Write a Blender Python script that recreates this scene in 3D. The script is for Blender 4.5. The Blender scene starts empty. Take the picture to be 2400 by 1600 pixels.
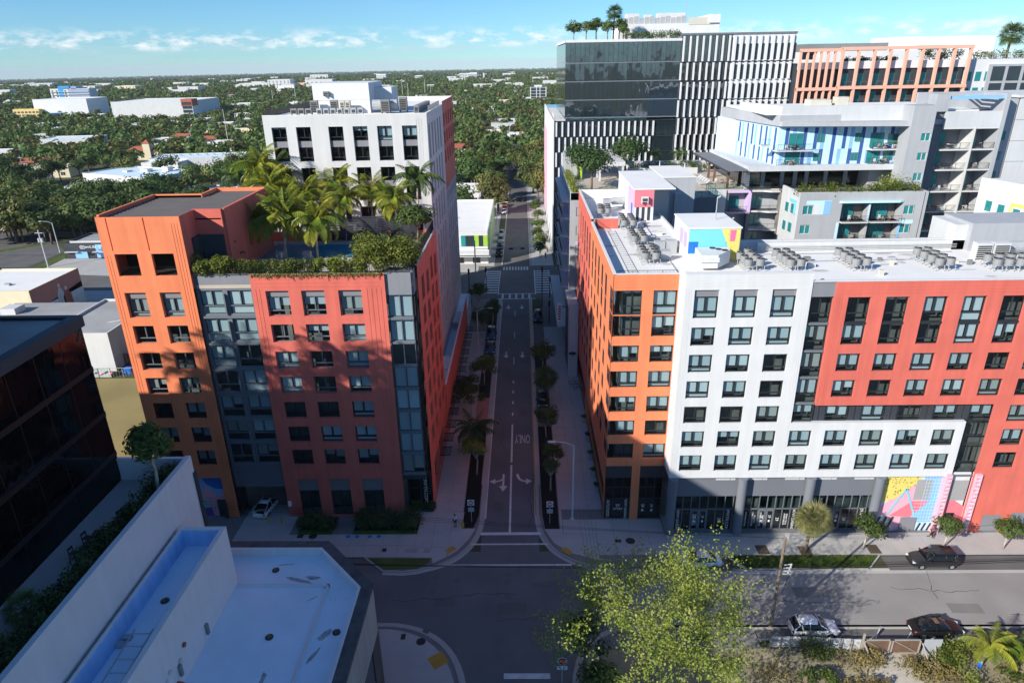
import bpy, math, random
import numpy as np
from mathutils import Vector, Matrix
random.seed(7)
RNG = np.random.default_rng(11)
SC = bpy.context.scene
COL = SC.collection
# ------------------------------------------------------------------ camera
cam = bpy.data.cameras.new('camera'); camo = bpy.data.objects.new('camera', cam); COL.objects.link(camo)
CR = [[0.9997888, 0.0100336, 0.0179353], [0.0127219, 0.3832339, -0.9235637], [-0.0161401, 0.9235968, 0.3830253]]
camo.matrix_world = Matrix(((CR[0][0], CR[0][1], CR[0][2], 0), (CR[1][0], CR[1][1], CR[1][2], 0), (CR[2][0], CR[2][1], CR[2][2], 51.5), (0, 0, 0, 1)))
cam.lens = 23.85; cam.sensor_width = 36; cam.clip_start = 0.5; cam.clip_end = 60000
SC.camera = camo
# ------------------------------------------------------------------ light
SUN_EL, SUN_AZ = math.radians(27.4), math.radians(230.2)
sund = bpy.data.lights.new('sun', 'SUN'); suno = bpy.data.objects.new('sun', sund); COL.objects.link(suno)
sund.energy = 4.4; sund.angle = math.radians(0.55); sund.color = (1.0, 0.955, 0.87)
sv = Vector((math.sin(SUN_AZ) * math.cos(SUN_EL), math.cos(SUN_AZ) * math.cos(SUN_EL), math.sin(SUN_EL)))
suno.rotation_euler = sv.to_track_quat('Z', 'Y').to_euler()
suno.location = (-80, -60, 120)
world = bpy.data.worlds.new('World'); SC.world = world; world.use_nodes = True
SC.view_settings.view_transform = 'Standard'; SC.view_settings.look = 'None'
SC.view_settings.exposure = 0.58; SC.view_settings.gamma = 1.0; SC.view_settings.use_curve_mapping = False


SKYTINT = (0.53, 0.87, 1.21); SKYSTR = 0.082


def build_world():
    nt = world.node_tree; N = nt.nodes; N.clear(); Lk = nt.links.new
    out = N.new('ShaderNodeOutputWorld'); bg = N.new('ShaderNodeBackground')
    sky = N.new('ShaderNodeTexSky'); sky.sky_type = 'NISHITA'; sky.sun_disc = False
    sky.sun_elevation = SUN_EL; sky.sun_rotation = SUN_AZ
    sky.altitude = 0; sky.air_density = 1.0; sky.dust_density = 0.0; sky.ozone_density = 2.5
    tc = N.new('ShaderNodeTexCoord'); sep = N.new('ShaderNodeSeparateXYZ'); Lk(tc.outputs['Generated'], sep.inputs[0])
    # cumulus band low over the horizon
    def noise(sx, sy, sz, detail, rough=0.55):
        mp = N.new('ShaderNodeMapping'); mp.inputs['Scale'].default_value = (sx, sy, sz); Lk(tc.outputs['Generated'], mp.inputs[0])
        n = N.new('ShaderNodeTexNoise'); n.inputs['Scale'].default_value = 1.0; n.inputs['Detail'].default_value = detail; n.inputs['Roughness'].default_value = rough
        Lk(mp.outputs[0], n.inputs['Vector']); return n.outputs[0]
    def ramp(src, stops):
        r = N.new('ShaderNodeValToRGB'); Lk(src, r.inputs[0]); e = r.color_ramp.elements
        while len(e) < len(stops): e.new(0.5)
        for i, (p, v) in enumerate(stops): e[i].position = p; e[i].color = (v, v, v, 1)
        return r.outputs[0]
    def mul(a, b):
        m = N.new('ShaderNodeMath'); m.operation = 'MULTIPLY'
        for i, s in enumerate((a, b)):
            if isinstance(s, (int, float)): m.inputs[i].default_value = s
            else: Lk(s, m.inputs[i])
        return m.outputs[0]
    z = sep.outputs[2]
    lift = N.new('ShaderNodeVectorMath'); lift.inputs[1].default_value = (0, 0, 0.016); Lk(tc.outputs['Generated'], lift.inputs[0]); Lk(lift.outputs[0], sky.inputs[0])
    puffs = ramp(noise(34, 34, 90, 8, 0.6), [(0.0, 0), (0.47, 0), (0.66, 1), (1.0, 1)])
    band = ramp(z, [(0.0, 0), (0.015, 0.0), (0.022, 1), (0.031, 0.8), (0.044, 0.0)])
    m1 = mul(mul(puffs, band), 0.85)
    veil = ramp(noise(9, 9, 95, 5), [(0.0, 0), (0.45, 0), (0.7, 1), (1.0, 1)])
    band2 = ramp(z, [(0.0, 0.3), (0.006, 0.6), (0.018, 1.0), (0.036, 0.0)])
    m2 = mul(mul(veil, band2), 0.5)
    cir = ramp(noise(5, 5, 24, 6, 0.65), [(0.0, 0), (0.5, 0), (0.8, 1), (1.0, 1)])
    band3 = ramp(z, [(0.0, 0), (0.04, 0), (0.12, 1.0), (0.5, 0.6), (1.0, 0.2)])
    m3 = mul(mul(cir, band3), 0.30)
    def mix(fac, a, colr):
        m = N.new('ShaderNodeMix'); m.data_type = 'RGBA'; Lk(fac, m.inputs[0]); Lk(a, m.inputs[6]); m.inputs[7].default_value = (*colr, 1); return m.outputs[2]
    hz = N.new('ShaderNodeMix'); hz.data_type = 'RGBA'; hz.blend_type = 'MULTIPLY'; hz.inputs[0].default_value = 1.0
    Lk(sky.outputs[0], hz.inputs[6]); hz.inputs[7].default_value = (SKYTINT[0], SKYTINT[1], SKYTINT[2], 1)
    c = mix(m3, hz.outputs[2], (6.0, 7.0, 7.8)); c = mix(m2, c, (5.0, 5.8, 6.9)); c = mix(m1, c, (9.0, 9.0, 9.2))
    Lk(c, bg.inputs[0]); bg.inputs[1].default_value = SKYSTR; Lk(bg.outputs[0], out.inputs[0])


build_world()
# ------------------------------------------------------------------ helpers
M = {}


def mat(name, col, rough=0.8, var=0.12, scale=0.6, spec=0.3, bump=0.0, bscale=20, metal=0.0, streak=0.0, fine=0.0):
    m = bpy.data.materials.new(name); m.use_nodes = True; nt = m.node_tree; N = nt.nodes; Lk = nt.links.new
    b = N['Principled BSDF']; b.inputs['Roughness'].default_value = rough; b.inputs['Metallic'].default_value = metal
    b.inputs['Specular IOR Level'].default_value = spec
    b.inputs['Base Color'].default_value = (*col, 1)
    geo = N.new('ShaderNodeNewGeometry')
    if var or streak or fine:
        src = None
        for amt, sc, det in ((var, (scale, scale, scale), 4), (streak, (1.6, 1.6, 0.10), 3), (fine, (9, 9, 9), 3)):
            if not amt: continue
            mp = N.new('ShaderNodeMapping'); mp.inputs['Scale'].default_value = sc; Lk(geo.outputs['Position'], mp.inputs[0])
            n = N.new('ShaderNodeTexNoise'); n.inputs['Scale'].default_value = 1; n.inputs['Detail'].default_value = det; Lk(mp.outputs[0], n.inputs['Vector'])
            mr = N.new('ShaderNodeMapRange'); mr.inputs[1].default_value = 0.25; mr.inputs[2].default_value = 0.75
            mr.inputs[3].default_value = 1 - amt; mr.inputs[4].default_value = 1 + amt; Lk(n.outputs[0], mr.inputs[0])
            if src is None: src = mr.outputs[0]
            else:
                mm = N.new('ShaderNodeMath'); mm.operation = 'MULTIPLY'; Lk(src, mm.inputs[0]); Lk(mr.outputs[0], mm.inputs[1]); src = mm.outputs[0]
        vm = N.new('ShaderNodeVectorMath'); vm.operation = 'SCALE'; vm.inputs[0].default_value = col; Lk(src, vm.inputs['Scale'])
        Lk(vm.outputs[0], b.inputs['Base Color'])
    if bump:
        n = N.new('ShaderNodeTexNoise'); n.inputs['Scale'].default_value = bscale; n.inputs['Detail'].default_value = 4; Lk(geo.outputs['Position'], n.inputs['Vector'])
        bp = N.new('ShaderNodeBump'); bp.inputs['Strength'].default_value = bump; bp.inputs['Distance'].default_value = 0.05; Lk(n.outputs[0], bp.inputs['Height']); Lk(bp.outputs[0], b.inputs['Normal'])
    M[name] = m
    return m


def glassmat(name, tint, base_reflect=0.06, rough=0.02, wave=0.0):
    m = bpy.data.materials.new(name); m.use_nodes = True; nt = m.node_tree; N = nt.nodes; Lk = nt.links.new; N.clear()
    out = N.new('ShaderNodeOutputMaterial'); tr = N.new('ShaderNodeBsdfTransparent'); gl = N.new('ShaderNodeBsdfGlossy'); mx = N.new('ShaderNodeMixShader')
    tr.inputs[0].default_value = (*tint, 1); gl.inputs[0].default_value = (0.9, 0.95, 1, 1); gl.inputs['Roughness'].default_value = rough
    fr = N.new('ShaderNodeLayerWeight'); fr.inputs[0].default_value = 0.5
    pw = N.new('ShaderNodeMath'); pw.operation = 'POWER'; pw.inputs[1].default_value = 4.0; Lk(fr.outputs['Facing'], pw.inputs[0])
    mr = N.new('ShaderNodeMath'); mr.operation = 'MULTIPLY_ADD'; mr.inputs[1].default_value = 0.75; mr.inputs[2].default_value = base_reflect; Lk(pw.outputs[0], mr.inputs[0])
    Lk(mr.outputs[0], mx.inputs[0]); Lk(tr.outputs[0], mx.inputs[1]); Lk(gl.outputs[0], mx.inputs[2]); Lk(mx.outputs[0], out.inputs[0])
    M[name] = m


def darkglass(name, col, rough=0.03, wave=0.0, wscale=0.5, spec=0.8, vary=0.0):
    m = mat(name, col, rough=rough, var=0, spec=spec); nt = m.node_tree; N = nt.nodes; Lk = nt.links.new; b = N['Principled BSDF']
    geo = N.new('ShaderNodeNewGeometry')
    if wave:
        mp = N.new('ShaderNodeMapping'); mp.inputs['Scale'].default_value = (1.0, 1.0, 0.4); Lk(geo.outputs['Position'], mp.inputs[0])
        n = N.new('ShaderNodeTexNoise'); n.inputs['Scale'].default_value = wscale; n.inputs['Detail'].default_value = 2; Lk(mp.outputs[0], n.inputs['Vector'])
        bp = N.new('ShaderNodeBump'); bp.inputs['Strength'].default_value = wave; bp.inputs['Distance'].default_value = 1.0; Lk(n.outputs[0], bp.inputs['Height']); Lk(bp.outputs[0], b.inputs['Normal'])
    return m


def leafmat(name, c1, c2, c3=None, scale=0.9, trans=0.25, objrand=0.25, rough=0.55):
    m = bpy.data.materials.new(name); m.use_nodes = True; nt = m.node_tree; N = nt.nodes; Lk = nt.links.new
    b = N['Principled BSDF']; out = N['Material Output']; b.inputs['Roughness'].default_value = rough; b.inputs['Specular IOR Level'].default_value = 0.25
    geo = N.new('ShaderNodeNewGeometry')
    n = N.new('ShaderNodeTexNoise'); n.inputs['Scale'].default_value = scale; n.inputs['Detail'].default_value = 4; Lk(geo.outputs['Position'], n.inputs['Vector'])
    r = N.new('ShaderNodeValToRGB'); e = r.color_ramp.elements; e[0].position = 0.36; e[0].color = (*c1, 1); e[1].position = 0.62; e[1].color = (*c2, 1)
    if c3: x = e.new(0.74); x.color = (*c3, 1)
    Lk(n.outputs[0], r.inputs[0])
    oi = N.new('ShaderNodeObjectInfo'); mr = N.new('ShaderNodeMapRange'); mr.inputs[3].default_value = 1 - objrand; mr.inputs[4].default_value = 1 + objrand; Lk(oi.outputs['Random'], mr.inputs[0])
    ri = N.new('ShaderNodeMapRange'); ri.inputs[3].default_value = 0.7; ri.inputs[4].default_value = 1.3; Lk(geo.outputs['Random Per Island'], ri.inputs[0])
    mm = N.new('ShaderNodeMath'); mm.operation = 'MULTIPLY'; Lk(mr.outputs[0], mm.inputs[0]); Lk(ri.outputs[0], mm.inputs[1])
    vm = N.new('ShaderNodeVectorMath'); vm.operation = 'SCALE'; Lk(r.outputs[0], vm.inputs[0]); Lk(mm.outputs[0], vm.inputs['Scale'])
    Lk(vm.outputs[0], b.inputs['Base Color'])
    t = N.new('ShaderNodeBsdfTranslucent'); Lk(vm.outputs[0], t.inputs[0]); mx = N.new('ShaderNodeMixShader'); mx.inputs[0].default_value = trans
    Lk(b.outputs[0], mx.inputs[1]); Lk(t.outputs[0], mx.inputs[2]); Lk(mx.outputs[0], out.inputs[0])
    M[name] = m


class MB:
    def __init__(s): s.v = []; s.f = []; s.m = []
    def poly(s, pts, m=0):
        i = len(s.v); s.v += [tuple(p) for p in pts]; s.f.append(tuple(range(i, i + len(pts)))); s.m.append(m)
    def box(s, x0, x1, y0, y1, z0, z1, m=0):
        if x0 > x1: x0, x1 = x1, x0
        if y0 > y1: y0, y1 = y1, y0
        if z0 > z1: z0, z1 = z1, z0
        i = len(s.v)
        s.v += [(x0, y0, z0), (x1, y0, z0), (x1, y1, z0), (x0, y1, z0), (x0, y0, z1), (x1, y0, z1), (x1, y1, z1), (x0, y1, z1)]
        for q in ((0, 3, 2, 1), (4, 5, 6, 7), (0, 1, 5, 4), (1, 2, 6, 5), (2, 3, 7, 6), (3, 0, 4, 7)):
            s.f.append(tuple(i + k for k in q)); s.m.append(m)
    def rbox(s, cx, cy, z0, z1, lx, ly, rot, m=0):
        c, n = math.cos(rot), math.sin(rot)
        pts = [(cx + c * a - n * b, cy + n * a + c * b) for a, b in ((-lx / 2, -ly / 2), (lx / 2, -ly / 2), (lx / 2, ly / 2), (-lx / 2, ly / 2))]
        s.prism(pts, z0, z1, m)
    def prism(s, pts, z0, z1, m=0, bottom=True):
        n = len(pts); i = len(s.v)
        s.v += [(p[0], p[1], z0) for p in pts] + [(p[0], p[1], z1) for p in pts]
        s.f.append(tuple(i + n + k for k in range(n))); s.m.append(m)
        if bottom: s.f.append(tuple(i + n - 1 - k for k in range(n))); s.m.append(m)
        for k in range(n):
            j = (k + 1) % n; s.f.append((i + k, i + j, i + n + j, i + n + k)); s.m.append(m)
    def tube(s, p, q, r, n=6, r2=None, m=0, cap=True):
        p = Vector(p); q = Vector(q); r2 = r if r2 is None else r2; d = (q - p)
        if d.length < 1e-6: return
        d.normalize(); u = d.orthogonal().normalized(); w = d.cross(u); i = len(s.v)
        for c, rr in ((p, r), (q, r2)):
            for k in range(n):
                a = 2 * math.pi * k / n; s.v.append(tuple(c + (u * math.cos(a) + w * math.sin(a)) * rr))
        for k in range(n):
            j = (k + 1) % n; s.f.append((i + k, i + j, i + n + j, i + n + k)); s.m.append(m)
        if cap:
            s.f.append(tuple(i + n - 1 - k for k in range(n))); s.m.append(m); s.f.append(tuple(i + n + k for k in range(n))); s.m.append(m)
    def path(s, pts, r, n=6, r2=None, m=0):
        k = len(pts) - 1
        for i in range(k):
            a = r if r2 is None else r + (r2 - r) * i / k; b = r if r2 is None else r + (r2 - r) * (i + 1) / k
            s.tube(pts[i], pts[i + 1], a, n, b, m)
    def cyl(s, cx, cy, z0, z1, r, n=14, r2=None, m=0): s.tube((cx, cy, z0), (cx, cy, z1), r, n, r2, m)
    def disc(s, cx, cy, z, r, n=16, m=0): s.poly([(cx + r * math.cos(2 * math.pi * k / n), cy + r * math.sin(2 * math.pi * k / n), z) for k in range(n)], m)
    def mesh(s, name, mats, off=(0, 0, 0), smooth=False):
        me = bpy.data.meshes.new(name)
        v = s.v if off == (0, 0, 0) else [(a - off[0], b - off[1], c - off[2]) for a, b, c in s.v]
        me.from_pydata(v, [], s.f)
        if isinstance(mats, str): mats = [mats]
        for x in mats: me.materials.append(M[x])
        if len(mats) > 1: me.polygons.foreach_set('material_index', s.m)
        if smooth: me.polygons.foreach_set('use_smooth', [True] * len(me.polygons))
        me.update(); return me
    def build(s, name, mats, parent=None, smooth=False):
        off = wloc(parent) if parent else (0, 0, 0)
        o = bpy.data.objects.new(name, s.mesh(name, mats, off, smooth)); COL.objects.link(o)
        if parent: o.parent = parent
        return o


LOCAL = set()  # things whose later parts are given in the thing's own frame


def wloc(o):
    x = y = z = 0.0
    if o and o.name in LOCAL: return (0, 0, 0)
    while o: x += o.location[0]; y += o.location[1]; z += o.location[2]; o = o.parent
    return (x, y, z)


def tag(o, label=None, cat=None, group=None, kind=None):
    if label: o['label'] = label
    if cat: o['category'] = cat
    if group: o['group'] = group
    if kind: o['kind'] = kind
    return o


def thing(name, label, cat, loc=(0, 0, 0), group=None):
    o = bpy.data.objects.new(name, None); COL.objects.link(o); o.location = loc; o.empty_display_size = 0.3
    return tag(o, label, cat, group)


def child(name, me, parent, loc=(0, 0, 0), rz=0):
    o = bpy.data.objects.new(name, me); COL.objects.link(o); o.parent = parent; o.location = loc
    if rz: o.rotation_euler = (0, 0, rz)
    return o


def dup(root, loc=None, rz=None, label=None, group=None, scale=None):
    r = root.copy(); COL.objects.link(r)
    if loc is not None: r.location = loc
    if rz is not None: r.rotation_euler = (0, 0, rz)
    if scale is not None: r.scale = (scale, scale, scale) if isinstance(scale, (int, float)) else scale
    if label: r['label'] = label
    if group: r['group'] = group
    for c in root.children:
        d = c.copy(); COL.objects.link(d); d.parent = r
        for g in c.children:
            e = g.copy(); COL.objects.link(e); e.parent = d
    return r


def box(name, m, parent, x0, x1, y0, y1, z0, z1):
    b = MB(); b.box(x0, x1, y0, y1, z0, z1); return b.build(name, m, parent)


def npmesh(name, V, F, mats, mi=None, smooth=False):
    """fast mesh from numpy verts (n,3) and quads/tris (k,c)"""
    me = bpy.data.meshes.new(name); k = F.shape[1]
    me.vertices.add(len(V)); me.vertices.foreach_set('co', np.ascontiguousarray(V, dtype=np.float32).ravel())
    me.loops.add(F.size); me.loops.foreach_set('vertex_index', np.ascontiguousarray(F, dtype=np.int32).ravel())
    me.polygons.add(len(F)); me.polygons.foreach_set('loop_start', np.arange(0, F.size, k, dtype=np.int32))
    if isinstance(mats, str): mats = [mats]
    for x in mats: me.materials.append(M[x])
    if mi is not None: me.polygons.foreach_set('material_index', np.ascontiguousarray(mi, dtype=np.int32))
    if smooth: me.polygons.foreach_set('use_smooth', np.ones(len(F), dtype=bool))
    me.update(calc_edges=True); return me
# ------------------------------------------------------------------ materials
mat('red_paint', (0.66, 0.150, 0.110), 0.75, 0.09, 0.35, streak=0.09, fine=0.02)
mat('orange_paint', (0.80, 0.235, 0.105), 0.75, 0.09, 0.35, streak=0.09, fine=0.02)
mat('white_paint', (0.68, 0.68, 0.675), 0.7, 0.04, 0.4, streak=0.045)
mat('white_wall', (0.61, 0.61, 0.595), 0.75, 0.05, 0.3, streak=0.05)
mat('grey_paint', (0.235, 0.24, 0.26), 0.75, 0.07, 0.4, streak=0.05)
mat('charcoal', (0.045, 0.05, 0.06), 0.6, 0.10, 0.5)
mat('black_metal', (0.012, 0.013, 0.015), 0.45, 0.0)
mat('frame_metal', (0.030, 0.034, 0.040), 0.4, 0.05, 2)
mat('frame_grey', (0.16, 0.18, 0.20), 0.4, 0.05, 2)
mat('roof_white', (0.80, 0.78, 0.74), 0.8, 0.05, 0.25, fine=0.03)
mat('roof_membrane', (0.66, 0.80, 0.88), 0.55, 0.08, 0.35, fine=0.03)
mat('roof_dirt', (0.55, 0.52, 0.47), 0.85, 0.12, 1.2, fine=0.06)
mat('roof_grey', (0.34, 0.335, 0.325), 0.9, 0.22, 0.12, fine=0.10)
mat('roof_dark', (0.022, 0.021, 0.020), 0.85, 0.2, 0.2, fine=0.1)
mat('concrete', (0.42, 0.40, 0.375), 0.9, 0.10, 0.35, fine=0.05)
mat('concrete_raw', (0.36, 0.35, 0.335), 0.9, 0.12, 0.3, fine=0.06, streak=0.1)
mat('stucco_grey', (0.40, 0.41, 0.425), 0.85, 0.05, 0.3, streak=0.05)
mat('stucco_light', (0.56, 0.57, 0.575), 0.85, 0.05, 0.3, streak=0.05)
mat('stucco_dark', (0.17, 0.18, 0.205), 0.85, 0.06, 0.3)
mat('concrete_dark', (0.085, 0.085, 0.085), 0.85, 0.2, 0.6, fine=0.1, streak=0.25)
mat('sidewalk', (0.43, 0.415, 0.395), 0.9, 0.08, 0.5, fine=0.05)
mat('sidewalk_joint', (0.20, 0.19, 0.18), 0.95, 0.1)
mat('kerb', (0.40, 0.385, 0.36), 0.9, 0.10, 0.8, fine=0.05)
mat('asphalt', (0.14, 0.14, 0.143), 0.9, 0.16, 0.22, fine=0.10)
mat('asphalt_sunlit', (0.27, 0.258, 0.245), 0.92, 0.13, 0.22, fine=0.08)  # sunlight put into the colour: paler than the shaded stretch of this street
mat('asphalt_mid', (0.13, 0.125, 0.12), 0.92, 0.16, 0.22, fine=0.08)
mat('tar', (0.03, 0.03, 0.03), 0.8, 0.2, 2)
mat('asphalt_patch', (0.20, 0.19, 0.18), 0.92, 0.15, 0.3, fine=0.1)
mat('road_paint', (0.62, 0.62, 0.60), 0.7, 0.16, 1.5, fine=0.12)
mat('yellow_paint', (0.50, 0.27, 0.035), 0.7, 0.15, 1.5)
mat('mulch', (0.010, 0.009, 0.008), 0.98, 0.3, 2.0)
mat('grass', (0.075, 0.105, 0.022), 0.95, 0.35, 0.5, fine=0.3)
mat('dry_grass', (0.30, 0.235, 0.095), 0.95, 0.22, 0.12, fine=0.15)
mat('lawn', (0.055, 0.115, 0.018), 0.95, 0.3, 0.8, fine=0.35)
mat('sand', (0.50, 0.45, 0.37), 0.95, 0.15, 0.4, fine=0.2)
mat('soil', (0.10, 0.075, 0.05), 0.95, 0.3, 0.8)
mat('land', (0.075, 0.080, 0.040), 0.98, 0.3, 0.02, fine=0.0)
mat('steel', (0.42, 0.43, 0.44), 0.45, 0.05, 2, spec=0.5)
mat('galvanised', (0.40, 0.41, 0.415), 0.5, 0.1, 1.5, spec=0.5)
mat('unit_grey', (0.22, 0.22, 0.215), 0.6, 0.06, 1.0)
mat('unit_cream', (0.60, 0.56, 0.47), 0.6, 0.06, 1.0)
mat('grille', (0.03, 0.03, 0.03), 0.6, 0.1, 2)
mat('wood_pole', (0.20, 0.155, 0.11), 0.9, 0.25, 1.2, fine=0.15)
mat('wood_grey', (0.36, 0.31, 0.26), 0.9, 0.2, 1.0, fine=0.1)
mat('wood_brown', (0.16, 0.095, 0.06), 0.85, 0.2, 1.0)
mat('bark', (0.17, 0.13, 0.10), 0.95, 0.25, 2)
mat('bark_pale', (0.42, 0.37, 0.31), 0.95, 0.2, 2)
mat('deck', (0.50, 0.44, 0.37), 0.85, 0.1, 0.6)
mat('blind', (0.66, 0.70, 0.71), 0.9, 0.03, 0.7)
mat('blind_white', (0.85, 0.86, 0.86), 0.9, 0.03, 0.7)
mat('blind_warm', (0.56, 0.54, 0.50), 0.9, 0.05, 0.7)
mat('panel_grey', (0.235, 0.235, 0.25), 0.55, 0.04, 0.5)
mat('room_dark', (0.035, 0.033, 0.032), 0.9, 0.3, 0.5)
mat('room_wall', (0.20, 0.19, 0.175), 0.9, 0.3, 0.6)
mat('lilac', (0.60, 0.46, 0.72), 0.8, 0.03); mat('pink', (0.80, 0.20, 0.24), 0.8, 0.03); mat('hot_pink', (0.80, 0.17, 0.33), 0.8, 0.05)
mat('cyan_paint', (0.20, 0.62, 0.76), 0.8, 0.03); mat('cyan_pale', (0.52, 0.80, 0.88), 0.8, 0.03); mat('aqua', (0.24, 0.66, 0.70), 0.8, 0.03)
mat('sky_paint', (0.26, 0.50, 0.80), 0.8, 0.03); mat('sky_pale', (0.55, 0.74, 0.90), 0.8, 0.03); mat('navy_paint', (0.045, 0.11, 0.33), 0.8, 0.03)
mat('royal_blue', (0.02, 0.16, 0.55), 0.8, 0.03); mat('yellow_wall', (0.80, 0.64, 0.16), 0.8, 0.03); mat('rose', (0.80, 0.42, 0.50), 0.8, 0.03)
mat('coral', (0.80, 0.44, 0.32), 0.8, 0.04); mat('lime', (0.34, 0.56, 0.06), 0.7, 0.05); mat('teal_paint', (0.015, 0.28, 0.27), 0.7, 0.05)
mat('cream', (0.72, 0.64, 0.44), 0.85, 0.06); mat('ochre', (0.72, 0.52, 0.20), 0.85, 0.06); mat('terracotta', (0.40, 0.12, 0.07), 0.85, 0.15, 0.8)
mat('brick_pink', (0.42, 0.19, 0.155), 0.85, 0.07, 0.4); mat('mural_grey', (0.48, 0.52, 0.50), 0.85, 0.12, 0.6); mat('mural_red', (0.33, 0.10, 0.075), 0.85, 0.1, 0.6)
mat('purple', (0.15, 0.10, 0.36), 0.8, 0.03); mat('sign_red', (0.60, 0.02, 0.03), 0.5, 0.03); mat('sign_white', (0.85, 0.85, 0.85), 0.5, 0.02); mat('sign_green', (0.02, 0.22, 0.12), 0.5, 0.03)
mat('hydrant_yellow', (0.62, 0.36, 0.03), 0.5, 0.08); mat('rubber', (0.012, 0.012, 0.012), 0.8, 0.0); mat('chrome', (0.65, 0.65, 0.66), 0.25, 0.0, metal=0.9)
mat('skin', (0.30, 0.16, 0.10), 0.6, 0.03); mat('shirt_white', (0.66, 0.72, 0.82), 0.85, 0.03); mat('cloth_dark', (0.02, 0.022, 0.03), 0.85, 0.05); mat('cloth_brown', (0.28, 0.10, 0.06), 0.85, 0.05)
mat('car_white', (0.74, 0.75, 0.76), 0.22, 0.0, spec=0.6); mat('car_dark', (0.028, 0.027, 0.029), 0.3, 0.0, spec=0.4); mat('car_black', (0.010, 0.010, 0.012), 0.28, 0.0, spec=0.35)
mat('car_blue', (0.02, 0.05, 0.12), 0.25, 0.0, spec=0.6); mat('car_silver', (0.40, 0.41, 0.43), 0.3, 0.0, spec=0.6); mat('tail_red', (0.35, 0.01, 0.01), 0.3, 0.0); mat('lamp_clear', (0.75, 0.78, 0.8), 0.15, 0.0, spec=0.7)
mat('far_glass', (0.035, 0.05, 0.06), 0.2, 0.1, 0.3, spec=0.6); mat('teal_glass', (0.02, 0.22, 0.23), 0.12, 0.15, 0.8, spec=0.6)
mat('tower_blue', (0.05, 0.30, 0.62), 0.8, 0.05); mat('tower_mid', (0.30, 0.36, 0.48), 0.8, 0.05)
mat('stain', (0.36, 0.37, 0.36), 0.9, 0.35, 2.5, fine=0.3)
darkglass('car_glass', (0.006, 0.007, 0.008), 0.04)
darkglass('black_glass', (0.003, 0.003, 0.004), 0.03, 0.02, 0.6, spec=0.28)
mat('trough_blue', (0.34, 0.56, 0.84), 0.7, 0.08, 0.5, streak=0.1)
darkglass('tower_glass', (0.016, 0.028, 0.034), 0.02, 0.075, 0.32, spec=0.9); M['tower_glass'].node_tree.nodes['Principled BSDF'].inputs['IOR'].default_value = 1.9
darkglass('shop_glass', (0.008, 0.010, 0.012), 0.06)
darkglass('water', (0.02, 0.24, 0.36), 0.03, 0.03, 1.5, spec=0.5)
glassmat('pane_glass', (0.62, 0.72, 0.74), 0.03)
mat('louvre_brown', (0.135, 0.122, 0.115), 0.8, 0.1, 0.6)
mat('lot_earth', (0.30, 0.26, 0.17), 0.95, 0.3, 0.5, fine=0.25)
glassmat('rail_glass', (0.72, 0.86, 0.84), 0.03)
leafmat('leaf_sun', (0.17, 0.23, 0.035), (0.28, 0.31, 0.065), (0.36, 0.31, 0.14), 0.7, 0.35)
leafmat('leaf_dark', (0.032, 0.062, 0.018), (0.055, 0.095, 0.026), None, 0.9, 0.15)
leafmat('leaf_mid', (0.055, 0.090, 0.018), (0.10, 0.14, 0.028), None, 0.8, 0.22)
leafmat('leaf_lime', (0.16, 0.21, 0.025), (0.25, 0.27, 0.05), (0.32, 0.26, 0.07), 1.2, 0.3)
leafmat('leaf_olive', (0.085, 0.105, 0.026), (0.155, 0.148, 0.038), (0.22, 0.165, 0.042), 0.08, 0.25, 0.35)
leafmat('leaf_forest', (0.052, 0.095, 0.022), (0.10, 0.145, 0.034), (0.16, 0.15, 0.045), 0.05, 0.25, 0.4)
leafmat('frond', (0.14, 0.21, 0.025), (0.33, 0.32, 0.04), (0.48, 0.30, 0.04), 0.45, 0.3, 0.3, 0.4)
leafmat('frond_green', (0.050, 0.095, 0.020), (0.095, 0.145, 0.030), None, 0.6, 0.22, 0.25, 0.4)
leafmat('frond_fan', (0.13, 0.145, 0.045), (0.22, 0.205, 0.08), (0.34, 0.21, 0.09), 1.4, 0.2, 0.2, 0.5)
leafmat('hedge', (0.060, 0.095, 0.014), (0.14, 0.17, 0.025), (0.24, 0.20, 0.10), 0.8, 0.25)
leafmat('dry_leaf', (0.20, 0.16, 0.05), (0.30, 0.24, 0.09), (0.36, 0.27, 0.14), 1.0, 0.2)

# ------------------------------------------------------------------ facades


def rotloc(o, rz, x, y, z):
    c, s = math.cos(rz), math.sin(rz)
    return (o[0] + c * x - s * y, o[1] + s * x + c * y, o[2] + z)


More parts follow.
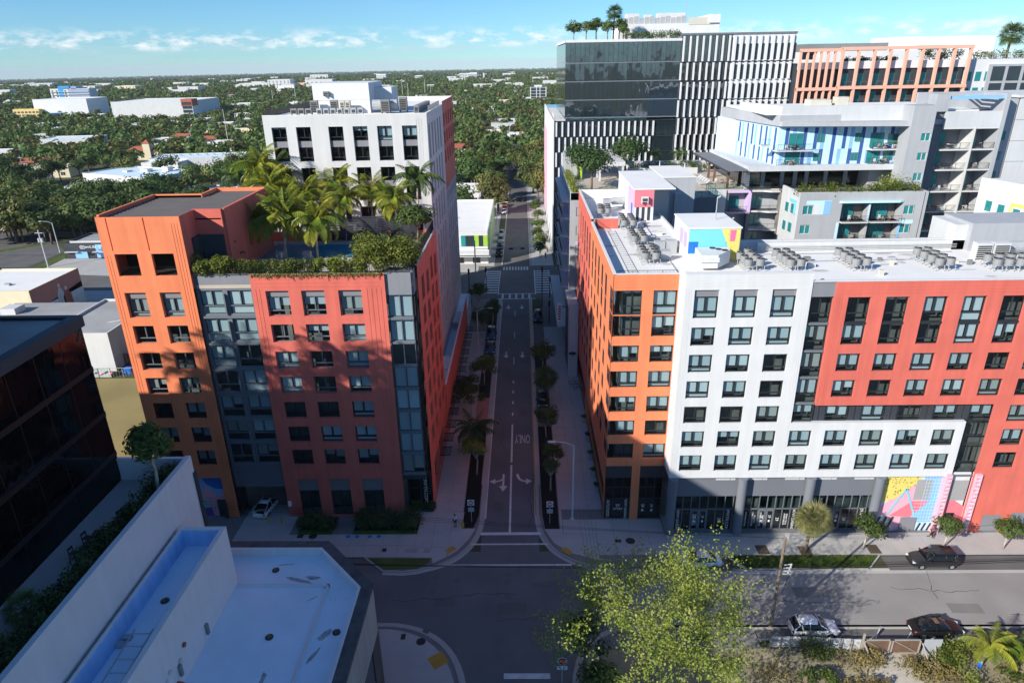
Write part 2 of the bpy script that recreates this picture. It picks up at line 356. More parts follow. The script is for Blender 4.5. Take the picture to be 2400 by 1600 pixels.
def wall(root, name, o, rz, W, H, ops, m, depth=0.3, side=None):
    """facade sheet in its own frame (x right, y inward, z up) with real openings; an opening is (x0,z0,x1,z1[,depth[,back]])"""
    b = MB(); xs = sorted({0, W} | {v for p in ops for v in (p[0], p[2]) if 0 < v < W}); zs = sorted({0, H} | {v for p in ops for v in (p[1], p[3]) if 0 < v < H})
    for i in range(len(xs) - 1):
        k = 0
        while k < len(zs) - 1:
            cx = (xs[i] + xs[i + 1]) / 2
            def free(q): cz = (zs[q] + zs[q + 1]) / 2; return not any(p[0] < cx < p[2] and p[1] < cz < p[3] for p in ops)
            if not free(k): k += 1; continue
            j = k
            while j + 1 < len(zs) - 1 and free(j + 1): j += 1
            b.poly([(xs[i], 0, zs[k]), (xs[i + 1], 0, zs[k]), (xs[i + 1], 0, zs[j + 1]), (xs[i], 0, zs[j + 1])]); k = j + 1
    for p in ops:
        d = p[4] if len(p) > 4 and p[4] else depth; x0, z0, x1, z1 = p[:4]
        b.poly([(x0, 0, z0), (x0, 0, z1), (x0, d, z1), (x0, d, z0)]); b.poly([(x1, 0, z0), (x1, d, z0), (x1, d, z1), (x1, 0, z1)])
        b.poly([(x0, 0, z1), (x1, 0, z1), (x1, d, z1), (x0, d, z1)])
        if z0 > 0.001: b.poly([(x0, 0, z0), (x0, d, z0), (x1, d, z0), (x1, 0, z0)])
        if len(p) > 5 and p[5]: b.poly([(x0, d, z0), (x1, d, z0), (x1, d, z1), (x0, d, z1)])
    if side: # close the sheet to a slab
        t = side
        for q in (((0, 0, 0), (0, t, 0), (0, t, H), (0, 0, H)), ((W, 0, 0), (W, 0, H), (W, t, H), (W, t, 0)), ((0, 0, H), (0, t, H), (W, t, H), (W, 0, H))): b.poly(q)
    me = b.mesh(name, m); w = wloc(root)
    return child(name, me, root, (o[0] - w[0], o[1] - w[1], o[2] - w[2]), rz)


WC = {}


def wmesh(key, fn):
    if key not in WC: WC[key] = fn()
    return WC[key]


def window(root, o, rz, w, h, style='sash', blind=None, frame='frame_metal', glass='pane_glass', panel=0.0, strip=0.27, bmat='blind', name='window'):
    """window part (its frame) with panes, blind and head panel as sub-parts; o = bottom left corner at the recess"""
    def fr():
        b = MB(); t = 0.065; H = h - panel
        b.box(0, w, 0, 0.10, 0, t); b.box(0, w, 0, 0.10, H - t, H); b.box(0, t, 0, 0.10, t, H - t); b.box(w - t, w, 0, 0.10, t, H - t)
        zs = H * strip if style in ('sash', 'one') else 0
        if zs: b.box(t, w - t, -0.03, 0.10, zs - t, zs + t * 0.6)
        if style != 'one': b.box(w / 2 - t * 0.8, w / 2 + t * 0.8, -0.02, 0.10, (zs + t * 0.6) if zs else t, H - t)
        return b.mesh('window', frame)
    f = child(name, wmesh(('f', w, h, style, frame, panel, strip), fr), root, tuple(a - b for a, b in zip(o, wloc(root))), rz)
    H = h - panel; t = 0.065; zs = H * strip if style in ('sash', 'one') else 0.0
    rects = [(t, zs + t * 0.6 if zs else t, w / 2 - t, H - t), (w / 2 + t, zs + t * 0.6 if zs else t, w - t, H - t)] if style != 'one' else [(t, zs + t, w - t, H - t)]
    if zs: rects.append((t, t, w - t, zs - t))
    for r in rects:
        def pn(r=r): b = MB(); b.poly([(r[0], 0.05, r[1]), (r[2], 0.05, r[1]), (r[2], 0.05, r[3]), (r[0], 0.05, r[3])]); return b.mesh('pane', glass)
        child('pane', wmesh(('p', glass) + tuple(round(q, 3) for q in r), pn), f)
    if panel:
        def pl(): b = MB(); b.box(0, w, -0.02, 0.08, H + 0.005, h - 0.005); return b.mesh('panel', 'panel_grey')
        child('panel', wmesh(('l', w, h, panel), pl), f)
    if blind is None: blind = random.choice([1, 1, 1, 0.99, 0.99, 0.45, 0.12, 0.0, 0.0, 0.0, 0.7])
    if blind > 0.02:
        zb = H - t - (H - 2 * t) * blind; bmat = random.choice([bmat, bmat, bmat, 'blind_white', 'blind_warm']) if bmat == 'blind' else bmat; zb2 = zb + random.choice([0, 0, 0, .35, -.3]) if .2 < blind < .99 else zb
        if 0.9 < blind < 1: zb = zs; zb2 = random.choice([zs, zs, zs, zs + .5])
        def bl():
            b = MB(); g = 0.10
            for x0, x1, zq in ((t + 0.05, w / 2 - g, zb), (w / 2 + g, w - t - 0.05, zb2)): b.box(x0, x1, 0.20, 0.22, max(zq, zs + 0.08), H - t)
            if zs and zb < zs - 0.2: b.box(t + 0.05, w - t - 0.05, 0.20, 0.22, t + 0.02, zs - t)
            return b.mesh('blind', bmat)
        child('blind', wmesh(('b', w, h, style, panel, round(zb, 2), round(zb2, 2), strip, bmat), bl), f)
    return f


def railing(root, o, rz, L, h=1.05, step=0.14, m='black_metal', name='railing', glass=None, posts=1.5):
    def mk():
        b = MB(); b.box(0, L, -0.02, 0.02, h - 0.04, h); b.box(0, L, -0.015, 0.015, 0.06, 0.09)
        n = max(2, int(L / posts) + 1)
        for i in range(n): x = L * i / (n - 1); b.box(x - 0.025, x + 0.025, -0.025, 0.025, 0, h)
        if step:
            for i in range(int(L / step)): b.box(i * step - 0.008, i * step + 0.008, -0.008, 0.008, 0.09, h - 0.04)
        return b.mesh(name, m)
    r = child(name, wmesh(('r', round(L, 2), h, step, m, posts, name), mk), root, tuple(a - b for a, b in zip(o, wloc(root))), rz)
    if glass:
        def gm(): b = MB(); b.poly([(0.03, 0.0, 0.1), (L - 0.03, 0.0, 0.1), (L - 0.03, 0.0, h - 0.05), (0.03, 0.0, h - 0.05)]); return b.mesh('glass_panel', 'rail_glass')
        child('glass_panel', wmesh(('rg', round(L, 2), h), gm), r)
    return r


def text_mesh(txt, size, m, name='lettering'):
    """letters as thin geometry, in the xz plane facing -y"""
    cu = bpy.data.curves.new('t', 'FONT'); cu.body = txt; cu.size = size; cu.extrude = 0.006; cu.resolution_u = 2; cu.align_x = 'CENTER'; cu.align_y = 'CENTER'
    o = bpy.data.objects.new('t', cu); COL.objects.link(o); dg = bpy.context.evaluated_depsgraph_get(); dg.update()
    me = bpy.data.meshes.new_from_object(o.evaluated_get(dg)); me.name = name; bpy.data.objects.remove(o); bpy.data.curves.remove(cu)
    me.materials.clear(); me.materials.append(M[m]); return me


def text(root, txt, size, m, pos, rot=(math.pi / 2, 0, 0), name='lettering', sx=1.0):
    k = ('t', txt, size, m)
    me = wmesh(k, lambda: text_mesh(txt, size, m, name))
    o = bpy.data.objects.new(name, me); COL.objects.link(o); o.rotation_euler = rot; o.scale = (sx, 1, 1)
    if root: o.parent = root; w = wloc(root); pos = tuple(a - b for a, b in zip(pos, w))
    o.location = pos; return o
# ------------------------------------------------------------------ ground, roads, pavements


def struct(o, name=None): o['kind'] = 'structure'; return o


def sheet(name, m, pts, z, parent=None):
    b = MB(); b.poly([(p[0], p[1], z) for p in pts]); o = b.build(name, m, parent)
    if parent is None: struct(o)
    return o


def rect(x0, x1, y0, y1): return [(x0, y0), (x1, y0), (x1, y1), (x0, y1)]


def offset_line(pts, d):
    out = []
    for i, p in enumerate(pts):
        a = Vector(pts[max(i - 1, 0)]); c = Vector(pts[min(i + 1, len(pts) - 1)]); t = (c - a).normalized(); n = Vector((-t.y, t.x)); out.append((p[0] + n.x * d, p[1] + n.y * d))
    return out


def strip(b, pts, d0, d1, z0, z1, m=0):
    A = offset_line(pts, d0); B = offset_line(pts, d1)
    for i in range(len(pts) - 1): b.prism([A[i], A[i + 1], B[i + 1], B[i]] if d0 > d1 else [B[i], B[i + 1], A[i + 1], A[i]], z0, z1, m, False)


def sheets(name, m, plist, z):
    b = MB()
    for pts in plist: b.poly([(p[0], p[1], z) for p in pts])
    return struct(b.build(name, m))


def bez(p0, p1, p2, n=8):
    return [((1 - t) ** 2 * p0[0] + 2 * t * (1 - t) * p1[0] + t * t * p2[0], (1 - t) ** 2 * p0[1] + 2 * t * (1 - t) * p1[1] + t * t * p2[1]) for t in (i / n for i in range(n + 1))]


NW = [(-15.7, 58.75), (-13.5, 58.62), (-12.0, 58.85)] + bez((-11.0, 59.2), (-5.9, 60.6), (-5.45, 67.5), 10) + [(-5.5, 75)]
NE = [(1.55, 75)] + bez((1.5, 68.5), (1.6, 61.0), (7.2, 59.5), 10) + [(9, 58.9), (12, 58.7)]
SW = [(-40, 51.0), (-15, 51.05)] + bez((-13, 51.0), (-7.2, 50.2), (-5.9, 44.0), 10) + [(-5.8, 36)]
SE = [(4.3, 36)] + bez((4.4, 43.5), (4.6, 50.3), (10.5, 50.6), 8) + [(14, 50.7), (120, 50.7)]

# land runs to the horizon
def land_z(d): return -0.04 if d < 2000 else -0.04 - 0.0122 * (d - 2000)
b = MB(); n = 48
for i in range(n):
    a, c = 2 * math.pi * i / n, 2 * math.pi * (i + 1) / n
    b.poly([(0, 0, -0.04), (2000 * math.cos(a), 2000 * math.sin(a), -0.04), (2000 * math.cos(c), 2000 * math.sin(c), -0.04)])
    b.poly([(2000 * math.cos(a), 2000 * math.sin(a), -0.04), (24000 * math.cos(a), 24000 * math.sin(a), land_z(24000)), (24000 * math.cos(c), 24000 * math.sin(c), land_z(24000)), (2000 * math.cos(c), 2000 * math.sin(c), -0.04)])
struct(b.build('ground', 'land'))
sheets('cross_street', 'asphalt_sunlit', [rect(8, 130, 50.6, 58.75)], 0.0)  # sunlit stretch, painted paler; the shaded rest is in the darker road sheet
sheets('road', 'asphalt', [rect(-130, 8, 44, 62), rect(-5.9, 4.4, 20, 44), rect(-5.2, 1.5, 62, 150.0)], 0.001)
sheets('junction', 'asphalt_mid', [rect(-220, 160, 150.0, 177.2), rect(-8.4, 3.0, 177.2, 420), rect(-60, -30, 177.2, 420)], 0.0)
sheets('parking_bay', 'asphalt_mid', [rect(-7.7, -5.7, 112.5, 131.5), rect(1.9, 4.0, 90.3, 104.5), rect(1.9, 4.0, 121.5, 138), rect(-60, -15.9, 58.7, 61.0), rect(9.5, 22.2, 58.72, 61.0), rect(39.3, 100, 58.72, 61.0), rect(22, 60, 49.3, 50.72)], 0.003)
sheets('brick_paving', 'brick_pink', [rect(-7.7, -5.7, 90.5, 99.8)], 0.09)
sheets('driveway', 'sidewalk', [rect(-34.4, -28.0, 60.9, 75)], 0.125)

# pavements: slabs with open joints over a bed
PAV = {}


def pavement(name, polys):
    b = MB()
    for p in polys: b.prism(p, -0.02, 0.10, 0, False)
    o = struct(b.build(name, 'sidewalk_joint')); return o


left_poly = [(-60, 61.0)] + [(-18.2, 61.0)] + [(-15.7, 58.75 + 0.12)] + [(p[0], p[1] + 0.12) for p in NW[1:3]] + [(p[0] - 0.15, p[1] + 0.1) for p in NW[3:]] + [(-7.7, 75), (-7.7, 150), (-11.9, 150), (-11.9, 71), (-60, 69)]
pl = pavement('sidewalk', [left_poly])
right_poly = [(1.75, 75), (1.75, 68.5)] + [(p[0] + 0.12, p[1] + 0.12) for p in NE[1:]] + [(22.2, 61.0), (100, 61.0), (100, 66.0), (16, 66), (16, 69), (9.6, 69), (9.6, 153), (4.0, 153), (4.0, 75)]
pr = pavement('sidewalk', [right_poly])
ps = pavement('sidewalk', [[(-40, 50.9)] + [(p[0] - 0.1, p[1] - 0.12) for p in SW[1:]] + [(-12.2, 36), (-12.2, 42.6), (-17.2, 47.9), (-40, 47.9)], [(4.45, 36)] + [(p[0] + 0.1, p[1] - 0.12) for p in SE[1:-2]] + [(22, 50.6), (22, 48.2), (7, 48.2), (7, 36)]])


def slabs(parent, x0, x1, y0, y1, nx, ny, m='sidewalk'):
    w = (x1 - x0) / nx; h = (y1 - y0) / ny; g = 0.018
    def mk(): b = MB(); b.box(g, w - g, g, h - g, 0.08, 0.13); return b.mesh('slab', m)
    me = wmesh(('slab', round(w, 3), round(h, 3), m), mk)
    for i in range(nx):
        for j in range(ny): child('slab', me, parent, (x0 + i * w, y0 + j * h, random.uniform(-0.004, 0.004)))


slabs(pl, -11.4, -7.72, 69.3, 129.3, 2, 30); slabs(pl, -28.0, -12.9, 61.0, 65.0, 8, 2); slabs(pl, -12.9, -8.9, 62.6, 69.3, 2, 3)
slabs(pr, 4.05, 9.45, 69.6, 131.6, 3, 31); slabs(pr, 22.2, 76, 61.15, 64.85, 28, 2); slabs(pr, 8.2, 22.2, 61.2, 64.9, 7, 2); slabs(pr, 4.4, 16.2, 64.9, 67.6, 6, 1)
b = MB(); b.prism([(-8.9, 62.6), (-8.9, 61.1), (-7.9, 62.0), (-6.6, 64.2), (-6.0, 66.0), (-7.6, 66.0), (-7.6, 69.2), (-8.88, 69.2)][::-1][::-1], 0.08, 0.129); b.build('slab', 'sidewalk', pl)
b = MB(); b.prism([(2.2, 65.8), (3.2, 63.3), (5.0, 61.6), (8.15, 60.4), (8.15, 64.85), (4.35, 64.85), (4.35, 69.5), (4.05, 69.5), (4.05, 65.8)], 0.08, 0.129); b.build('slab', 'sidewalk', pr)
b = MB(); b.prism([(-17.9, 60.9), (-13, 60.95), (-10.6, 60.9), (-10.4, 60.0), (-9.0, 61.0), (-8.92, 62.58), (-12.88, 62.58), (-12.9, 61)], 0.08, 0.128); b.build('slab', 'sidewalk', pl)
b = MB(); b.prism([(-16.8, 48.2)] + [(p[0] - 0.5, p[1] - 0.45) for p in SW[1:-1]][::-1][::-1] + [(-6.6, 38), (-11.9, 38), (-12.0, 42.7)], 0.08, 0.128); b.build('slab', 'sidewalk', ps)

# kerbs and gutters
b = MB()
for L, sgn in ((NW, 1), (NE, 1), (SW, -1), (SE, -1)): strip(b, L, 0.16 * sgn, 0.0, -0.01, 0.14)
for x0, x1, y0, y1 in ((-5.8, -5.62, 75, 150), (1.75, 1.93, 75, 152), (-60, -18.2, 61.0, 61.16), (22.3, 39.2, 58.72, 58.9), (39.25, 100, 61.0, 61.16), (22, 60, 49.1, 49.28), (-6.0, -5.6, 177, 300), (1.7, 2.1, 177, 300)): b.box(x0, x1, y0, y1, -0.01, 0.14)
for p, q in (((-18.2, 61.0), (-15.7, 58.8)), ((22.2, 61.1), (24.0, 58.8)), ((39.3, 61.1), (37.0, 58.75))): strip(b, [p, q], 0.08, -0.08, -0.01, 0.14)
struct(b.build('kerb', 'kerb'))
b = MB()
for L, s in ((NW, -1), (NE, -1), (SW, 1), (SE, 1)): strip(b, L, 0.0, 0.45 * s, -0.02, 0.006)
b.box(-5.62, -5.0, 75, 150, -0.02, 0.006); b.box(1.3, 1.75, 75, 150, -0.02, 0.006); b.box(22, 120, 58.25, 58.72, -0.02, 0.006); b.box(14, 120, 50.72, 51.1, -0.02, 0.006)
struct(b.build('gutter', 'concrete'))
# planting beds
sheets('planting_bed', 'mulch', [[(-7.65, 66.0), (-6.3, 66.0), (-5.75, 68.5), (-5.7, 90.3), (-7.65, 90.3)], rect(-7.65, -5.7, 100, 112.3), rect(-7.65, -5.7, 131.7, 148), [(2.0, 68.5), (2.3, 65.6), (3.1, 63.5), (3.95, 62.6), (3.95, 90.2), (1.95, 90.2)], rect(1.95, 3.95, 104.7, 121.3)], 0.11)
b = MB()
for x, y in ((26.6, 62.0), (31.3, 61.8), (39.0, 62.0), (46.3, 62.0), (57.0, 62.2)): b.box(x - 0.65, x + 0.65, y - 0.75, y + 0.75, 0.10, 0.136)
struct(b.build('tree_pit', 'soil'))

# painted markings, one object per mark
def mark(name, m, pts, z=0.009): return sheet(name, m, pts, z)


for y0, y1 in ((64.9, 65.4), (63.15, 63.4)):
    mark('stop_line' if y0 > 64 else 'crosswalk_line', 'road_paint', rect(-5.35 if y0 > 64 else -6.35, 1.75 if y0 > 64 else 2.75, y0, y1))
mark('crosswalk_line', 'road_paint', rect(-9.5, 5.0, 59.65, 59.9)); mark('stop_line', 'road_paint', rect(-2.15, 2.05, 44.85, 45.45))
mark('lane_line', 'road_paint', rect(-2.05, -1.8, 65.4, 79.8)); mark('lane_line', 'road_paint', rect(-2.05, -1.8, 80.5, 91.1))
for y0, y1 in ((93.8, 94.85), (97.7, 98.7), (101.6, 102.5), (105.4, 106.3), (113.3, 116.4), (126, 129.3), (138.7, 141.9)): mark('lane_line', 'road_paint', rect(-2.05 if y1 < 107 else -2.0, -1.8 if y1 < 107 else -1.86, y0, y1))
mark('edge_line', 'road_paint', rect(-5.0, -4.86, 68, 148)); mark('edge_line', 'yellow_paint', rect(1.15, 1.3, 68.5, 149))
def arrow(cx, y0, y1, w=0.55):
    b = MB(); s = 0.13; ym = y1 + 1.1
    b.poly([(cx - s, ym, 0.009), (cx + s, ym, 0.009), (cx + s, y0, 0.009), (cx - s, y0, 0.009)]); b.poly([(cx, y1, 0.009), (cx + w, ym + 0.15, 0.009), (cx - w, ym + 0.15, 0.009)]); return b
for x, y0, y1 in ((-3.48, 145.8, 143.1), (-0.45, 145.7, 143.0), (-3.42, 119, 116.05), (-0.35, 118.9, 116)): struct(arrow(x, y0, y1).build('lane_arrow', 'road_paint'))
b = arrow(-2.94, 77.6, 73.6); c = bez((-2.95, 76.6), (-3.3, 75.85), (-4.15, 75.85), 6); A = offset_line(c, 0.14); B = offset_line(c, -0.14)
for i in range(6): b.poly([(*A[i], 0.0095), (*A[i + 1], 0.0095), (*B[i + 1], 0.0095), (*B[i], 0.0095)])
b.poly([(-4.8, 75.85, 0.0095), (-4.0, 75.3, 0.0095), (-4.0, 76.45, 0.0095)]); struct(b.build('lane_arrow', 'road_paint'))
b = MB(); c = bez((-1.08, 77.6), (-1.0, 75.9), (0.15, 75.9), 7); A = offset_line(c, 0.17); B = offset_line(c, -0.17)
for i in range(7): b.poly([(*B[i], 0.009), (*B[i + 1], 0.009), (*A[i + 1], 0.009), (*A[i], 0.009)])
b.poly([(0.85, 75.95, 0.009), (0.05, 76.6, 0.009), (0.05, 75.2, 0.009)]); struct(b.build('lane_arrow', 'road_paint'))
t = text(None, 'ONLY', 2.0, 'road_paint', (-0.38, 86.85, 0.009), (0, 0, math.pi), 'road_lettering'); t.scale = (0.42, 1.75, 0.1); struct(t)
for i in range(10):
    y = 154.4 + i * 1.95
    for x0, x1 in ((-9.6, -6.3), (2.85, 6.5)): mark('crosswalk_stripe', 'road_paint', rect(x0, x1, y, y + 0.75))
for x in (-9.75, -6.2, 2.7, 6.55): mark('crosswalk_line', 'road_paint', rect(x, x + 0.2, 153.2, 173.2))
for y in (150.0, 153.7): mark('crosswalk_line', 'road_paint', rect(-6.1, 2.8, y, y + 0.35))
for x in (-5.2, -3.5, -2.0, -0.45, 1.1): mark('crosswalk_stripe', 'road_paint', rect(x, x + 0.45, 150.4, 153.65))
for i in range(9): mark('crosswalk_stripe', 'road_paint', rect(-5.4 + i * 0.78, -5.0 + i * 0.78, 173.6, 176.6))
mark('stop_line', 'road_paint', rect(-17.5, -16.8, 154, 165))
for x0, y0, x1, y1 in ((33.2, 49.4, 34.4, 50.9), (36.2, 49.4, 37.2, 50.4), (56, 59, 58, 60.6)): mark('bay_line', 'road_paint', [(x0, y0), (x0 + 0.12, y0), (x1 + 0.12, y1), (x1, y1)])
# far kerbed verge, car park, field
sheets('verge', 'grass', [rect(-7.9, -6.0, 222, 236), [(-18.0, 60.85), (-10.7, 60.8), (-10.8, 60.1), (-12.0, 59.1), (-15.6, 58.95)]], 0.125)
sheets('grass_strip', 'lawn', [[(22.4, 61.1), (39.1, 61.1), (36.9, 58.9), (24.2, 58.9)]], 0.06)
sheets('grass_field', 'dry_grass', [rect(-100, -44, 66, 108.8)], 0.0)
sheets('car_park', 'asphalt_mid', [[(-250, 177), (-139, 182), (-139, 199), (-160, 222), (-250, 240)]], 0.004)
sheets('car_park_verge', 'grass', [[(-175, 184), (-172, 184), (-150, 209), (-154, 210)], [(-137, 182), (-134, 182), (-134, 191), (-138, 199)]], 0.008)
sheets('forecourt', 'concrete', [[(-133, 176), (-60, 165), (-60, 190), (-134, 190.5)], rect(-110, -60, 128, 160)], 0.004)
sheets('vacant_lot', 'lot_earth', [rect(7, 90, 28, 48.2)], 0.02); sheets('sand_patch', 'sand', [[(31.2, 47.8), (34.6, 47.6), (35.2, 44), (34, 40), (36, 34), (20, 34), (22, 41), (26, 43.6), (30.4, 43.8)]], 0.03)
# covers in the road and pavement
def cover(x, y, r=0.36, z=0.012, m='grille', lab='round iron manhole cover in the shaded junction', g='manhole covers in the junction'):
    b = MB(); b.cyl(x, y, z - 0.02, z, r, 20); o = b.build('manhole_cover', m); tag(o, lab, 'manhole cover', g)
for x, y in ((-1.98, 58.3), (-0.85, 59.1), (-2.04, 57.2), (-7.46, 57.5), (-9.9, 55.7), (-1.96, 55.0), (0.81, 51.9), (-9.9, 50.4), (1.84, 49.1), (-9.7, 58.0)): cover(x, y, random.choice([0.36, 0.42]), 0.012, 'asphalt_mid')
for x in (-22.8, -20.9, -19.85, -18.35, -17.3)[1:]: cover(x, 64.6, 0.27, 0.14, 'royal_blue', 'round blue utility lid set in the pavement in front of the planters', 'blue utility lids in the pavement')
for x, r in ((-25.1, 0.5), (-22.8, 0.34)): cover(x, 64.7, r, 0.14, 'grille' if r > 0.4 else 'concrete', 'large dark round cover in the pavement by the planters' if r > 0.4 else 'pale round cover in the pavement by the planters', 'plain round pavement covers')
cover(-10.2, 49.0, 0.45, 0.14, 'grille', 'dark round cover on the corner pavement beside the white roof', 'dark round cover on the corner')
cover(12.0, 63.6, 0.55, 0.14, 'grille', 'dark round cover on the pavement before the orange corner', 'dark round cover by the orange corner')
for x, y, lx, ly, lab in ((-13.1, 62.1, 1.5, 0.7, 'wide grey utility lid in the corner pavement'), (-11.3, 62.1, 0.7, 0.7, 'small grey utility lid beside the wide one'), (-12.0, 49.6, 0.45, 0.7, 'dark rectangular grate on the corner pavement by the white roof'), (10.6, 63.6, 0.7, 0.55, 'dark square grate on the pavement before the orange corner'), (-26.6, 64.7, 0.7, 0.6, 'dark square grate beside the left planter'), (-16.2, 62.2, 0.5, 0.6, 'small dark grate in the middle of the pavement')):
    o = box('access_cover', 'grille' if 'dark' in lab else 'roof_grey', None, x - lx / 2, x + lx / 2, y - ly / 2, y + ly / 2, 0.10, 0.14); tag(o, lab, 'access cover')
for cx, cy, rot, lab in ((-8.6, 62.2, 0.75, 'yellow tactile pad at the left kerb ramp'), (4.6, 61.9, -0.75, 'yellow tactile pad at the right kerb ramp by the tree'), (-8.3, 46.8, 0.6, 'yellow tactile pad on the corner beside the white roof')):
    b = MB(); b.rbox(cx, cy, 0.12, 0.145, 1.2 if cy > 50 else 1.5, 0.7 if cy > 50 else 1.5, rot); tag(b.build('tactile_pad', 'yellow_paint'), lab, 'tactile pad')

# worn road: patches, sealed cracks, tyre bands
rr = random.Random(31)
for x, y, lx, ly, rot in ((-1.5, 53.4, 3.0, 1.6, .05), (-8.5, 54.3, 2.2, 1.2, 0), (1.0, 49.8, 1.6, 2.6, .02), (30, 55.5, 4.5, 1.5, .02), (44, 53.2, 3.2, 1.3, -.03), (-3.4, 70.5, 1.2, 2.0, 0), (-.4, 95, 1.3, 3.0, 0), (-3.3, 110, 1.4, 4.0, 0), (2.0, 56.8, 3.0, .9, .1)):
    b = MB(); c, s_ = math.cos(rot), math.sin(rot); b.poly([(x + c * a - s_ * d, y + s_ * a + c * d, 0.0062) for a, d in ((-lx / 2, -ly / 2), (lx / 2, -ly / 2), (lx / 2, ly / 2), (-lx / 2, ly / 2))]); struct(b.build('road_patch', 'asphalt_mid' if x < 8 else 'asphalt_patch'))  # patch tone follows the painted split into sunlit and shaded asphalt
b = MB()
for x, y, n, rot in ((-14, 54.6, 26, 0), (-3, 51.8, 16, .1), (20, 54.5, 30, .02), (38, 56.2, 18, -.05), (48, 52.4, 14, .1), (26, 53.0, 10, 1.2), (42, 54.5, 9, 1.4), (-2.9, 84, 20, 1.55), (.2, 66, 24, 1.5), (-4, 118, 24, 1.57), (56, 55, 16, 0)):
    p = Vector((x, y)); a = rot
    for i in range(n):
        a2 = rot + rr.uniform(-.45, .45); q = p + Vector((math.cos(a2), math.sin(a2))) * rr.uniform(.35, .7); d = Vector((-(q - p).y, (q - p).x)).normalized() * rr.uniform(.015, .035)
        b.poly([(p.x - d.x, p.y - d.y, .0072), (q.x - d.x, q.y - d.y, .0072), (q.x + d.x, q.y + d.y, .0072), (p.x + d.x, p.y + d.y, .0072)]); p = q
struct(b.build('sealed_crack', 'tar'))
# ------------------------------------------------------------------ orange and red apartment block, left of the street
PI = math.pi
B1 = thing('apartment_building', 'orange and red apartment block with a palm planted rooftop pool deck', 'building', (-28, 68.5, 0))
ROWS = [26.3, 23.25, 20.05, 16.98, 13.8, 10.6, 7.5]
def grooves(W, H, side=True):
    g = []
    for k in range(3): g.append((0.4, H - 0.5 - 0.42 * k, W - 0.4, H - 0.46 - 0.42 * k, 0.035, True))
    return g
# orange front
ox, W, H = -43.9, 8.7, 37.3
ops = [(1.1, 31.0, 3.5, 33.4, .4), (5.0, 31.0, 7.35, 33.4, .4)]
for x in (1.15, 4.95):
    for i, z in enumerate(ROWS): ops.append((x, z, x + 2.3, z + (2.85 if i == 0 else 2.1), 0.42))
ops += [(1.9, 0.0, 7.3, 5.75, 0.35), (1.02, 33.75, 1.14, 37.2, 0.22, True), (4.88, 33.75, 5.0, 37.2, 0.22, True)]
for x in (0.32, 0.62): ops.append((x, 6.5, x + 0.05, 33.3, 0.03, True))
for x in (7.75, 8.05, 8.35): ops.append((x, 6.5, x + 0.05, 36.6, 0.03, True))
wall(B1, 'front_wall', (ox, 68.5, 0), 0, W, H, ops, 'orange_paint', 0.4)
for x in (1.15, 4.95):
    for i, z in enumerate(ROWS): window(B1, (ox + x, 68.86, z), 0, 2.3, 2.85 if i == 0 else 2.1, panel=0.72 if i == 0 else 0, blind=(1 if i == 0 else 0.99) if i in (0, 3) else random.choice([0, 0, 0.1, 0.5, 0.99]), frame='frame_grey' if i < 4 else 'frame_metal')
for x in (1.1, 5.0): railing(B1, (ox + x, 68.75, 30.95), 0, 2.38, 1.0, 0.13)
b = MB(); b.box(ox, ox + 8.7, 68.9, 72.0, 0.02, 37.0); 
# loggia behind the two balcony openings
b = MB(); b.box(ox + 0.5, ox + 8.2, 71.6, 71.8, 30.9, 34.2); b.box(ox + 0.5, ox + 8.2, 68.9, 71.6, 34.0, 34.2); b.box(ox + 0.5, ox + 8.2, 68.92, 71.6, 30.6, 30.93)
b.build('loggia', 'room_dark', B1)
# mural panel by the garage
def mural1():
    x0, x1, y = ox + 1.9, ox + 7.3, 68.82
    parts = [('sky_paint', [(x0, 2.9), (x1, 2.9), (x1, 5.75), (x0, 5.75)]), ('rose', [(x0, 0.1), (x1, 0.1), (x1, 3.6), (x1 - .9, 2.9), (x1 - 2.2, 4.6), (x1 - 3.2, 2.9), (x0 + .9, 3.9), (x0, 3.0)]),
             ('royal_blue', [(x1 - 2.6, 5.75), (x1 - 2.1, 4.7), (x1 - 1.2, 4.1), (x1, 3.9), (x1, 5.75)]), ('aqua', [(x0 + 1.3, 0.1), (x0 + 3.2, 0.1), (x0 + 3.2, 1.9), (x0 + 2.2, 2.8), (x0 + 1.2, 1.8)]), ('purple', [(x0 + 2.5, .1), (x0 + 3.5, .1), (x0 + 3.4, 1.3), (x0 + 2.4, 1.2)]),
             ('black_metal', [(x0 + 1.0, 4.0), (x0 + 1.9, 4.0), (x0 + 1.9, 4.8), (x0 + 1.0, 4.8)]), ('purple', [(x0 + .4, 5.2), (x0 + 1.6, 5.2), (x0 + 1.6, 5.3), (x0 + .4, 5.3)]), ('purple', [(x0 + .4, 5.45), (x0 + 1.6, 5.45), (x0 + 1.6, 5.55), (x0 + .4, 5.55)])]
    ms = []; b = MB()
    for k, (m, p) in enumerate(parts):
        if m not in ms: ms.append(m)
        b.poly([(a, y - 0.006 * k, z) for a, z in p], ms.index(m))
    rr = random.Random(3); ms.append('charcoal')
    for _ in range(110):
        a = rr.uniform(x0 + .2, x1 - .2); z = rr.uniform(0.3, 3.0); d = rr.uniform(0, 3.1); l = .11
        b.poly([(a - l * math.cos(d) - .012, y - 0.06, z - l * math.sin(d)), (a + l * math.cos(d) - .012, y - 0.06, z + l * math.sin(d)), (a + l * math.cos(d) + .012, y - 0.06, z + l * math.sin(d) + .03), (a - l * math.cos(d) + .012, y - 0.06, z - l * math.sin(d) + .03)], len(ms) - 1)
    b.build('mural', ms, B1)
mural1()
b = MB(); b.box(-36.9, -36.5, 68.2, 68.45, 0, 2.3); b.box(ox + 6.2, ox + 7.3, 68.6, 68.75, 0, 2.5); b.build('gate', 'charcoal', B1)
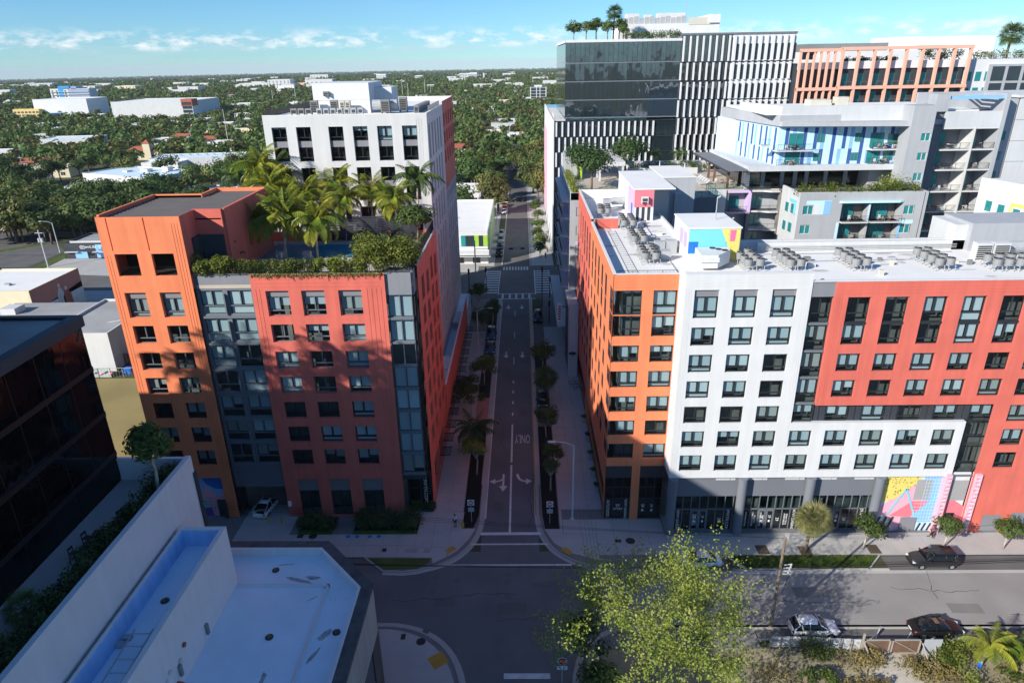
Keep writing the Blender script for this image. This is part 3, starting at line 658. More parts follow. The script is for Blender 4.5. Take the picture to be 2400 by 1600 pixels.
# grey glazed bay
gx, gw = -35.2, 6.2
wall(B1, 'bay_wall', (gx, 68.95, 4.2), 0, gw, 26.85, [(0.25, 0.55 + 4.0 + 3.15 * k - 1.2, 2.85, 0.55 + 4.0 + 3.15 * k + 1.5, 0.12) for k in range(7)] + [(3.35, 0.55 + 4.0 + 3.15 * k - 1.2, 5.95, 0.55 + 4.0 + 3.15 * k + 1.5, 0.12) for k in range(7)] + [(0.3, 0.35, 2.7, 2.5, 0.1, True), (3.5, 0.35, 5.9, 2.5, 0.1, True)], 'stucco_dark', 0.12)
for k in range(7):
    for x in (0.25, 3.35): window(B1, (gx + x, 69.06, 7.55 + 3.15 * k), 0, 2.6, 2.7, strip=0.36, blind=random.choice([1, 1, 1, 0.99, 0.6, 0]) if k > 2 else random.choice([1, .6, 0, .99]), frame='frame_grey')
    box('spandrel', 'frame_grey', B1, gx + 0.05, gx + gw - 0.05, 68.78, 69.0, 7.13 + 3.15 * k, 7.38 + 3.15 * k)
    box('fin', 'frame_grey', B1, gx + 2.92, gx + 3.06, 68.7, 69.0, 7.5 + 3.15 * k, 9.9 + 3.15 * k)
# garage mouth
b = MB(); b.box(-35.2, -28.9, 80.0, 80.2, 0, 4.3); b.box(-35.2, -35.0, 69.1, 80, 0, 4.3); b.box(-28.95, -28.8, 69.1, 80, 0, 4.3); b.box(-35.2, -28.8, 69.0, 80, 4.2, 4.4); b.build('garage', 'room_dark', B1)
# red front
rx, W, H = -29.0, 14.3, 31.05
ops = []
for x in (1.45, 5.28, 9.25):
    for i, z in enumerate(ROWS): ops.append((x, z, x + 2.47, z + (2.88 if i == 0 else 2.1), 0.42))
    ops.append((x + 0.1, 0.15, x + 2.6, 5.5, 0.5))
for k in range(3): ops.append((0.5, 29.55 + 0.42 * k, 13.8, 29.59 + 0.42 * k, 0.03, True))
for x in (0.45, 0.85, 12.35, 12.85, 13.35, 13.85): ops.append((x, 6.5, x + 0.045, 29.4, 0.03, True))
wall(B1, 'front_wall', (rx, 68.5, 0), 0, W, H, ops, 'red_paint', 0.4)
for x in (1.45, 5.28, 9.25):
    for i, z in enumerate(ROWS): window(B1, (rx + x, 68.86, z), 0, 2.47, 2.88 if i == 0 else 2.1, panel=0.72 if i == 0 else 0, frame='frame_grey' if i < 4 else 'frame_metal')
    f = window(B1, (rx + x + 0.1, 68.95, 0.15), 0, 2.5, 5.35, style='none', blind=0, panel=1.9)
# glazed corner bay with chamfer
wall(B1, 'corner_parapet', (-14.7, 68.75, 28.5), 0, 2.75, 2.6, [], 'grey_paint', 0.1)
for k in range(8):
    z = 5.9 + 2.83 * k
    window(B1, (-14.65, 68.95, z + 0.2), 0, 2.65, 2.55, style='none', blind=random.choice([0, 0.99, 1, 1]), frame='frame_grey')
    box('spandrel', 'frame_grey', B1, -14.6, -11.95, 68.72, 69.0, z - 0.05, z + 0.2)
    window(B1, (-11.72, 69.1, z + 0.2), PI / 2, 1.5, 2.55, style='none', blind=0, frame='frame_metal')
b = MB(); b.box(-14.7, -11.95, 68.8, 70.7, 5.2, 5.85); b.build('bay_soffit', 'charcoal', B1)
b = MB(); b.box(-14.7, -11.75, 69.0, 70.6, 28.45, 31.05); b.build('corner_parapet', 'grey_paint', B1)
b = MB(); b.box(-14.6, -11.6, 70.7, 70.8, 0.1, 5.2); b.build('entrance_glazing', 'shop_glass', B1)
b = MB(); 
for x in (-14.5, -13.0, -11.7): b.box(x - .05, x + .05, 70.55, 70.72, 0.1, 5.2)
b.box(-14.5, -11.7, 70.55, 70.72, 2.6, 2.7); b.build('entrance_frame', 'frame_metal', B1)
text(B1, '29WYN.COM', 0.62, 'sign_white', (-12.4, 70.5, 2.5), (PI / 2, PI / 2, 0))
# side wall to the street
sy, W, H = 70.5, 17.6, 31.3
ops = []
for y in (2.6, 6.5, 10.4, 14.0):
    for i, z in enumerate(ROWS): ops.append((y, z - (0.6 if y in (6.5, 14.0) else 0), y + 2.0, z + (2.2 if i else 2.8) - (0.6 if y in (6.5, 14.0) else 0), 0.42))
for z in (0.4,): ops += [(3.0, z, 7.0, 4.6, 0.5), (8.0, z, 12.0, 4.6, .5)]
wall(B1, 'side_wall', (-11.5, sy, 0), PI / 2, W, H, ops, 'red_paint', 0.4)
for y in (2.6, 6.5, 10.4, 14.0):
    for i, z in enumerate(ROWS):
        d = 0.6 if y in (6.5, 14.0) else 0
        window(B1, (-11.86, sy + y, z - d), PI / 2, 2.0, 2.2 if i else 2.8, blind=random.choice([0, 0, 0.5]))
for y in (3.0, 8.0): box('shop_window', 'shop_glass', B1, -12.1, -12.0, sy + y, sy + y + 4, 0.4, 4.6)
b = MB(); b.box(-43.6, -12.2, 70.9, 87.8, 0, 29.4); b.build('core', 'room_wall', B1)
b = MB(); b.box(-43.9, -43.6, 68.6, 80.6, 0, 37.3); b.box(-43.9, -11.6, 87.8, 88.1, 0, 31.0); b.box(-38.2, -32.0, 84.75, 85.0, 0, 37.0); b.box(-43.9, -38.1, 80.4, 80.7, 0, 37.3); b.build('rear_wall', 'red_paint', B1)
# inner pool side walls of the raised orange part
b = MB(); b.box(-35.25, -35.2, 68.55, 71.9, 29.5, 37.3); b.box(-35.4, -32.3, 71.9, 72.2, 29.5, 37.3); b.box(-32.35, -32.05, 72.2, 84.5, 29.5, 37.3); b.build('pool_side_wall', 'red_paint', B1)
b = MB(); b.box(-35.18, -34.9, 70.2, 71.85, 29.6, 34.6); b.box(-35.0, -32.4, 71.7, 71.88, 29.6, 34.6); b.build('pool_side_door', 'charcoal', B1)
# louvred roof: every slat a piece
b = MB(); b.box(-43.6, -35.3, 68.8, 71.9, 36.2, 36.35); b.box(-43.6, -32.4, 71.9, 80.4, 36.2, 36.35); b.box(-38.1, -32.4, 80.4, 84.5, 36.2, 36.35); b.build('roof_deck', 'roof_dark', B1)
y = 68.95
while y < 84.2:
    x0 = -43.6 if y < 80.4 else -38.0; x1 = -35.35 if y < 71.9 else -32.4
    def sl(a=round(x1 - x0, 2)): b = MB(); b.box(0, a, 0, 0.42, 0, 0.16); return b.mesh('roof_slat', 'louvre_brown')
    child('roof_slat', wmesh(('slat', round(x1 - x0, 2)), sl), B1, (x0 + 28, y - 68.5, 36.9)); y += 0.78
b = MB()
for x0, x1, y0, y1 in ((-43.9, -43.65, 68.9, 80.6), (-43.9, -38.0, 80.4, 80.65), (-38.2, -37.95, 80.6, 84.6), (-38.2, -32, 84.5, 84.75)): b.box(x0, x1, y0, y1, 36.9, 37.45)
b.build('roof_kerb', 'orange_paint', B1)
# pool deck
b = MB(); b.box(-35, -11.8, 68.9, 79.0, 29.4, 29.8); b.box(-35, -11.8, 86.2, 88, 29.4, 29.8); b.box(-35, -32.2, 79.0, 86.2, 29.4, 29.8); b.box(-19.8, -11.8, 79, 86.2, 29.4, 29.8); b.build('pool_deck', 'deck', B1)
b = MB(); b.box(-32.2, -19.8, 79.0, 86.2, 29.6, 29.72); b.build('pool_water', 'water', B1)
b = MB()
for x0, x1, y0, y1 in ((-32.35, -32.1, 78.85, 86.35), (-19.9, -19.65, 78.85, 86.35), (-32.1, -19.9, 78.85, 79.1), (-32.1, -19.9, 86.1, 86.35)): b.box(x0, x1, y0, y1, 29.7, 29.86)
b.build('pool_coping', 'concrete', B1)
b = MB(); b.box(-34.8, -11.9, 68.9, 70.3, 29.8, 30.75); b.box(-13.2, -11.9, 70.3, 87.5, 29.8, 30.75); b.build('planter', 'grey_paint', B1)
railing(B1, (-35.1, 68.62, 31.05), 0, 23.1, 1.05, 0.12); railing(B1, (-11.75, 69.0, 31.1), PI / 2, 18.5, 1.35, 0.12)
b = MB()
for i in range(14): b.box(-27.5, -13.6, 87.4, 87.5, 30.0 + i * 0.22, 30.15 + i * 0.22)
b.build('trellis', 'charcoal', B1)
b = MB(); b.box(-11.65, -11.45, 70.4, 88.1, 31.3, 31.38); b.build('parapet_cap', 'stucco_light', B1)
# podium shops beyond, along the pavement
B1b = thing('shop_podium', 'low red shop podium with a pale capped parapet along the left pavement', 'building', (-14, 107, 0))
b = MB(); b.box(-11.55, -11.4, 88.2, 128.0, 0, 8.2); b.build('parapet_wall', 'red_paint', B1b)
def cap(): b = MB(); b.box(-0.12, 0.12, 0.03, 1.92, 0, 0.10); return b.mesh('coping', 'white_wall')
for i in range(20): child('coping', wmesh('cap1', cap), B1b, (-11.47 + 14, 88.2 + i * 1.98 - 107, 8.2))
b = MB(); b.box(-37, -11.56, 88.2, 101.4, 4.4, 5.0); b.box(-13.7, -11.56, 101.4, 128, 4.4, 5.0); b.box(-13.7, -11.56, 128, 140, 0, 4.8); b.build('terrace_deck', 'roof_membrane', B1b)
b = MB(); b.box(-13.2, -11.7, 96, 101, 7.0, 7.15); b.box(-13.3, -11.7, 118, 124, 6.4, 6.5); b.build('terrace_canopy', 'white_wall', B1b)
def awn():
    b = MB(); b.box(0, 1.5, 0, 0.06, 0, 0.1); b.box(0, 1.5, 2.1, 2.16, 0, 0.1)
    for i in range(7): b.box(0.1 + i * 0.2, 0.2 + i * 0.2, 0.06, 2.1, 0.02, 0.08)
    return b.mesh('awning', 'black_metal')
for i in range(13): child('awning', wmesh('awn', awn), B1b, (-11.4 + 14, 77.5 + i * 3.75 - 107, 3.0))
def shopf(): b = MB(); b.box(0, 0.06, 0, 2.4, 0.3, 2.9); return b.mesh('shop_window', 'shop_glass')
for i in range(10): child('shop_window', wmesh('sw1', shopf), B1b, (-11.39 + 14, 89.0 + i * 3.75 - 107, 0))

# ------------------------------------------------------------------ white mid rise behind the pool deck
B2 = thing('midrise_building', 'white block with dark paired windows and a crowded plant roof behind the pool palms', 'building', (-25, 101.5, 0))
X0, X1, Y0, Y1, ZT = -37.2, -13.6, 101.5, 122.0, 44.65
ops = []; cols = [-36.1, -32.55, -27.87, -24.35, -20.83, -17.24]; base = [38.2, 32.45, 26.7, 20.95, 15.2, 9.4]
for c in cols:
    for z in base: ops.append((c - X0, z, c - X0 + 2.12, z + 4.85, 0.4))
for k in range(3): ops.append((22.1 + 0.35 * k, 8, 22.14 + 0.35 * k, 44.0, 0.03, True))
wall(B2, 'front_wall', (X0, Y0, 0), 0, X1 - X0, ZT, ops, 'white_wall', 0.4)
for c in cols:
    for j, z in enumerate(base):
        if j > 3: continue
        window(B2, (c, Y0 + 0.36, z + 2.85), 0, 2.12, 2.0, blind=random.choice([0.12, 1, 0.99, 0, 0, 0.3]) if j == 0 else 0)
        window(B2, (c, Y0 + 0.36, z), 0, 2.12, 2.85, panel=0.85, blind=random.choice([0, 0.99, 0, 0]) if j == 0 else 0)
ops = [(1.3 + 3.55 * i, z, 2.9 + 3.55 * i, z + 4.85, 0.4) for i in range(5) for z in base]
wall(B2, 'side_wall', (X1, Y0, 0), PI / 2, Y1 - Y0, ZT, ops, 'white_wall', 0.4)
for i in range(5):
    for z in base[:5]: box('window', 'far_glass', B2, X1 - 0.5, X1 - 0.4, Y0 + 1.3 + 3.55 * i, Y0 + 2.9 + 3.55 * i, z, z + 4.85)
ops = [(1.0 + 3.9 * i, z, 2.9 + 3.9 * i, z + 2.2, 0.35) for i in range(5) for z in (41, 38, 34.8)]
wall(B2, 'end_wall', (X1, Y1, 30.2), PI / 2, 19, 15.0, [(a, c - 30.2, d, e - 30.2, 0.35) for a, c, d, e, _ in ops], 'red_paint', 0.4)
for a, c, d, e, _ in ops: box('window', 'far_glass', B2, X1 - 0.45, X1 - 0.35, Y1 + a, Y1 + d, c, e)
ops = [(1.3 + 3.55 * i, z, 2.9 + 3.55 * i, z + 4.85, 0.4) for i in range(5) for z in base[2:]]
wall(B2, 'side_wall', (X1 + 0.0, Y1, 0), PI / 2, 19, 30.2, ops + [(0, 28.2, 19, 29.7, 0.4, True)], 'white_wall', 0.4)
for i in range(5):
    for z in base[2:5]: box('window', 'far_glass', B2, X1 - 0.5, X1 - 0.4, Y1 + 1.3 + 3.55 * i, Y1 + 2.9 + 3.55 * i, z, z + 4.85)
b = MB(); b.box(X0, X1 - 1.2, Y0 + 1.2, 140.9, 0, 43.6); b.box(-38, X1 - 1.2, 141, 151, 0, 43.6); b.build('core', 'room_dark', B2)  # second box is an unseen rear wing, added for its shadow on the far street
b = MB(); b.box(X0, X0 + .3, Y0 + .05, 152, 0, ZT); b.box(X0, X1, 140.8, 141, 0, 45.2); b.box(-38.2, -30, 151, 151.3, 0, ZT); b.build('rear_wall', 'white_wall', B2)  # walls past the end wall belong to the added, unseen rear wing
b = MB(); b.box(X0 + .3, X1 - .3, Y0 + .4, 140.7, 43.5, 44.4); b.build('roof', 'roof_white', B2)
b = MB(); b.box(X1 - .35, X1, Y0 + .4, Y1, 44.6, 44.7); b.box(X0, X1, Y0, Y0 + .35, 44.65, 44.72); b.build('parapet_cap', 'roof_white', B2)
def rooftop_screen(x0, x1, y0, y1, z):
    b = MB(); n = int(max(abs(x1 - x0), abs(y1 - y0)) / 0.25)
    for i in range(n): t = i / n; x = x0 + (x1 - x0) * t; y = y0 + (y1 - y0) * t; b.box(x - .04, x + .04, y - .04, y + .04, z, z + 1.35)
    return b
rooftop_screen(X0 + .3, X0 + .3, Y0 + .5, 138, 44).build('screen', 'grille', B2); rooftop_screen(X1 - .5, X1 - .5, Y0 + 6, Y1, 44).build('screen', 'unit_grey', B2)
b = MB(); b.box(-31.4, -22.9, 108.0, 118.5, 43.7, 48.7); b.box(-22.9, -20.3, 112.5, 118, 43.7, 47.9); b.build('plant_house', 'white_paint', B2)
b = MB(); b.box(-31.42, -22.88, 107.96, 108.0, 46.3, 46.36); b.build('plant_house_trim', 'stucco_light', B2)
b = MB(); b.box(-22.5, -21.9, 112.44, 112.5, 43.75, 45.8); b.build('plant_house_door', 'stucco_grey', B2)
# roof plant
def unit_box(x, y, z, lx, ly, lz, lab, group, m='unit_grey', parent=None, grille=True):
    t = thing('condenser_unit', lab, 'air conditioner', (x, y, z), group); LOCAL.add(t.name)
    b = MB(); b.box(-lx / 2, lx / 2, -ly / 2, ly / 2, 0.25, lz); b.box(-lx / 2, -lx / 2 + .1, -ly / 2, ly / 2, 0, .25); b.box(lx / 2 - .1, lx / 2, -ly / 2, ly / 2, 0, .25); b.build('casing', m, t)
    if grille:
        b = MB()
        for k in range(6): b.box(-lx / 2 + .12, lx / 2 - .12, -ly / 2 - .03, -ly / 2, 0.35 + (lz - .55) * k / 6, 0.35 + (lz - .55) * (k + .6) / 6)
        b.build('grille', 'grille', t)
    return t
for i in range(7): unit_box(-29.6 + i * 1.0, 104.2 + 0.02 * i, 44.4, 0.75, 0.5, 1.0, 'small grey condenser unit in the row behind the white parapet', 'small condensers behind the white parapet', 'galvanised')
for i in range(3): unit_box(-33.6 + i * 1.1, 105.0, 44.4, 0.9, 0.6, 1.0, 'small grey condenser unit at the left end of the white roof', 'condensers at the left end of the white roof')
for x, y in ((-31.0, 106.8), (-28.0, 106.8)): unit_box(x, y, 44.4, 1.1, 0.7, 2.0, 'tall grey condenser cabinet against the white plant house front', 'tall cabinets at the white plant house')
for x, y in ((-26.7, 106.6), (-25.9, 106.6)): unit_box(x, y, 44.4, 0.7, 0.9, 1.9, 'tall pale cabinet beside the white plant house corner', 'pale cabinets at the plant house corner', 'unit_cream')
unit_box(-20.2, 106.0, 44.4, 1.3, 1.0, 2.0, 'grey condenser cabinet in front of the white roof duct', 'cabinet before the duct'); unit_box(-18.2, 110, 44.4, 1.2, 1.0, 2.1, 'grey condenser cabinet right of the white roof duct', 'cabinet right of the duct')
for i in range(11): unit_box(-15.6, 106 + i * 1.25, 44.4, 0.7, 0.9, 1.1, 'grey condenser unit in the row along the street parapet of the white roof', 'condensers along the street parapet')
b = MB(); b.tube((-22.3, 107.2, 45.6), (-18.6, 107.2, 45.6), 0.75, 12); b.box(-21.9, -19, 106.9, 107.5, 44.4, 44.5); tag(b.build('roof_duct', 'galvanised'), 'fat round duct on the white roof beside the plant house', 'duct')
unit_box(-29.3, 107.7, 46.9, 0.8, 0.5, 0.7, 'small condenser unit hung high on the white plant house wall', 'wall condenser on the plant house')
# ------------------------------------------------------------------ white, orange and red block, right of the street
B3 = thing('apartment_building', 'white, orange and red apartment block with shopfronts and a mural', 'building', (35, 64.9, 0))
FY = 64.9
RT = [26.9, 23.87, 20.82, 17.77, 14.74, 11.7, 8.66]
# white slab and its low arm
ops = []
for x in (17.15, 21.03, 24.91):
    for i, z in enumerate(RT): ops.append((x - 16.15, z - 7.75, x - 16.15 + 2.46, z - 7.75 + (3.03 if i == 0 else 2.05), 0.26))
for k in range(4): ops.append((0.5, 22.55 + 0.3 * k, 12.3, 22.585 + 0.3 * k, 0.025, True))
for x in (0.18, 0.42, 0.66, 11.95, 12.2, 12.45): ops.append((x, 0.6, x + 0.035, 22.3, 0.025, True))
wall(B3, 'front_wall', (16.15, FY, 7.75), 0, 12.65, 23.85, ops, 'white_paint', 0.26)
ops = []
for k in range(5):
    for z in RT[5:]: ops.append((28.79 + 3.88 * k - 28.8 + (0.02 if k == 0 else 0), z - 7.75, 28.79 + 3.88 * k - 28.8 + 2.46, z - 7.75 + 2.05, 0.26))
wall(B3, 'front_wall', (28.8, FY, 7.75), 0, 18.8, 6.95, ops, 'white_paint', 0.26, side=0.5)
for x in [17.15, 21.03, 24.91]:
    for i, z in enumerate(RT): window(B3, (x, FY + 0.22, z), 0, 2.46, 3.03 if i == 0 else 2.05, panel=0.75 if i == 0 else 0, blind=1 if i == 0 else None)
for k in range(5):
    for z in RT[5:]: window(B3, (28.79 + 3.88 * k, FY + 0.22, z), 0, 2.46, 2.05, blind=random.choice([1, 1, 0.99, 0.99, 1, .8]))
b = MB(); b.box(16.2, 28.8, 65.16, 65.35, 30.5, 31.6); b.box(28.7, 28.8, 65.1, 66.2, 14.7, 31.6); b.build('return_wall', 'white_paint', B3)
wall(B3, 'return_wall', (16.15, 67.65, 7.75), -PI / 2, 2.75, 23.85, [(1.3, z - 7.75, 1.75, z - 7.75 + 2.0, 0.12, True) for z in RT], 'white_paint', 0.12)
# charcoal glazed bay and band
for i, z in enumerate([26.2, 23.15, 20.1, 17.05, 14.75]):
    h = 2.85 if i == 0 else (2.75 if i < 4 else 2.05)
    window(B3, (28.85, FY + 0.4, z), 0, 2.25, h, strip=0.36, blind=random.choice([0.99, 0.5, 1, 0]))
    box('spandrel', 'frame_grey', B3, 28.85, 31.1, FY + 0.25, FY + 0.5, z - 0.25, z)
b = MB(); b.box(28.8, 31.15, FY + 0.1, FY + 0.45, 29.05, 30.7); b.build('bay_panel', 'grey_paint', B3)
for k in range(5):
    x = 32.5 + 3.86 * k
    window(B3, (x, FY + 0.4, 14.75), 0, 2.4, 2.02, blind=random.choice([1, 0, 0.99, 0.6]))
    for d in (-1.3, -0.62): box('infill_panel', 'charcoal', B3, x + d, x + d + 0.58, FY + 0.42, FY + 0.55, 14.75, 16.8)
box('infill_panel', 'charcoal', B3, 31.1, 31.3, FY + 0.42, FY + .55, 14.75, 16.8)
for i, z in enumerate([11.75, 8.1]): window(B3, (47.65, FY + 0.4, z), 0, 2.35, 2.9 if i == 0 else 3.5, strip=0.38, blind=random.choice([0, 1]))
# red
rc = [32.55, 36.33, 40.2, 44.05, 47.92, 51.8, 55.7, 59.5]
ops = []
for x in rc:
    ops += [(x - 31.15, 23.83 - 16.8, x - 31.15 + 2.3, 29.0 - 16.8, 0.28), (x - 31.15, 20.8 - 16.8, x - 31.15 + 2.35, 22.83 - 16.8, .28), (x - 31.15, 17.78 - 16.8, x - 31.15 + 2.35, 19.8 - 16.8, .28)]
for k in range(4): ops.append((0.5, 12.55 + 0.33 * k, 32, 12.59 + 0.33 * k, 0.025, True))
for k in range(3): ops.append((0.5, 0.15 + 0.2 * k, 17.5, 0.185 + 0.2 * k, 0.025, True))
for x in (0.3, 0.55, 0.8): ops.append((x, 0.8, x + 0.035, 12.4, 0.025, True))
wall(B3, 'front_wall', (31.15, FY, 16.8), 0, 32.85, 13.85, ops, 'red_paint', 0.28, side=0.5)
for x in rc[:7]:
    window(B3, (x, FY + 0.24, 26.25), 0, 2.3, 2.75, strip=0.36); box('spandrel', 'frame_metal', B3, x, x + 2.3, FY + 0.1, FY + 0.4, 26.02, 26.25)
    window(B3, (x, FY + 0.24, 23.83), 0, 2.3, 2.19)
    for z in (20.8, 17.78): window(B3, (x, FY + 0.24, z), 0, 2.35, 2.02)
ops = []
for x in rc[5:]:
    for z in (14.65, 11.7, 8.8): ops.append((x - 50.0, z, x - 50.0 + 2.35, z + 2.03, 0.28))
ops += [(2.4, 0.1, 4.6, 2.5, 0.15, True), (5.6, 0.1, 9, 2.8, 0.15, True)]
wall(B3, 'front_wall', (50.0, FY, 0), 0, 14, 16.8, ops, 'red_paint', 0.28)
for x in rc[5:7]:
    for z in (14.65, 11.7, 8.8): window(B3, (x, FY + 0.24, z), 0, 2.35, 2.03)
box('service_door', 'panel_grey', B3, 52.42, 54.58, FY + 0.05, FY + 0.14, 0.12, 2.5); box('service_door', 'panel_grey', B3, 55.62, 58.98, FY + 0.05, FY + 0.14, 0.12, 2.8)
# shopfront storey
b = MB(); b.box(16.3, 40.2, FY + 0.55, FY + 0.8, 4.9, 7.75); b.box(16.15, 50.0, FY + 0.05, FY + 0.55, 7.7, 7.76); b.build('shop_fascia', 'stucco_dark', B3)
def vent(): b = MB(); b.box(0, 1.6, 0, 0.04, 0, 0.55); b.box(1.66, 2.2, 0, .04, 0, .55); return b.mesh('vent_panel', 'stucco_light')
for x in (21.6, 25.2, 29.4, 33.0, 37.2): child('vent_panel', wmesh('vp', vent), B3, (x - 35, FY + 0.5 - FY, 7.1))
for x in (16.65, 24.52, 32.14, 39.85):
    b = MB(); b.cyl(x, FY + 0.0, 0.1, 7.72, 0.52, 18); b.build('column', 'stucco_dark', B3, smooth=False)
def shopbay(x0, x1):
    n = 7; w = (x1 - x0) / n; f = MB()
    for i in range(n + 1): f.box(x0 + i * w - 0.04, x0 + i * w + 0.04, FY + 0.6, FY + 0.75, 0.12, 4.9)
    f.box(x0, x1, FY + 0.6, FY + 0.75, 3.0, 3.12); f.box(x0, x1, FY + .6, FY + .75, .12, .25)
    fr = f.build('shopfront_frame', 'frame_grey', B3)
    for i in range(n):
        door = i in (2, 3)
        p = box('pane', 'shop_glass', fr, x0 + i * w + .04, x0 + (i + 1) * w - .04, FY + 0.68, FY + 0.70, 0.25, 3.0)
        p2 = box('pane', 'pane_glass', fr, x0 + i * w + .04, x0 + (i + 1) * w - .04, FY + 0.68, FY + 0.70, 3.12, 4.9)
        if door:
            d = MB(); X = x0 + i * w
            d.box(X + .05, X + .17, FY + .55, FY + .66, .15, 2.95); d.box(X + w - .17, X + w - .05, FY + .55, FY + .66, .15, 2.95); d.box(X + .17, X + w - .17, FY + .55, FY + .66, 2.8, 2.95); d.box(X + .17, X + w - .17, FY + .55, FY + .66, .15, .35)
            d.build('shop_door', 'frame_grey', B3)
            text(B3, '29', 0.42, 'sign_white', (X + w / 2, FY + .6, 2.0), (PI / 2, PI / 2, 0)); box('sign_square', 'sign_white', B3, X + w / 2 - .1, X + w / 2 + .1, FY + .59, FY + .62, 1.25, 1.5)
    return w
for x0, x1, words in ((17.2, 23.95, ['NOW LEASING', '', 'SMART TECH\nAPARTMENTS', '', '', '29', '29WYN.COM']), (25.1, 31.55, ['SWIMMING POOL', 'ELECTRIC\nCAR CHARGING', 'TOP-TIER\nFITNESS CENTER', '', '29', 'SMART TECH\nAPARTMENTS', 'NOW LEASING']), (32.75, 39.3, ['29', 'NOW LEASING', '', '', '29', '', '29WYN.COM'])):
    w = shopbay(x0, x1)
    for i, t in enumerate(words):
        if t: text(B3, t, {'N': 0.44, '2': 0.5}.get(t[0], 0.26) if t != '29' else 0.5, 'sign_white', (x0 + (i + .5) * w, FY + 0.62, 1.6), (PI / 2, PI / 2, 0))
b = MB(); b.box(16.3, 39.8, 68.5, 68.7, 0, 7.7); b.box(16.3, 40, 66, 68.5, 5.0, 5.1); b.build('shop_interior', 'room_wall', B3)
b = MB(); b.box(16.3, 40, 65.7, 68.6, 0.0, 0.11); b.build('shop_floor', 'concrete', B3)
# mural bay and pink pilasters
def mural2():
    y = FY + 0.35; L = [('rose', [(40.3, 3.0), (43.9, 7.0), (46.9, 7), (46.9, 0.1), (40.3, .1)]), ('yellow_wall', [(40.3, 4.0), (42.2, 4.6), (44.2, 6.6), (44.9, 7.9), (40.3, 7.9)]), ('sky_paint', [(44.9, 7.9), (47.0, 7.9), (47.0, 1.2), (43.6, 1.2), (45.4, 4.3)]), ('pink', [(41.9, 2.2), (44.2, 4.2), (46.1, 4.2), (44.3, 2.0)]),
         ('roof_grey', [(44.2, 4.4), (46.0, 4.4), (46.0, 7.1), (44.2, 7.1)]), ('sky_pale', [(45.2, .1), (47.0, .1), (47.0, 1.3), (45.2, 1.3)]), ('white_paint', [(40.3, .1), (42.9, .1), (41.5, 2.3), (40.3, 2.3)])]
    ms = []; b = MB()
    for k, (m, p) in enumerate(L):
        if m not in ms: ms.append(m)
        b.poly([(a, y - .004 * k, z) for a, z in p], ms.index(m))
    def stripe(m, p, q, w, k):
        if m not in ms: ms.append(m)
        d = Vector((q[0] - p[0], q[1] - p[1])).normalized(); n = Vector((-d.y, d.x)) * w / 2
        b.poly([(p[0] - n.x, y - k, p[1] - n.y), (q[0] - n.x, y - k, q[1] - n.y), (q[0] + n.x, y - k, q[1] + n.y), (p[0] + n.x, y - k, p[1] + n.y)], ms.index(m))
    for p, q in (((41.6, 2.4), (43.2, 5.9)), ((43.2, 5.9), (44.9, 1.9)), ((44.9, 1.9), (47.0, 5.2))): stripe('cyan_paint', p, q, .2, .05)
    for i in range(8): stripe('sky_pale', (44.6 + i * .32, 1.3 if i < 2 else 1.3), (44.6 + i * .32, 7.9 if i > 1 else 3), .04, .052)
    for i in range(14): stripe('sky_pale', (44.4 if i < 6 else 45.2, 1.6 + i * .46), (47.0, 1.6 + i * .46), .04, .054)
    for i in range(3): stripe('charcoal', (40.4 + i * .75, .2), (41.2 + i * .75 - .3, 2.1), .3, .05); stripe('charcoal', (45.4 + i * .6, .15), (45.7 + i * .6, 1.2), .25, .05)
    rr = random.Random(5)
    for _ in range(90):
        a, z, d = rr.uniform(40.5, 44.2), rr.uniform(4.6, 7.8), rr.uniform(0, 3.1)
        if z > 4.4 + (a - 42) * .8: stripe('charcoal', (a, z), (a + .16 * math.cos(d), z + .16 * math.sin(d)), .05, .05)
    b.build('mural', ms, B3)
    c = MB(); c.box(40.3, 50, y + .01, y + .2, 0, 8.0); c.build('mural_wall', 'white_paint', B3)
    c = MB(); c.box(43.3, 45.1, y - .12, y + .0, .12, 2.0); c.build('service_door', 'panel_grey', B3)
    for x0, x1 in ((46.95, 47.55), (50.2, 50.85)):
        c = MB(); c.box(x0, x1, FY - 0.35, FY + .4, 0, 8.1, 0); mm = ['rose', 'hot_pink', 'white_paint']
        for k in range(44):
            z = .3 + k * .172; a = rr.uniform(x0, x1 - .35); c.poly([(a, FY - .36 - .001 * (k % 3), z), (a + .35, FY - .36 - .001 * (k % 3), z + .1), (a + .32, FY - .36 - .001 * (k % 3), z + .24), (a - .02, FY - .36 - .001 * (k % 3), z + .12)], 1 if k % 3 == 0 else 2)
        c.build('pilaster', mm, B3)
    c = MB(); c.poly([(47.6, y - .02, 0), (50.2, y - .02, 0), (50.2, y - .02, 3.4), (48.8, y - .02, 4.4), (47.6, y - .02, 4.2)]); c.poly([(47.6, y - .03, 4.3), (50.0, y - .03, 4.3), (50, y - .03, 7.0), (47.6, y - .03, 7)], 1); c.poly([(48.2, y - .035, 0.1), (49.3, y - .035, .1), (49.3, y - .035, 2.6), (48.2, y - .035, 2.6)], 2); c.build('mural', ['pink', 'roof_grey', 'black_metal'], B3)
mural2()
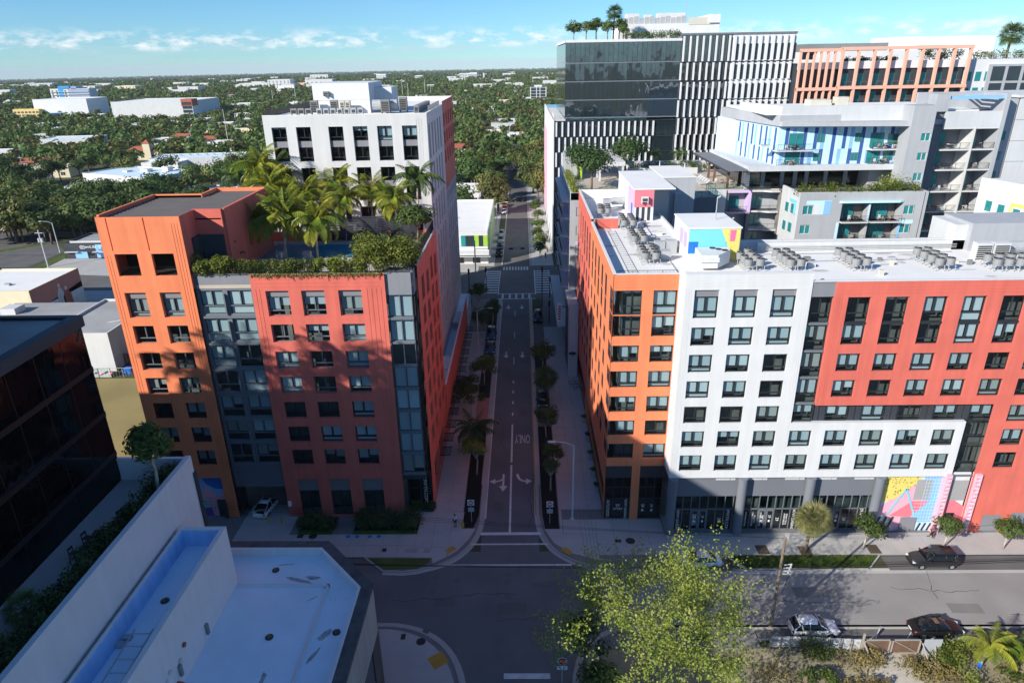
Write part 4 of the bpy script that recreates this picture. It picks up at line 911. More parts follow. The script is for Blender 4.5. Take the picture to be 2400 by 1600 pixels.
# orange corner
OX, OY = 9.4, 67.65
rows = [(26.35, 2.7), (23.85, 2.4), (20.82, 2.0), (17.75, 2.03), (14.68, 2.0), (11.68, 1.95), (8.63, 1.97)]
ops = [(0.0, z, 3.02, z + h, 0.3) for z, h in rows] + [(4.2, z, 6.7, z + h, 0.3) for z, h in rows] + [(0, 0, 3.05, 7.6, 0.3), (4.0, 0, 6.75, 7.6, .3)]
for k in range(4): ops.append((0, 29.35 + .33 * k, 6.7, 29.385 + .33 * k, .025, True))
wall(B3, 'front_wall', (OX, OY, 0), 0, 6.75, 30.8, ops, 'orange_paint', 0.3)
for z, h in rows:
    window(B3, (OX + 0.95, OY + 0.24, z), 0, 2.07, h, strip=0.34 if h > 2.2 else .22, frame='frame_metal'); window(B3, (OX + 0.06, OY + 0.24, z), 0, 0.9, h, style='one', strip=0.02, frame='frame_metal', blind=0)
    window(B3, (OX + 4.2, OY + 0.24, z), 0, 2.5, h, strip=0.34 if h > 2.2 else .25, frame='frame_metal')
for x0, x1 in ((0, 6.7),): box('spandrel', 'frame_metal', B3, OX + .06, OX + 3.0, OY + .05, OY + .3, 26.22, 26.4); box('spandrel', 'frame_metal', B3, OX + 4.2, OX + 6.7, OY + .05, OY + .3, 26.22, 26.4)
for x0, x1 in ((0.05, 3.05), (4.0, 6.75)):
    box('fascia', 'charcoal', B3, OX + x0, OX + x1, OY + .12, OY + .3, 5.9, 7.6); n = 3; w = (x1 - x0) / n
    for i in range(n): box('pane', 'shop_glass', B3, OX + x0 + i * w + .04, OX + x0 + (i + 1) * w - .04, OY + .25, OY + .28, .1, 2.9); box('pane', 'black_glass', B3, OX + x0 + i * w + .04, OX + x0 + (i + 1) * w - .04, OY + .25, OY + .28, 3.0, 5.9)
    b = MB()
    for i in range(n + 1): b.box(OX + x0 + i * w - .04, OX + x0 + i * w + .04, OY + .15, OY + .3, .1, 5.9)
    b.box(OX + x0, OX + x1, OY + .15, OY + .3, 2.9, 3.0); b.box(OX + x0, OX + x1, OY + .15, OY + .3, 4.5, 4.58); b.build('shopfront_frame', 'frame_metal', B3)
for x, t, s in ((0.45, 'ELECTRIC CAR CHARGING\nSMART TECH APARTMENTS', .2), (2.55, 'NOW LEASING', .42)): text(B3, t, s, 'sign_white', (OX + x, OY + .2, 1.5), (PI / 2, PI / 2, 0))
text(B3, '29\nWYN', .5, 'sign_white', (OX + 1.6, OY + .2, 1.7)); 
for x in (4.6, 5.7): text(B3, '29', .5, 'sign_white', (OX + x, OY + .2, 1.9), (PI / 2, PI / 2, 0)); box('sign_square', 'sign_white', B3, OX + x - .12, OX + x + .12, OY + .19, OY + .21, 1.1, 1.4)
# street side
SY = 114.0
def yy(y): return SY - y
ops = []
for z, h in rows:
    ops.append((yy(70.2), z, yy(67.7), z + h, .09))
    for j, y in enumerate((73.0, 76.8, 80.6, 84.4, 88.2, 92.6, 96.4, 100.2, 104.0, 107.8, 111.0)): ops.append((yy(y + 1.9), z, yy(y), z + h, .09))
for k in range(4): ops.append((24.0, 29.35 + .33 * k, 46.2, 29.385 + .33 * k, .025, True))
o1 = [p for p in ops if p[0] > 22.0]; o2 = [p for p in ops if p[2] < 22.0]
wall(B3, 'side_wall', (9.35, 92.0, 0), -PI / 2, 24.35, 30.85, [(p[0] - 22.0, p[1], p[2] - 22.0) + p[3:] for p in o1] + [(1, 0.1, 23.5, 4.6, .6)], 'orange_paint', .09)
wall(B3, 'side_wall', (9.35, SY, 0), -PI / 2, 22.0, 31.3, o2 + [(1, .1, 20, 4.6, .6)], 'red_paint', .09)
for z, h in rows:
    window(B3, (9.35 + .05, 70.2, z), -PI / 2, 2.4, h, blind=random.choice([0, 0.99, 1]), strip=.34 if h > 2.2 else .25)
    for y in (73.0, 76.8, 80.6, 84.4, 88.2, 92.6, 96.4, 100.2): window(B3, (9.35 + .05, y + 1.9, z), -PI / 2, 1.9, h, blind=random.choice([0, .5, 1]))
    for y in (104.0, 107.8, 111.0): box('window', 'far_glass', B3, 9.62, 9.7, y, y + 1.9, z, z + h)
b = MB(); b.box(9.8, 9.9, 68.4, 91.2, .1, 4.6); b.box(9.8, 9.9, 93.5, 113.4, .1, 4.6); b.build('shop_window', 'shop_glass', B3)
b = MB(); b.box(7.55, 9.2, 107.65, 107.9, 0, 13.6); b.box(7.55, 9.3, 107.9, 117.9, 12.6, 12.8); b.build('fin_wall', 'stucco_light', B3)
b = MB(); b.box(7.7, 9.2, 107.95, 117.8, .1, 12.5); b.build('shop_front', 'charcoal', B3)
b = MB(); b.box(10.6, 20, 69.0, 113.6, 0, 29.6); b.box(17.2, 63, 66.4, 79.8, 8.0, 29.6); b.box(40.4, 63.5, 65.9, 79.8, 0, 8); b.build('core', 'room_wall', B3)
# roof
b = MB(); b.box(9.6, 20.2, 67.9, 113.8, 29.6, 29.95); b.box(20.2, 63.8, 65.5, 79.0, 29.6, 29.95); b.box(16.2, 20.2, 65.3, 67.9, 29.6, 29.95); b.build('roof', 'roof_white', B3)
b = MB(); b.box(9.3, 9.62, 67.6, 92.0, 30.85, 30.95); b.box(9.62, 16.2, 67.6, 67.85, 30.8, 30.9); b.box(9.3, 9.62, 92, 114, 31.3, 31.42); b.box(9.62, 18, 113.7, 114, 30, 31.42); b.box(16.1, 28.85, 64.86, 65.4, 31.6, 31.68); b.box(28.9, 63.8, 64.86, 65.3, 30.65, 30.74); b.build('parapet_cap', 'white_paint', B3)
b = MB(); b.box(9.6, 9.75, 67.9, 92, 29.9, 30.86); b.box(9.6, 9.75, 92, 113.8, 29.9, 31.3); b.box(9.62, 13.0, 92.0, 92.2, 29.9, 31.3); b.box(19.9, 20.2, 80, 113.8, 29.9, 30.35); b.box(28.6, 63.8, 65.2, 65.3, 29.9, 30.65); b.build('parapet_inside', 'white_wall', B3)
b = MB(); b.box(9.8, 13.0, 91.9, 92.0, 29.95, 31.3); b.build('step_wall', 'red_paint', B3)
railing(B3, (9.8, 67.95, 29.95), 0, 6.2, 1.2, .14)
railing(B3, (9.9, 91.8, 30.3), -PI / 2, 3.0, 1.0, .14)
b = MB()
for i in range(2): b.box(11.4 + i * 1.0, 11.45 + i * 1.0, 68.3, 90.5, 29.96, 30.0)
for i in range(24): b.box(11.4, 12.4, 68.5 + i * .92, 68.54 + i * .92, 29.96, 29.99)
b.build('roof_walkway', 'unit_grey', B3)
b = MB(); b.box(27.8, 63.8, 79.0, 79.4, 29.9, 31.05); b.box(24.6, 63.8, 80.0, 80.3, 29, 31.1); b.box(24.6, 50, 79.4, 80.0, 29.9, 30.3); b.build('rear_parapet', 'white_wall', B3)
b = MB()
for k in range(3): b.tube((27, 78.7, 30.25 + .2 * k), (51, 78.75, 30.3 + .2 * k), .04, 5)
for k in range(4): b.tube((24.8, 79.2 - k * .5, 30.05), (27.3, 78.3 - k * .6, 30.05), .05, 5)
b.build('roof_pipes', 'galvanised', B3)
b = MB(); b.box(52.0, 63, 78.2, 84.0, 29.9, 33.2); b.build('roof_house', 'stucco_grey', B3)
b = MB(); b.box(50.6, 52.0, 79, 84, 29.9, 32.9); b.build('roof_house', 'white_wall', B3)
# painted stair house
S1 = thing('stair_house', 'white rooftop stair house painted with a turquoise and yellow mural', 'rooftop house', (21.4, 75, 29.95))
b = MB(); b.box(18.55, 24.35, 75.0, 82.5, 29.95, 33.75); b.build('wall', 'white_paint', S1)
b = MB(); b.box(18.45, 24.45, 74.9, 82.6, 33.75, 33.9); b.build('roof', 'roof_white', S1)
b = MB(); y = 74.97
b.poly([(18.6, y, 30.9), (23.4, y, 30.9), (22.2, y, 33.7), (18.6, y, 33.7)], 0); b.poly([(22.8, y, 30.0), (24.3, y, 30), (24.3, y, 33.7), (22.2, y, 33.7), (23.4, y, 30.9)], 1); b.poly([(23.2, y - .01, 32.3), (23.75, y - .01, 32.3), (23.85, y - .01, 33.6), (23.15, y - .01, 33.6)], 2); b.poly([(18.6, y - .01, 30.95), (19.6, y - .01, 30.95), (19.7, y - .01, 32.3), (18.6, y - .01, 32.3)], 3); b.poly([(22, y - .01, 30), (22.9, y - .01, 30), (22.9, y - .01, 31.0), (22, y - .01, 31)], 3)
rr = random.Random(9)
for _ in range(36):
    a, z = rr.uniform(22.7, 24.2), rr.uniform(30.4, 33.5)
    if z < 33.7 - (22.9 - a) * 1.5: b.poly([(a, y - .012, z), (a + .1, y - .012, z + .03), (a + .1, y - .012, z + .06), (a, y - .012, z + .03)], 4)
b.build('mural', ['cyan_paint', 'yellow_wall', 'hot_pink', 'royal_blue', 'charcoal'], S1)
def louvre():
    b = MB()
    for k in range(9): b.box(-.05, 0, 0, 1.3, .2 * k, .2 * k + .1)
    return b.mesh('louvre', 'lilac')
for yy0 in (75.6, 77.6): child('louvre', wmesh('lv', louvre), S1, (18.5 - 21.4, yy0 - 75, 1.5))
# pink bulkhead and its grey neighbour
S2 = thing('lift_house', 'rooftop lift house with a pink front over black and white stripes', 'rooftop house', (17.2, 96.5, 29.95))
b = MB(); b.box(15.75, 18.55, 96.5, 113, 29.95, 34.35); b.build('wall', 'white_paint', S2)
b = MB(); b.box(15.65, 21.5, 96.4, 113, 34.35, 34.5); b.build('roof', 'roof_white', S2)
b = MB(); b.box(18.56, 21.4, 100.0, 113, 20, 34.35); b.build('wall', 'stucco_grey', S2)
b = MB(); y = 96.47; b.poly([(15.8, y, 31.9), (18.5, y, 31.9), (18.5, y, 34.3), (15.8, y, 34.3)], 0)
for i in range(3): b.poly([(16.1 + i * .8, y, 30), (16.5 + i * .8, y, 30), (16.5 + i * .8, y, 31.9), (16.1 + i * .8, y, 31.9)], 1)
b.poly([(15.73, 96.6, 30), (15.73, 102, 30), (15.73, 102, 34.3), (15.73, 96.6, 34.3)], 2); b.poly([(15.72, 97.6, 30), (15.72, 98.8, 30), (15.72, 98.8, 32.2), (15.72, 97.6, 32.2)], 3)
b.build('mural', ['pink', 'charcoal', 'lilac', 'royal_blue'], S2)
unit_box(17.2, 96.1, 32.5, .95, .45, .95, 'small white condenser unit hung on the pink lift house wall', 'wall condenser on the pink wall', 'white_wall')
S3 = thing('stair_tower', 'plain grey stair tower with a steel flue behind the pink lift house', 'rooftop house', (24, 106, 0))
b = MB(); b.box(21.5, 26.6, 106, 117.8, 0, 34.4); b.build('wall', 'stucco_grey', S3); b = MB(); b.box(21.45, 26.65, 105.9, 117.8, 34.4, 34.55); b.build('roof', 'roof_white', S3)
b = MB(); b.box(23.4, 24.4, 105.3, 105.98, 28.2, 32.2); b.box(23.2, 24.3, 105.1, 105.98, 26.2, 28.2); b.build('flue', 'galvanised', S3)
# fan condensers on stands
def fan_proto():
    t = thing('fan_condenser', 'x', 'air conditioner', (0, 0, 0))
    b = MB(); b.cyl(0, 0, 0.62, 1.38, 0.42, 16, .44); b.build('casing', 'unit_grey', t)
    b = MB(); b.disc(0, 0, 1.388, 0.40, 16); b.build('fan_grille', 'grille', t)
    b = MB(); b.tube((0, 0, 1.39), (0, 0, 1.42), .1, 8); b.build('fan_hub', 'unit_grey', t)
    b = MB()
    for sx in (-.4, .4):
        for sy2 in (-.4, .4): b.box(sx - .03, sx + .03, sy2 - .03, sy2 + .03, 0, .6)
        b.box(sx - .03, sx + .03, -.45, .45, .55, .62)
    b.box(-.4, .4, -.03, .03, .55, .61)
    b.build('stand', 'galvanised', t); b = MB()
    for k in range(7):
        z = .68 + k * .09
        b.tube((0, 0, z), (0, 0, z + .03), .445, 16, .445, cap=False)
    b.build('casing_rib', 'galvanised', t)
    return t
FAN = fan_proto(); first = [True]
def fans(n, m, x, y, dx, dy, ex, ey, lab, group):
    for i in range(n):
        for j in range(m):
            loc = (x + i * dx + j * ex, y + i * dy + j * ey, 29.95); 
            if first[0]: FAN.location = loc; FAN['label'] = lab; FAN['group'] = group; first[0] = False; continue
            dup(FAN, loc, random.uniform(-.2, .2), lab, group)
fans(4, 2, 13.75, 74.4, .02, 1.25, 1.2, .05, 'grey fan condenser in the cluster closest to the orange corner railing', 'fan condensers at the orange corner')
fans(4, 2, 13.75, 82.4, .02, 1.2, 1.2, .05, 'grey fan condenser in the middle cluster of the street wing roof', 'fan condensers in the middle of the street wing')
fans(4, 2, 13.75, 91.2, .02, 1.25, 1.2, .05, 'grey fan condenser in the cluster just before the pink lift house', 'fan condensers before the pink lift house')
fans(3, 2, 11.4, 99.2, .1, 1.4, 1.1, .1, 'grey fan condenser behind the red step wall at the far end of the street wing', 'fan condensers behind the red step wall')
fans(4, 2, 24.3, 71.2, -.03, 1.4, 1.3, .1, 'grey fan condenser in the cluster beside the painted stair house', 'fan condensers beside the painted stair house')
fans(4, 2, 28.75, 71.0, -.05, 1.35, 1.1, .05, 'grey fan condenser in the cluster above the white front\'s right corner', 'fan condensers at the white front corner')
fans(4, 2, 35.75, 71.0, -.05, 1.35, 1.15, .05, 'grey fan condenser in the cluster over the first red windows', 'fan condensers over the first red windows')
fans(4, 2, 44.45, 70.7, -.05, 1.4, 1.15, .05, 'grey fan condenser in the cluster left of the two tall white cabinets', 'fan condensers left of the tall cabinets')
fans(6, 2, 50.2, 70.2, 1.25, .02, .15, 1.8, 'grey fan condenser in the wide cluster in front of the tall white cabinets', 'fan condensers before the tall cabinets')
for i in range(2): unit_box(51.3 + i * 1.95, 74.7, 29.95, 1.75, .9, 1.95, ['left of the two tall white condenser cabinets on the red roof', 'right of the two tall white condenser cabinets on the red roof'][i], 'tall white cabinets', 'white_wall')
b = MB(); b.tube((53.9, 76.0, 31.0), (60, 76.2, 31.0), .62, 14); b.tube((53.9, 76, 31), (53.9, 75, 30.4), .45, 12); tag(b.build('roof_duct', 'galvanised'), 'fat round steel duct behind the tall white cabinets', 'duct')
A = thing('rooftop_air_handler', 'big white slanted air handler with three fans before the painted stair house', 'air conditioner', (21, 72.5, 29.95))
b = MB(); b.prism([(19.2, 71.2), (21.0, 71.2), (22.9, 73.4), (22.9, 74.6), (19.3, 74.6)], 30.3, 31.75); b.build('casing', 'white_paint', A); b = MB(); b.prism([(19.1, 71.0), (21.1, 71.0), (21.1, 71.9), (19.1, 71.9)], 31.0, 31.5); b.build('hood', 'white_wall', A)
b = MB()
for i in range(3): b.cyl(21.1 + .55 * i, 74.15 - .5 * i, 31.75, 31.83, .33, 16)
b.build('fan', 'grille', A)
D = thing('rooftop_duct_unit', 'grey steel duct run with square boxes behind the orange corner condensers', 'duct', (17, 79, 29.95))
box('duct_box', 'galvanised', D, 15.6, 16.8, 78.6, 79.6, 30.0, 31.4); box('duct_box', 'galvanised', D, 16.9, 18.2, 78.7, 79.7, 30.0, 31.5); box('duct_box', 'galvanised', D, 15.8, 16.9, 75.6, 76.6, 30.0, 31.1); b = MB(); b.tube((15, 79.2, 30.9), (18.5, 79.4, 30.9), .38, 10); b.build('pipe', 'galvanised', D)
D = thing('rooftop_exhaust', 'steel exhaust drum and elbow near the pink lift house', 'duct', (14.5, 104, 29.95))
b = MB(); b.tube((13.8, 105, 31.2), (16.0, 105.2, 31.2), .6, 14); b.path([(13.8, 105, 31.2), (13.0, 105, 31.3), (12.8, 105, 30)], .4, 10); b.box(12.2, 13.2, 102.5, 103.6, 29.95, 31.9); b.build('drum', 'galvanised', D)
for x, y, h in ((24.8, 80.6, 3.6), (15.0, 88.0, 1.6), (22.5, 79.0, 6.5)):
    b = MB(); b.cyl(x, y, 30, 30 + h, .06, 6); b.tube((x, y, 29.9 + h), (x + .35, y, 30.1 + h), .1, 6); tag(b.build('roof_mast', 'galvanised'), {3.6: 'thin mast with a camera behind the painted stair house', 1.6: 'short vent pipe on the street wing roof', 6.5: 'tall thin mast standing beside the painted stair house'}[h], 'mast')
for x, lab in ((38.4, 'small rust coloured roof drain near the first red windows'), (44.6, 'small rust coloured roof drain near the tall cabinets')):
    b = MB(); b.cyl(x, 67.0, 29.95, 30.05, .17, 10); tag(b.build('roof_drain', 'terracotta'), lab, 'roof drain')
b = MB(); b.box(31.2, 32, 72.2, 73, 29.95, 30.4); tag(b.build('roof_hatch', 'white_wall'), 'low white hatch box between the condenser clusters', 'roof hatch')
sg = thing('blade_sign', 'white blade sign with dark lettering on the shop wall right of the street', 'sign', (6.7, 120, 5.8)); b = MB(); b.box(6.25, 7.1, 119.9, 120.1, 5.8, 9.4); b.build('panel', 'sign_white', sg); b = MB(); b.box(7.1, 8.3, 119.95, 120.05, 8.6, 8.7); b.build('bracket', 'black_metal', sg)
b = MB()
for i in range(6): b.box(6.4 + .05 * (i % 2), 6.95, 119.88, 119.9, 6.1 + .5 * i, 6.4 + .5 * i)
b.build('sign_band', 'mural_red', sg)
b = MB(); b.path([(8.3 + .35 * math.cos(a * PI / 6), 107.3, 4.6 + .35 * math.sin(a * PI / 6)) for a in range(13)], .05, 5); b.box(7.7, 8.9, 107.3, 107.6, 4.5, 4.7); tag(b.build('wall_ring_lamp', 'black_metal'), 'black ring shaped lamp on the pale fin wall', 'lamp')

# conduits and small boxes on the roof
b = MB()
for x0, y0, x1, y1 in ((13.0, 78.3, 19.5, 78.3), (13.0, 86.6, 19.0, 86.6), (30.6, 74.2, 35.4, 74.6), (38.0, 74.6, 44.2, 74.8), (46.8, 73.6, 50.0, 73.4), (26.0, 77.6, 50, 77.8), (16.6, 68.5, 16.9, 95), (31.5, 67.2, 48, 67.3)): b.tube((x0, y0, 30.06), (x1, y1, 30.06), .045, 5)
b.build('roof_conduit', 'galvanised', B3)
rr = random.Random(8)
for i in range(16):
    x, y = (rr.uniform(16.5, 18.8), rr.uniform(82, 95)) if i < 5 else (rr.uniform(30, 50), rr.uniform(68, 77.5)); s_ = rr.uniform(.18, .42); box('roof_box', ['unit_grey', 'galvanised', 'unit_cream'][i % 3], B3, x - s_, x + s_, y - s_ * .7, y + s_ * .7, 29.95, 29.95 + rr.uniform(.25, .6))
for i in range(22):
    x, y = (rr.uniform(10, 19), rr.uniform(69, 95)) if i < 9 else (rr.uniform(29, 52), rr.uniform(66.5, 78)); b = MB(); n = 12; lx, ly = rr.uniform(.5, 1.8), rr.uniform(.2, .7); b.poly([(x + lx * rr.uniform(.6, 1) * math.cos(k * 2 * PI / n), y + ly * rr.uniform(.6, 1) * math.sin(k * 2 * PI / n), 29.956 + i * .0003) for k in range(n)]); b.build('roof_stain', 'roof_dirt', B3)
# ------------------------------------------------------------------ grey courtyard apartment building behind
E1 = thing('courtyard_building', 'grey apartment building with a blue striped upper volume, balconies and a garden deck', 'building', (40, 118, 0))
# street wing
ops = [(9.3 - 8.3, z, 11.2 - 8.3, z + 1.55, .15) for z in (26.1, 22.8, 19.4, 16.0, 12.75)]
wall(E1, 'street_wing_wall', (8.3, 118, 0), 0, 20, 30.1, ops, 'stucco_grey', .15)
for z in (26.1, 22.8, 19.4, 16.0, 12.75): window(E1, (9.3, 118.1, z), 0, 1.9, 1.55, style='none', blind=0, frame='white_wall', glass='teal_glass')
box('lilac_panel', 'lilac', E1, 9.3, 11.2, 117.97, 118.02, 20.95, 21.6)
b = MB(); b.box(8.3, 28, 118.1, 152, 0, 28.9); b.build('street_wing', 'stucco_grey', E1)
b = MB(); b.box(8.3, 8.6, 118.0, 152, 28.9, 30.1); b.box(8.6, 22, 118.0, 118.4, 28.9, 30.1); b.build('parapet', 'stucco_light', E1)
def slab(): b = MB(); b.prism([(0, 0), (-1.35, 1.2), (-1.35, 11), (0, 12)][::-1], 0, .22); return b.mesh('balcony_slab', 'white_wall')
for i, z in enumerate((25.0, 21.8, 18.6, 15.4, 12.2)):
    for y0 in (120, 135): child('balcony_slab', wmesh('bs', slab), E1, (8.3 - 40, y0 - 118, z)); railing(E1, (7.0, y0 + 11, z + .22), -PI / 2, 9.8, 1.05, .16)
    for y0 in (120, 135): box('balcony_recess', 'lilac' if i % 2 == 0 else 'stucco_light', E1, 8.26, 8.3, y0 + .5, y0 + 11.5, z + .25, z + 2.9)
b = MB(); b.prism([(8.3, 120), (6.95, 121.2), (6.95, 146), (8.3, 147)][::-1], 28.0, 28.4); b.build('balcony_slab', 'white_wall', E1); box('shop_canopy', 'white_wall', E1, 6.2, 8.3, 118, 150, 5.4, 5.7)
b = MB(); b.box(7.9, 8.25, 118, 150, .1, 5.4); b.build('shop_glazing', 'shop_glass', E1)
# deck and pool
b = MB(); b.box(8.6, 28.3, 118.4, 150, 28.7, 29.0); b.box(28.3, 33.5, 129, 150, 28.7, 29.0); b.box(30.6, 33.6, 118.5, 129, 28.7, 29); b.box(33.5, 66, 126, 150, 28.7, 29); b.build('garden_deck', 'deck', E1)
b = MB(); b.box(28.3, 30.6, 119, 129, 28.6, 28.8); b.build('pool_water', 'aqua', E1)
wall(E1, 'pool_wall', (26.6, 118.2, 0), 0, 7.0, 29.0, [], 'stucco_dark', .1)  # front wall lies in shade, put into its colour as darker stucco
b = MB(); b.box(33.5, 33.7, 118.2, 126, 0, 29); b.box(33.5, 37.4, 125.9, 126.1, 0, 29.0); b.build('pool_wall', 'stucco_light', E1)
railing(E1, (28.3, 118.3, 29), 0, 5.2, 1.1, 0, glass=True, posts=1.3); railing(E1, (33.6, 118.3, 29), PI / 2, 7.7, 1.1, 0, glass=True, posts=1.3); railing(E1, (33.6, 126.05, 29), 0, 13.4, 1.1, 0, glass=True, posts=1.6)
b = MB(); b.box(8.9, 40, 149.5, 150, 29, 31); b.box(22, 22.3, 144, 149, 29, 30.6); b.box(22.3, 36.5, 144.8, 145, 29, 30.2); b.build('deck_wall', 'stucco_light', E1)
# west garden house
b = MB(); b.box(8.7, 11.5, 140, 149.5, 29, 33.4); b.box(12.0, 21, 147, 149.5, 29, 33.6); b.build('garden_house', 'stucco_grey', E1); b = MB(); b.box(11.0, 12.0, 139.2, 140, 29, 31.6); b.build('garden_house_front', 'lime', E1)
b = MB(); b.box(15.0, 20.2, 136.5, 142, 31.9, 32.7); b.build('garden_roof', 'white_wall', E1); b = MB()
for x, y in ((15.3, 136.8), (19.8, 136.8), (15.3, 141.6), (19.8, 141.6)): b.box(x - .2, x + .2, y - .2, y + .2, 29, 31.9)
b.build('garden_post', 'stucco_light', E1)
# recessed court front with balconies
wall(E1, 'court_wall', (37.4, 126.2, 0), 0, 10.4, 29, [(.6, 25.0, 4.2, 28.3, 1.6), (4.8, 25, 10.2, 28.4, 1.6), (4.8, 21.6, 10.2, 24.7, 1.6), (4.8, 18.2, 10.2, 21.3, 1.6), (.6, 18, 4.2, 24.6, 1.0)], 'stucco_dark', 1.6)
b = MB(); b.box(37.4, 48, 127.8, 128, 10, 28.6); b.build('court_rear_wall', 'stucco_grey', E1)
b = MB(); b.box(37.7, 41.9, 125.9, 126.15, 28.3, 28.75); b.box(41.5, 41.95, 125.6, 127.8, 24.7, 28.3); b.box(37.6, 41.9, 125.6, 127.7, 24.55, 24.8); b.build('balcony_frame', 'lilac', E1)
def wave():
    b = MB(); pts = [(0, 0), (2.0, -.2), (3.2, -.9), (5.6, -.9), (5.6, 1.8), (0, 1.8)]; b.prism(pts, 0, .28); return b.mesh('balcony_slab', 'stucco_light')
for z in (28.45, 24.72, 21.35): child('balcony_slab', wmesh('wv', wave), E1, (42.1 - 40, 125.9 - 118, z))
for z in (25.0, 21.63): railing(E1, (43.2, 125.4, z), 0, 4.4, 1.05, .2)
railing(E1, (38.0, 125.8, 24.8), 0, 3.6, 1.05, .2)
for x, z in ((42.6, 25.2), (42.6, 21.8), (42.6, 18.4), (38.3, 25.1)): window(E1, (x, 127.7, z), 0, 2.0, 2.3, style='none', blind=0, frame='frame_grey', glass='teal_glass')
# middle wing with chamfer
wx0, wx1, WY = 46.7, 67.4, 115.3
ops = [(47.45 - wx0, 26.4, 49.1 - wx0, 27.9, .15), (47.4 - wx0, 23.1, 49.05 - wx0, 24.65, .15), (47.4 - wx0, 19.6, 49.05 - wx0, 21.2, .15), (53.9 - wx0, 25.2, 58.4 - wx0, 28.3, 1.7), (58.75 - wx0, 25.2, 63.9 - wx0, 28.3, 1.7), (53.9 - wx0, 21.9, 58.4 - wx0, 24.9, 1.7), (58.75 - wx0, 21.9, 63.9 - wx0, 24.9, 1.7), (53.9 - wx0, 18.6, 58.4 - wx0, 21.6, 1.7), (58.75 - wx0, 18.6, 63.9 - wx0, 21.6, 1.7),
       (64.4 - wx0, 26.25, 66.2 - wx0, 27.8, .15), (64.3 - wx0, 23.05, 66.15 - wx0, 24.5, .15)]
wall(E1, 'middle_wing_wall', (wx0, WY, 0), 0, wx1 - wx0, 30.1, ops, 'stucco_grey', .15)
for x, z in ((47.45, 26.4), (47.4, 23.1), (47.4, 19.6), (64.4, 26.25), (64.3, 23.05)): window(E1, (x, WY + .1, z), 0, 1.7, 1.5, style='none', blind=0, frame='white_wall', glass='teal_glass')
for x, z in ((54.1, 25.2), (59.9, 25.2), (54.1, 21.9), (59.9, 21.9)): window(E1, (x, WY + 1.65, z), 0, 2.6, 2.5, style='none', blind=0, frame='frame_grey', glass='teal_glass')
b = MB()
for x0, x1 in ((53.9, 58.4), (58.75, 63.9)):
    for z in (25.2, 21.9, 18.6): b.box(x0, x1, WY - .9, WY + 1.7, z - .18, z)
b.build('balcony_slab', 'white_wall', E1)
for x0, L in ((53.9, 4.5), (58.75, 5.1)):
    for z in (25.2, 21.9): railing(E1, (x0, WY - .85, z), 0, L, 1.05, .16)
b = MB(); b.prism([(53.4, WY - .03), (53.8, WY - .5), (63.3, WY - .5), (64.2, WY - .03)], 28.35, 28.65); b.build('balcony_canopy', 'cyan_pale', E1)
y = WY - .02
for x0, x1, z0, z1, k in ((47.9, 52.1, 28.1, 28.75, 0), (49.15, 50.2, 26.4, 28.1, 3), (50.2, 50.9, 26.4, 28.1, 1), (50.9, 52.1, 26.4, 28.7, 2), (64.0, 66.3, 24.7, 25.3, 0), (63.9, 64.3, 21, 25.0, 2), (53.4, 53.85, 20, 25, 1), (58.42, 58.72, 25, 28.3, 1), (47.2, 51, 21.8, 22.1, 2)): box('painted_frame', ['cyan_pale', 'sky_pale', 'sky_paint', 'white_paint'][k], E1, x0, x1, y - .004 * k, y + .03, z0, z1)
CH = 7.9 # chamfered end
b = MB(); b.prism([(46.7, WY), (46.72, WY), (46.9, WY + CH), (46.5, WY + CH)], 0, 30.1); b.build('middle_wing_end', 'stucco_light', E1)
for yy0, z, c in ((117.0, 26.3, 1), (119.6, 26.1, 0), (117.2, 23.0, 0), (119.8, 22.8, 0)):
    box('end_window', 'teal_glass', E1, 46.44, 46.6, yy0, yy0 + 1.1, z, z + 1.55)
box('painted_frame', 'cyan_paint', E1, 46.40, 46.62, 116.5, 116.85, 26.3, 28.2); box('painted_frame', 'cyan_paint', E1, 46.40, 46.62, 116.5, 119.0, 28.2, 28.6)
b = MB(); b.box(46.9, 67.2, WY + 1.9, 126, 0, 28.8); b.box(47, 53.8, WY + .3, WY + 2, 0, 28.8); b.box(64, 67.2, WY + .3, WY + 2, 0, 28.8); b.box(46.9, 67.2, WY + .4, 126, 28.6, 29.0); b.build('core', 'room_wall', E1)
b = MB(); b.box(46.8, 67.3, WY + .3, WY + .5, 29, 30.1); b.build('parapet', 'stucco_light', E1)
# glazed amenity storey under the canopy
b = MB(); b.box(40, 64, 128.5, 128.8, 29, 33); b.build('amenity_glazing', 'shop_glass', E1)
b = MB()
for x in (41, 44.5, 48, 50.4, 52.5, 56, 59.6, 62.5): b.box(x - .35, x + .35, 128.2, 128.5, 29, 33)
b.box(40.4, 41.3, 125.8, 126.6, 29, 32.9); b.box(62, 66, 124.5, 128.5, 29, 33); b.build('amenity_pier', 'stucco_grey', E1)
b = MB(); b.prism([(39.4, 121.3), (64.6, 121.3), (64.6, 146), (38.9, 146)], 32.8, 33.7); b.build('canopy_slab', 'stucco_light', E1)
# pergola of single slats
b = MB(); b.box(35.6, 35.75, 120.7, 146, 32.75, 33.05); b.box(39.2, 39.35, 121.3, 146, 32.75, 33.05); b.build('pergola_beam', 'charcoal', E1)
def psl(): b = MB(); b.box(0, 3.5, 0, .14, 0, .2); return b.mesh('pergola_slat', 'stucco_dark')
for i in range(50): child('pergola_slat', wmesh('psl', psl), E1, (35.72 - 40, 120.8 - 118 + i * .5, 33.0))
b = MB()
for x, y in ((37.6, 126.6), (37.3, 134.7), (37.3, 139)): b.box(x - .2, x + .2, y - .2, y + .2, 29, 32.8)
b.build('pergola_post', 'wood_brown', E1)
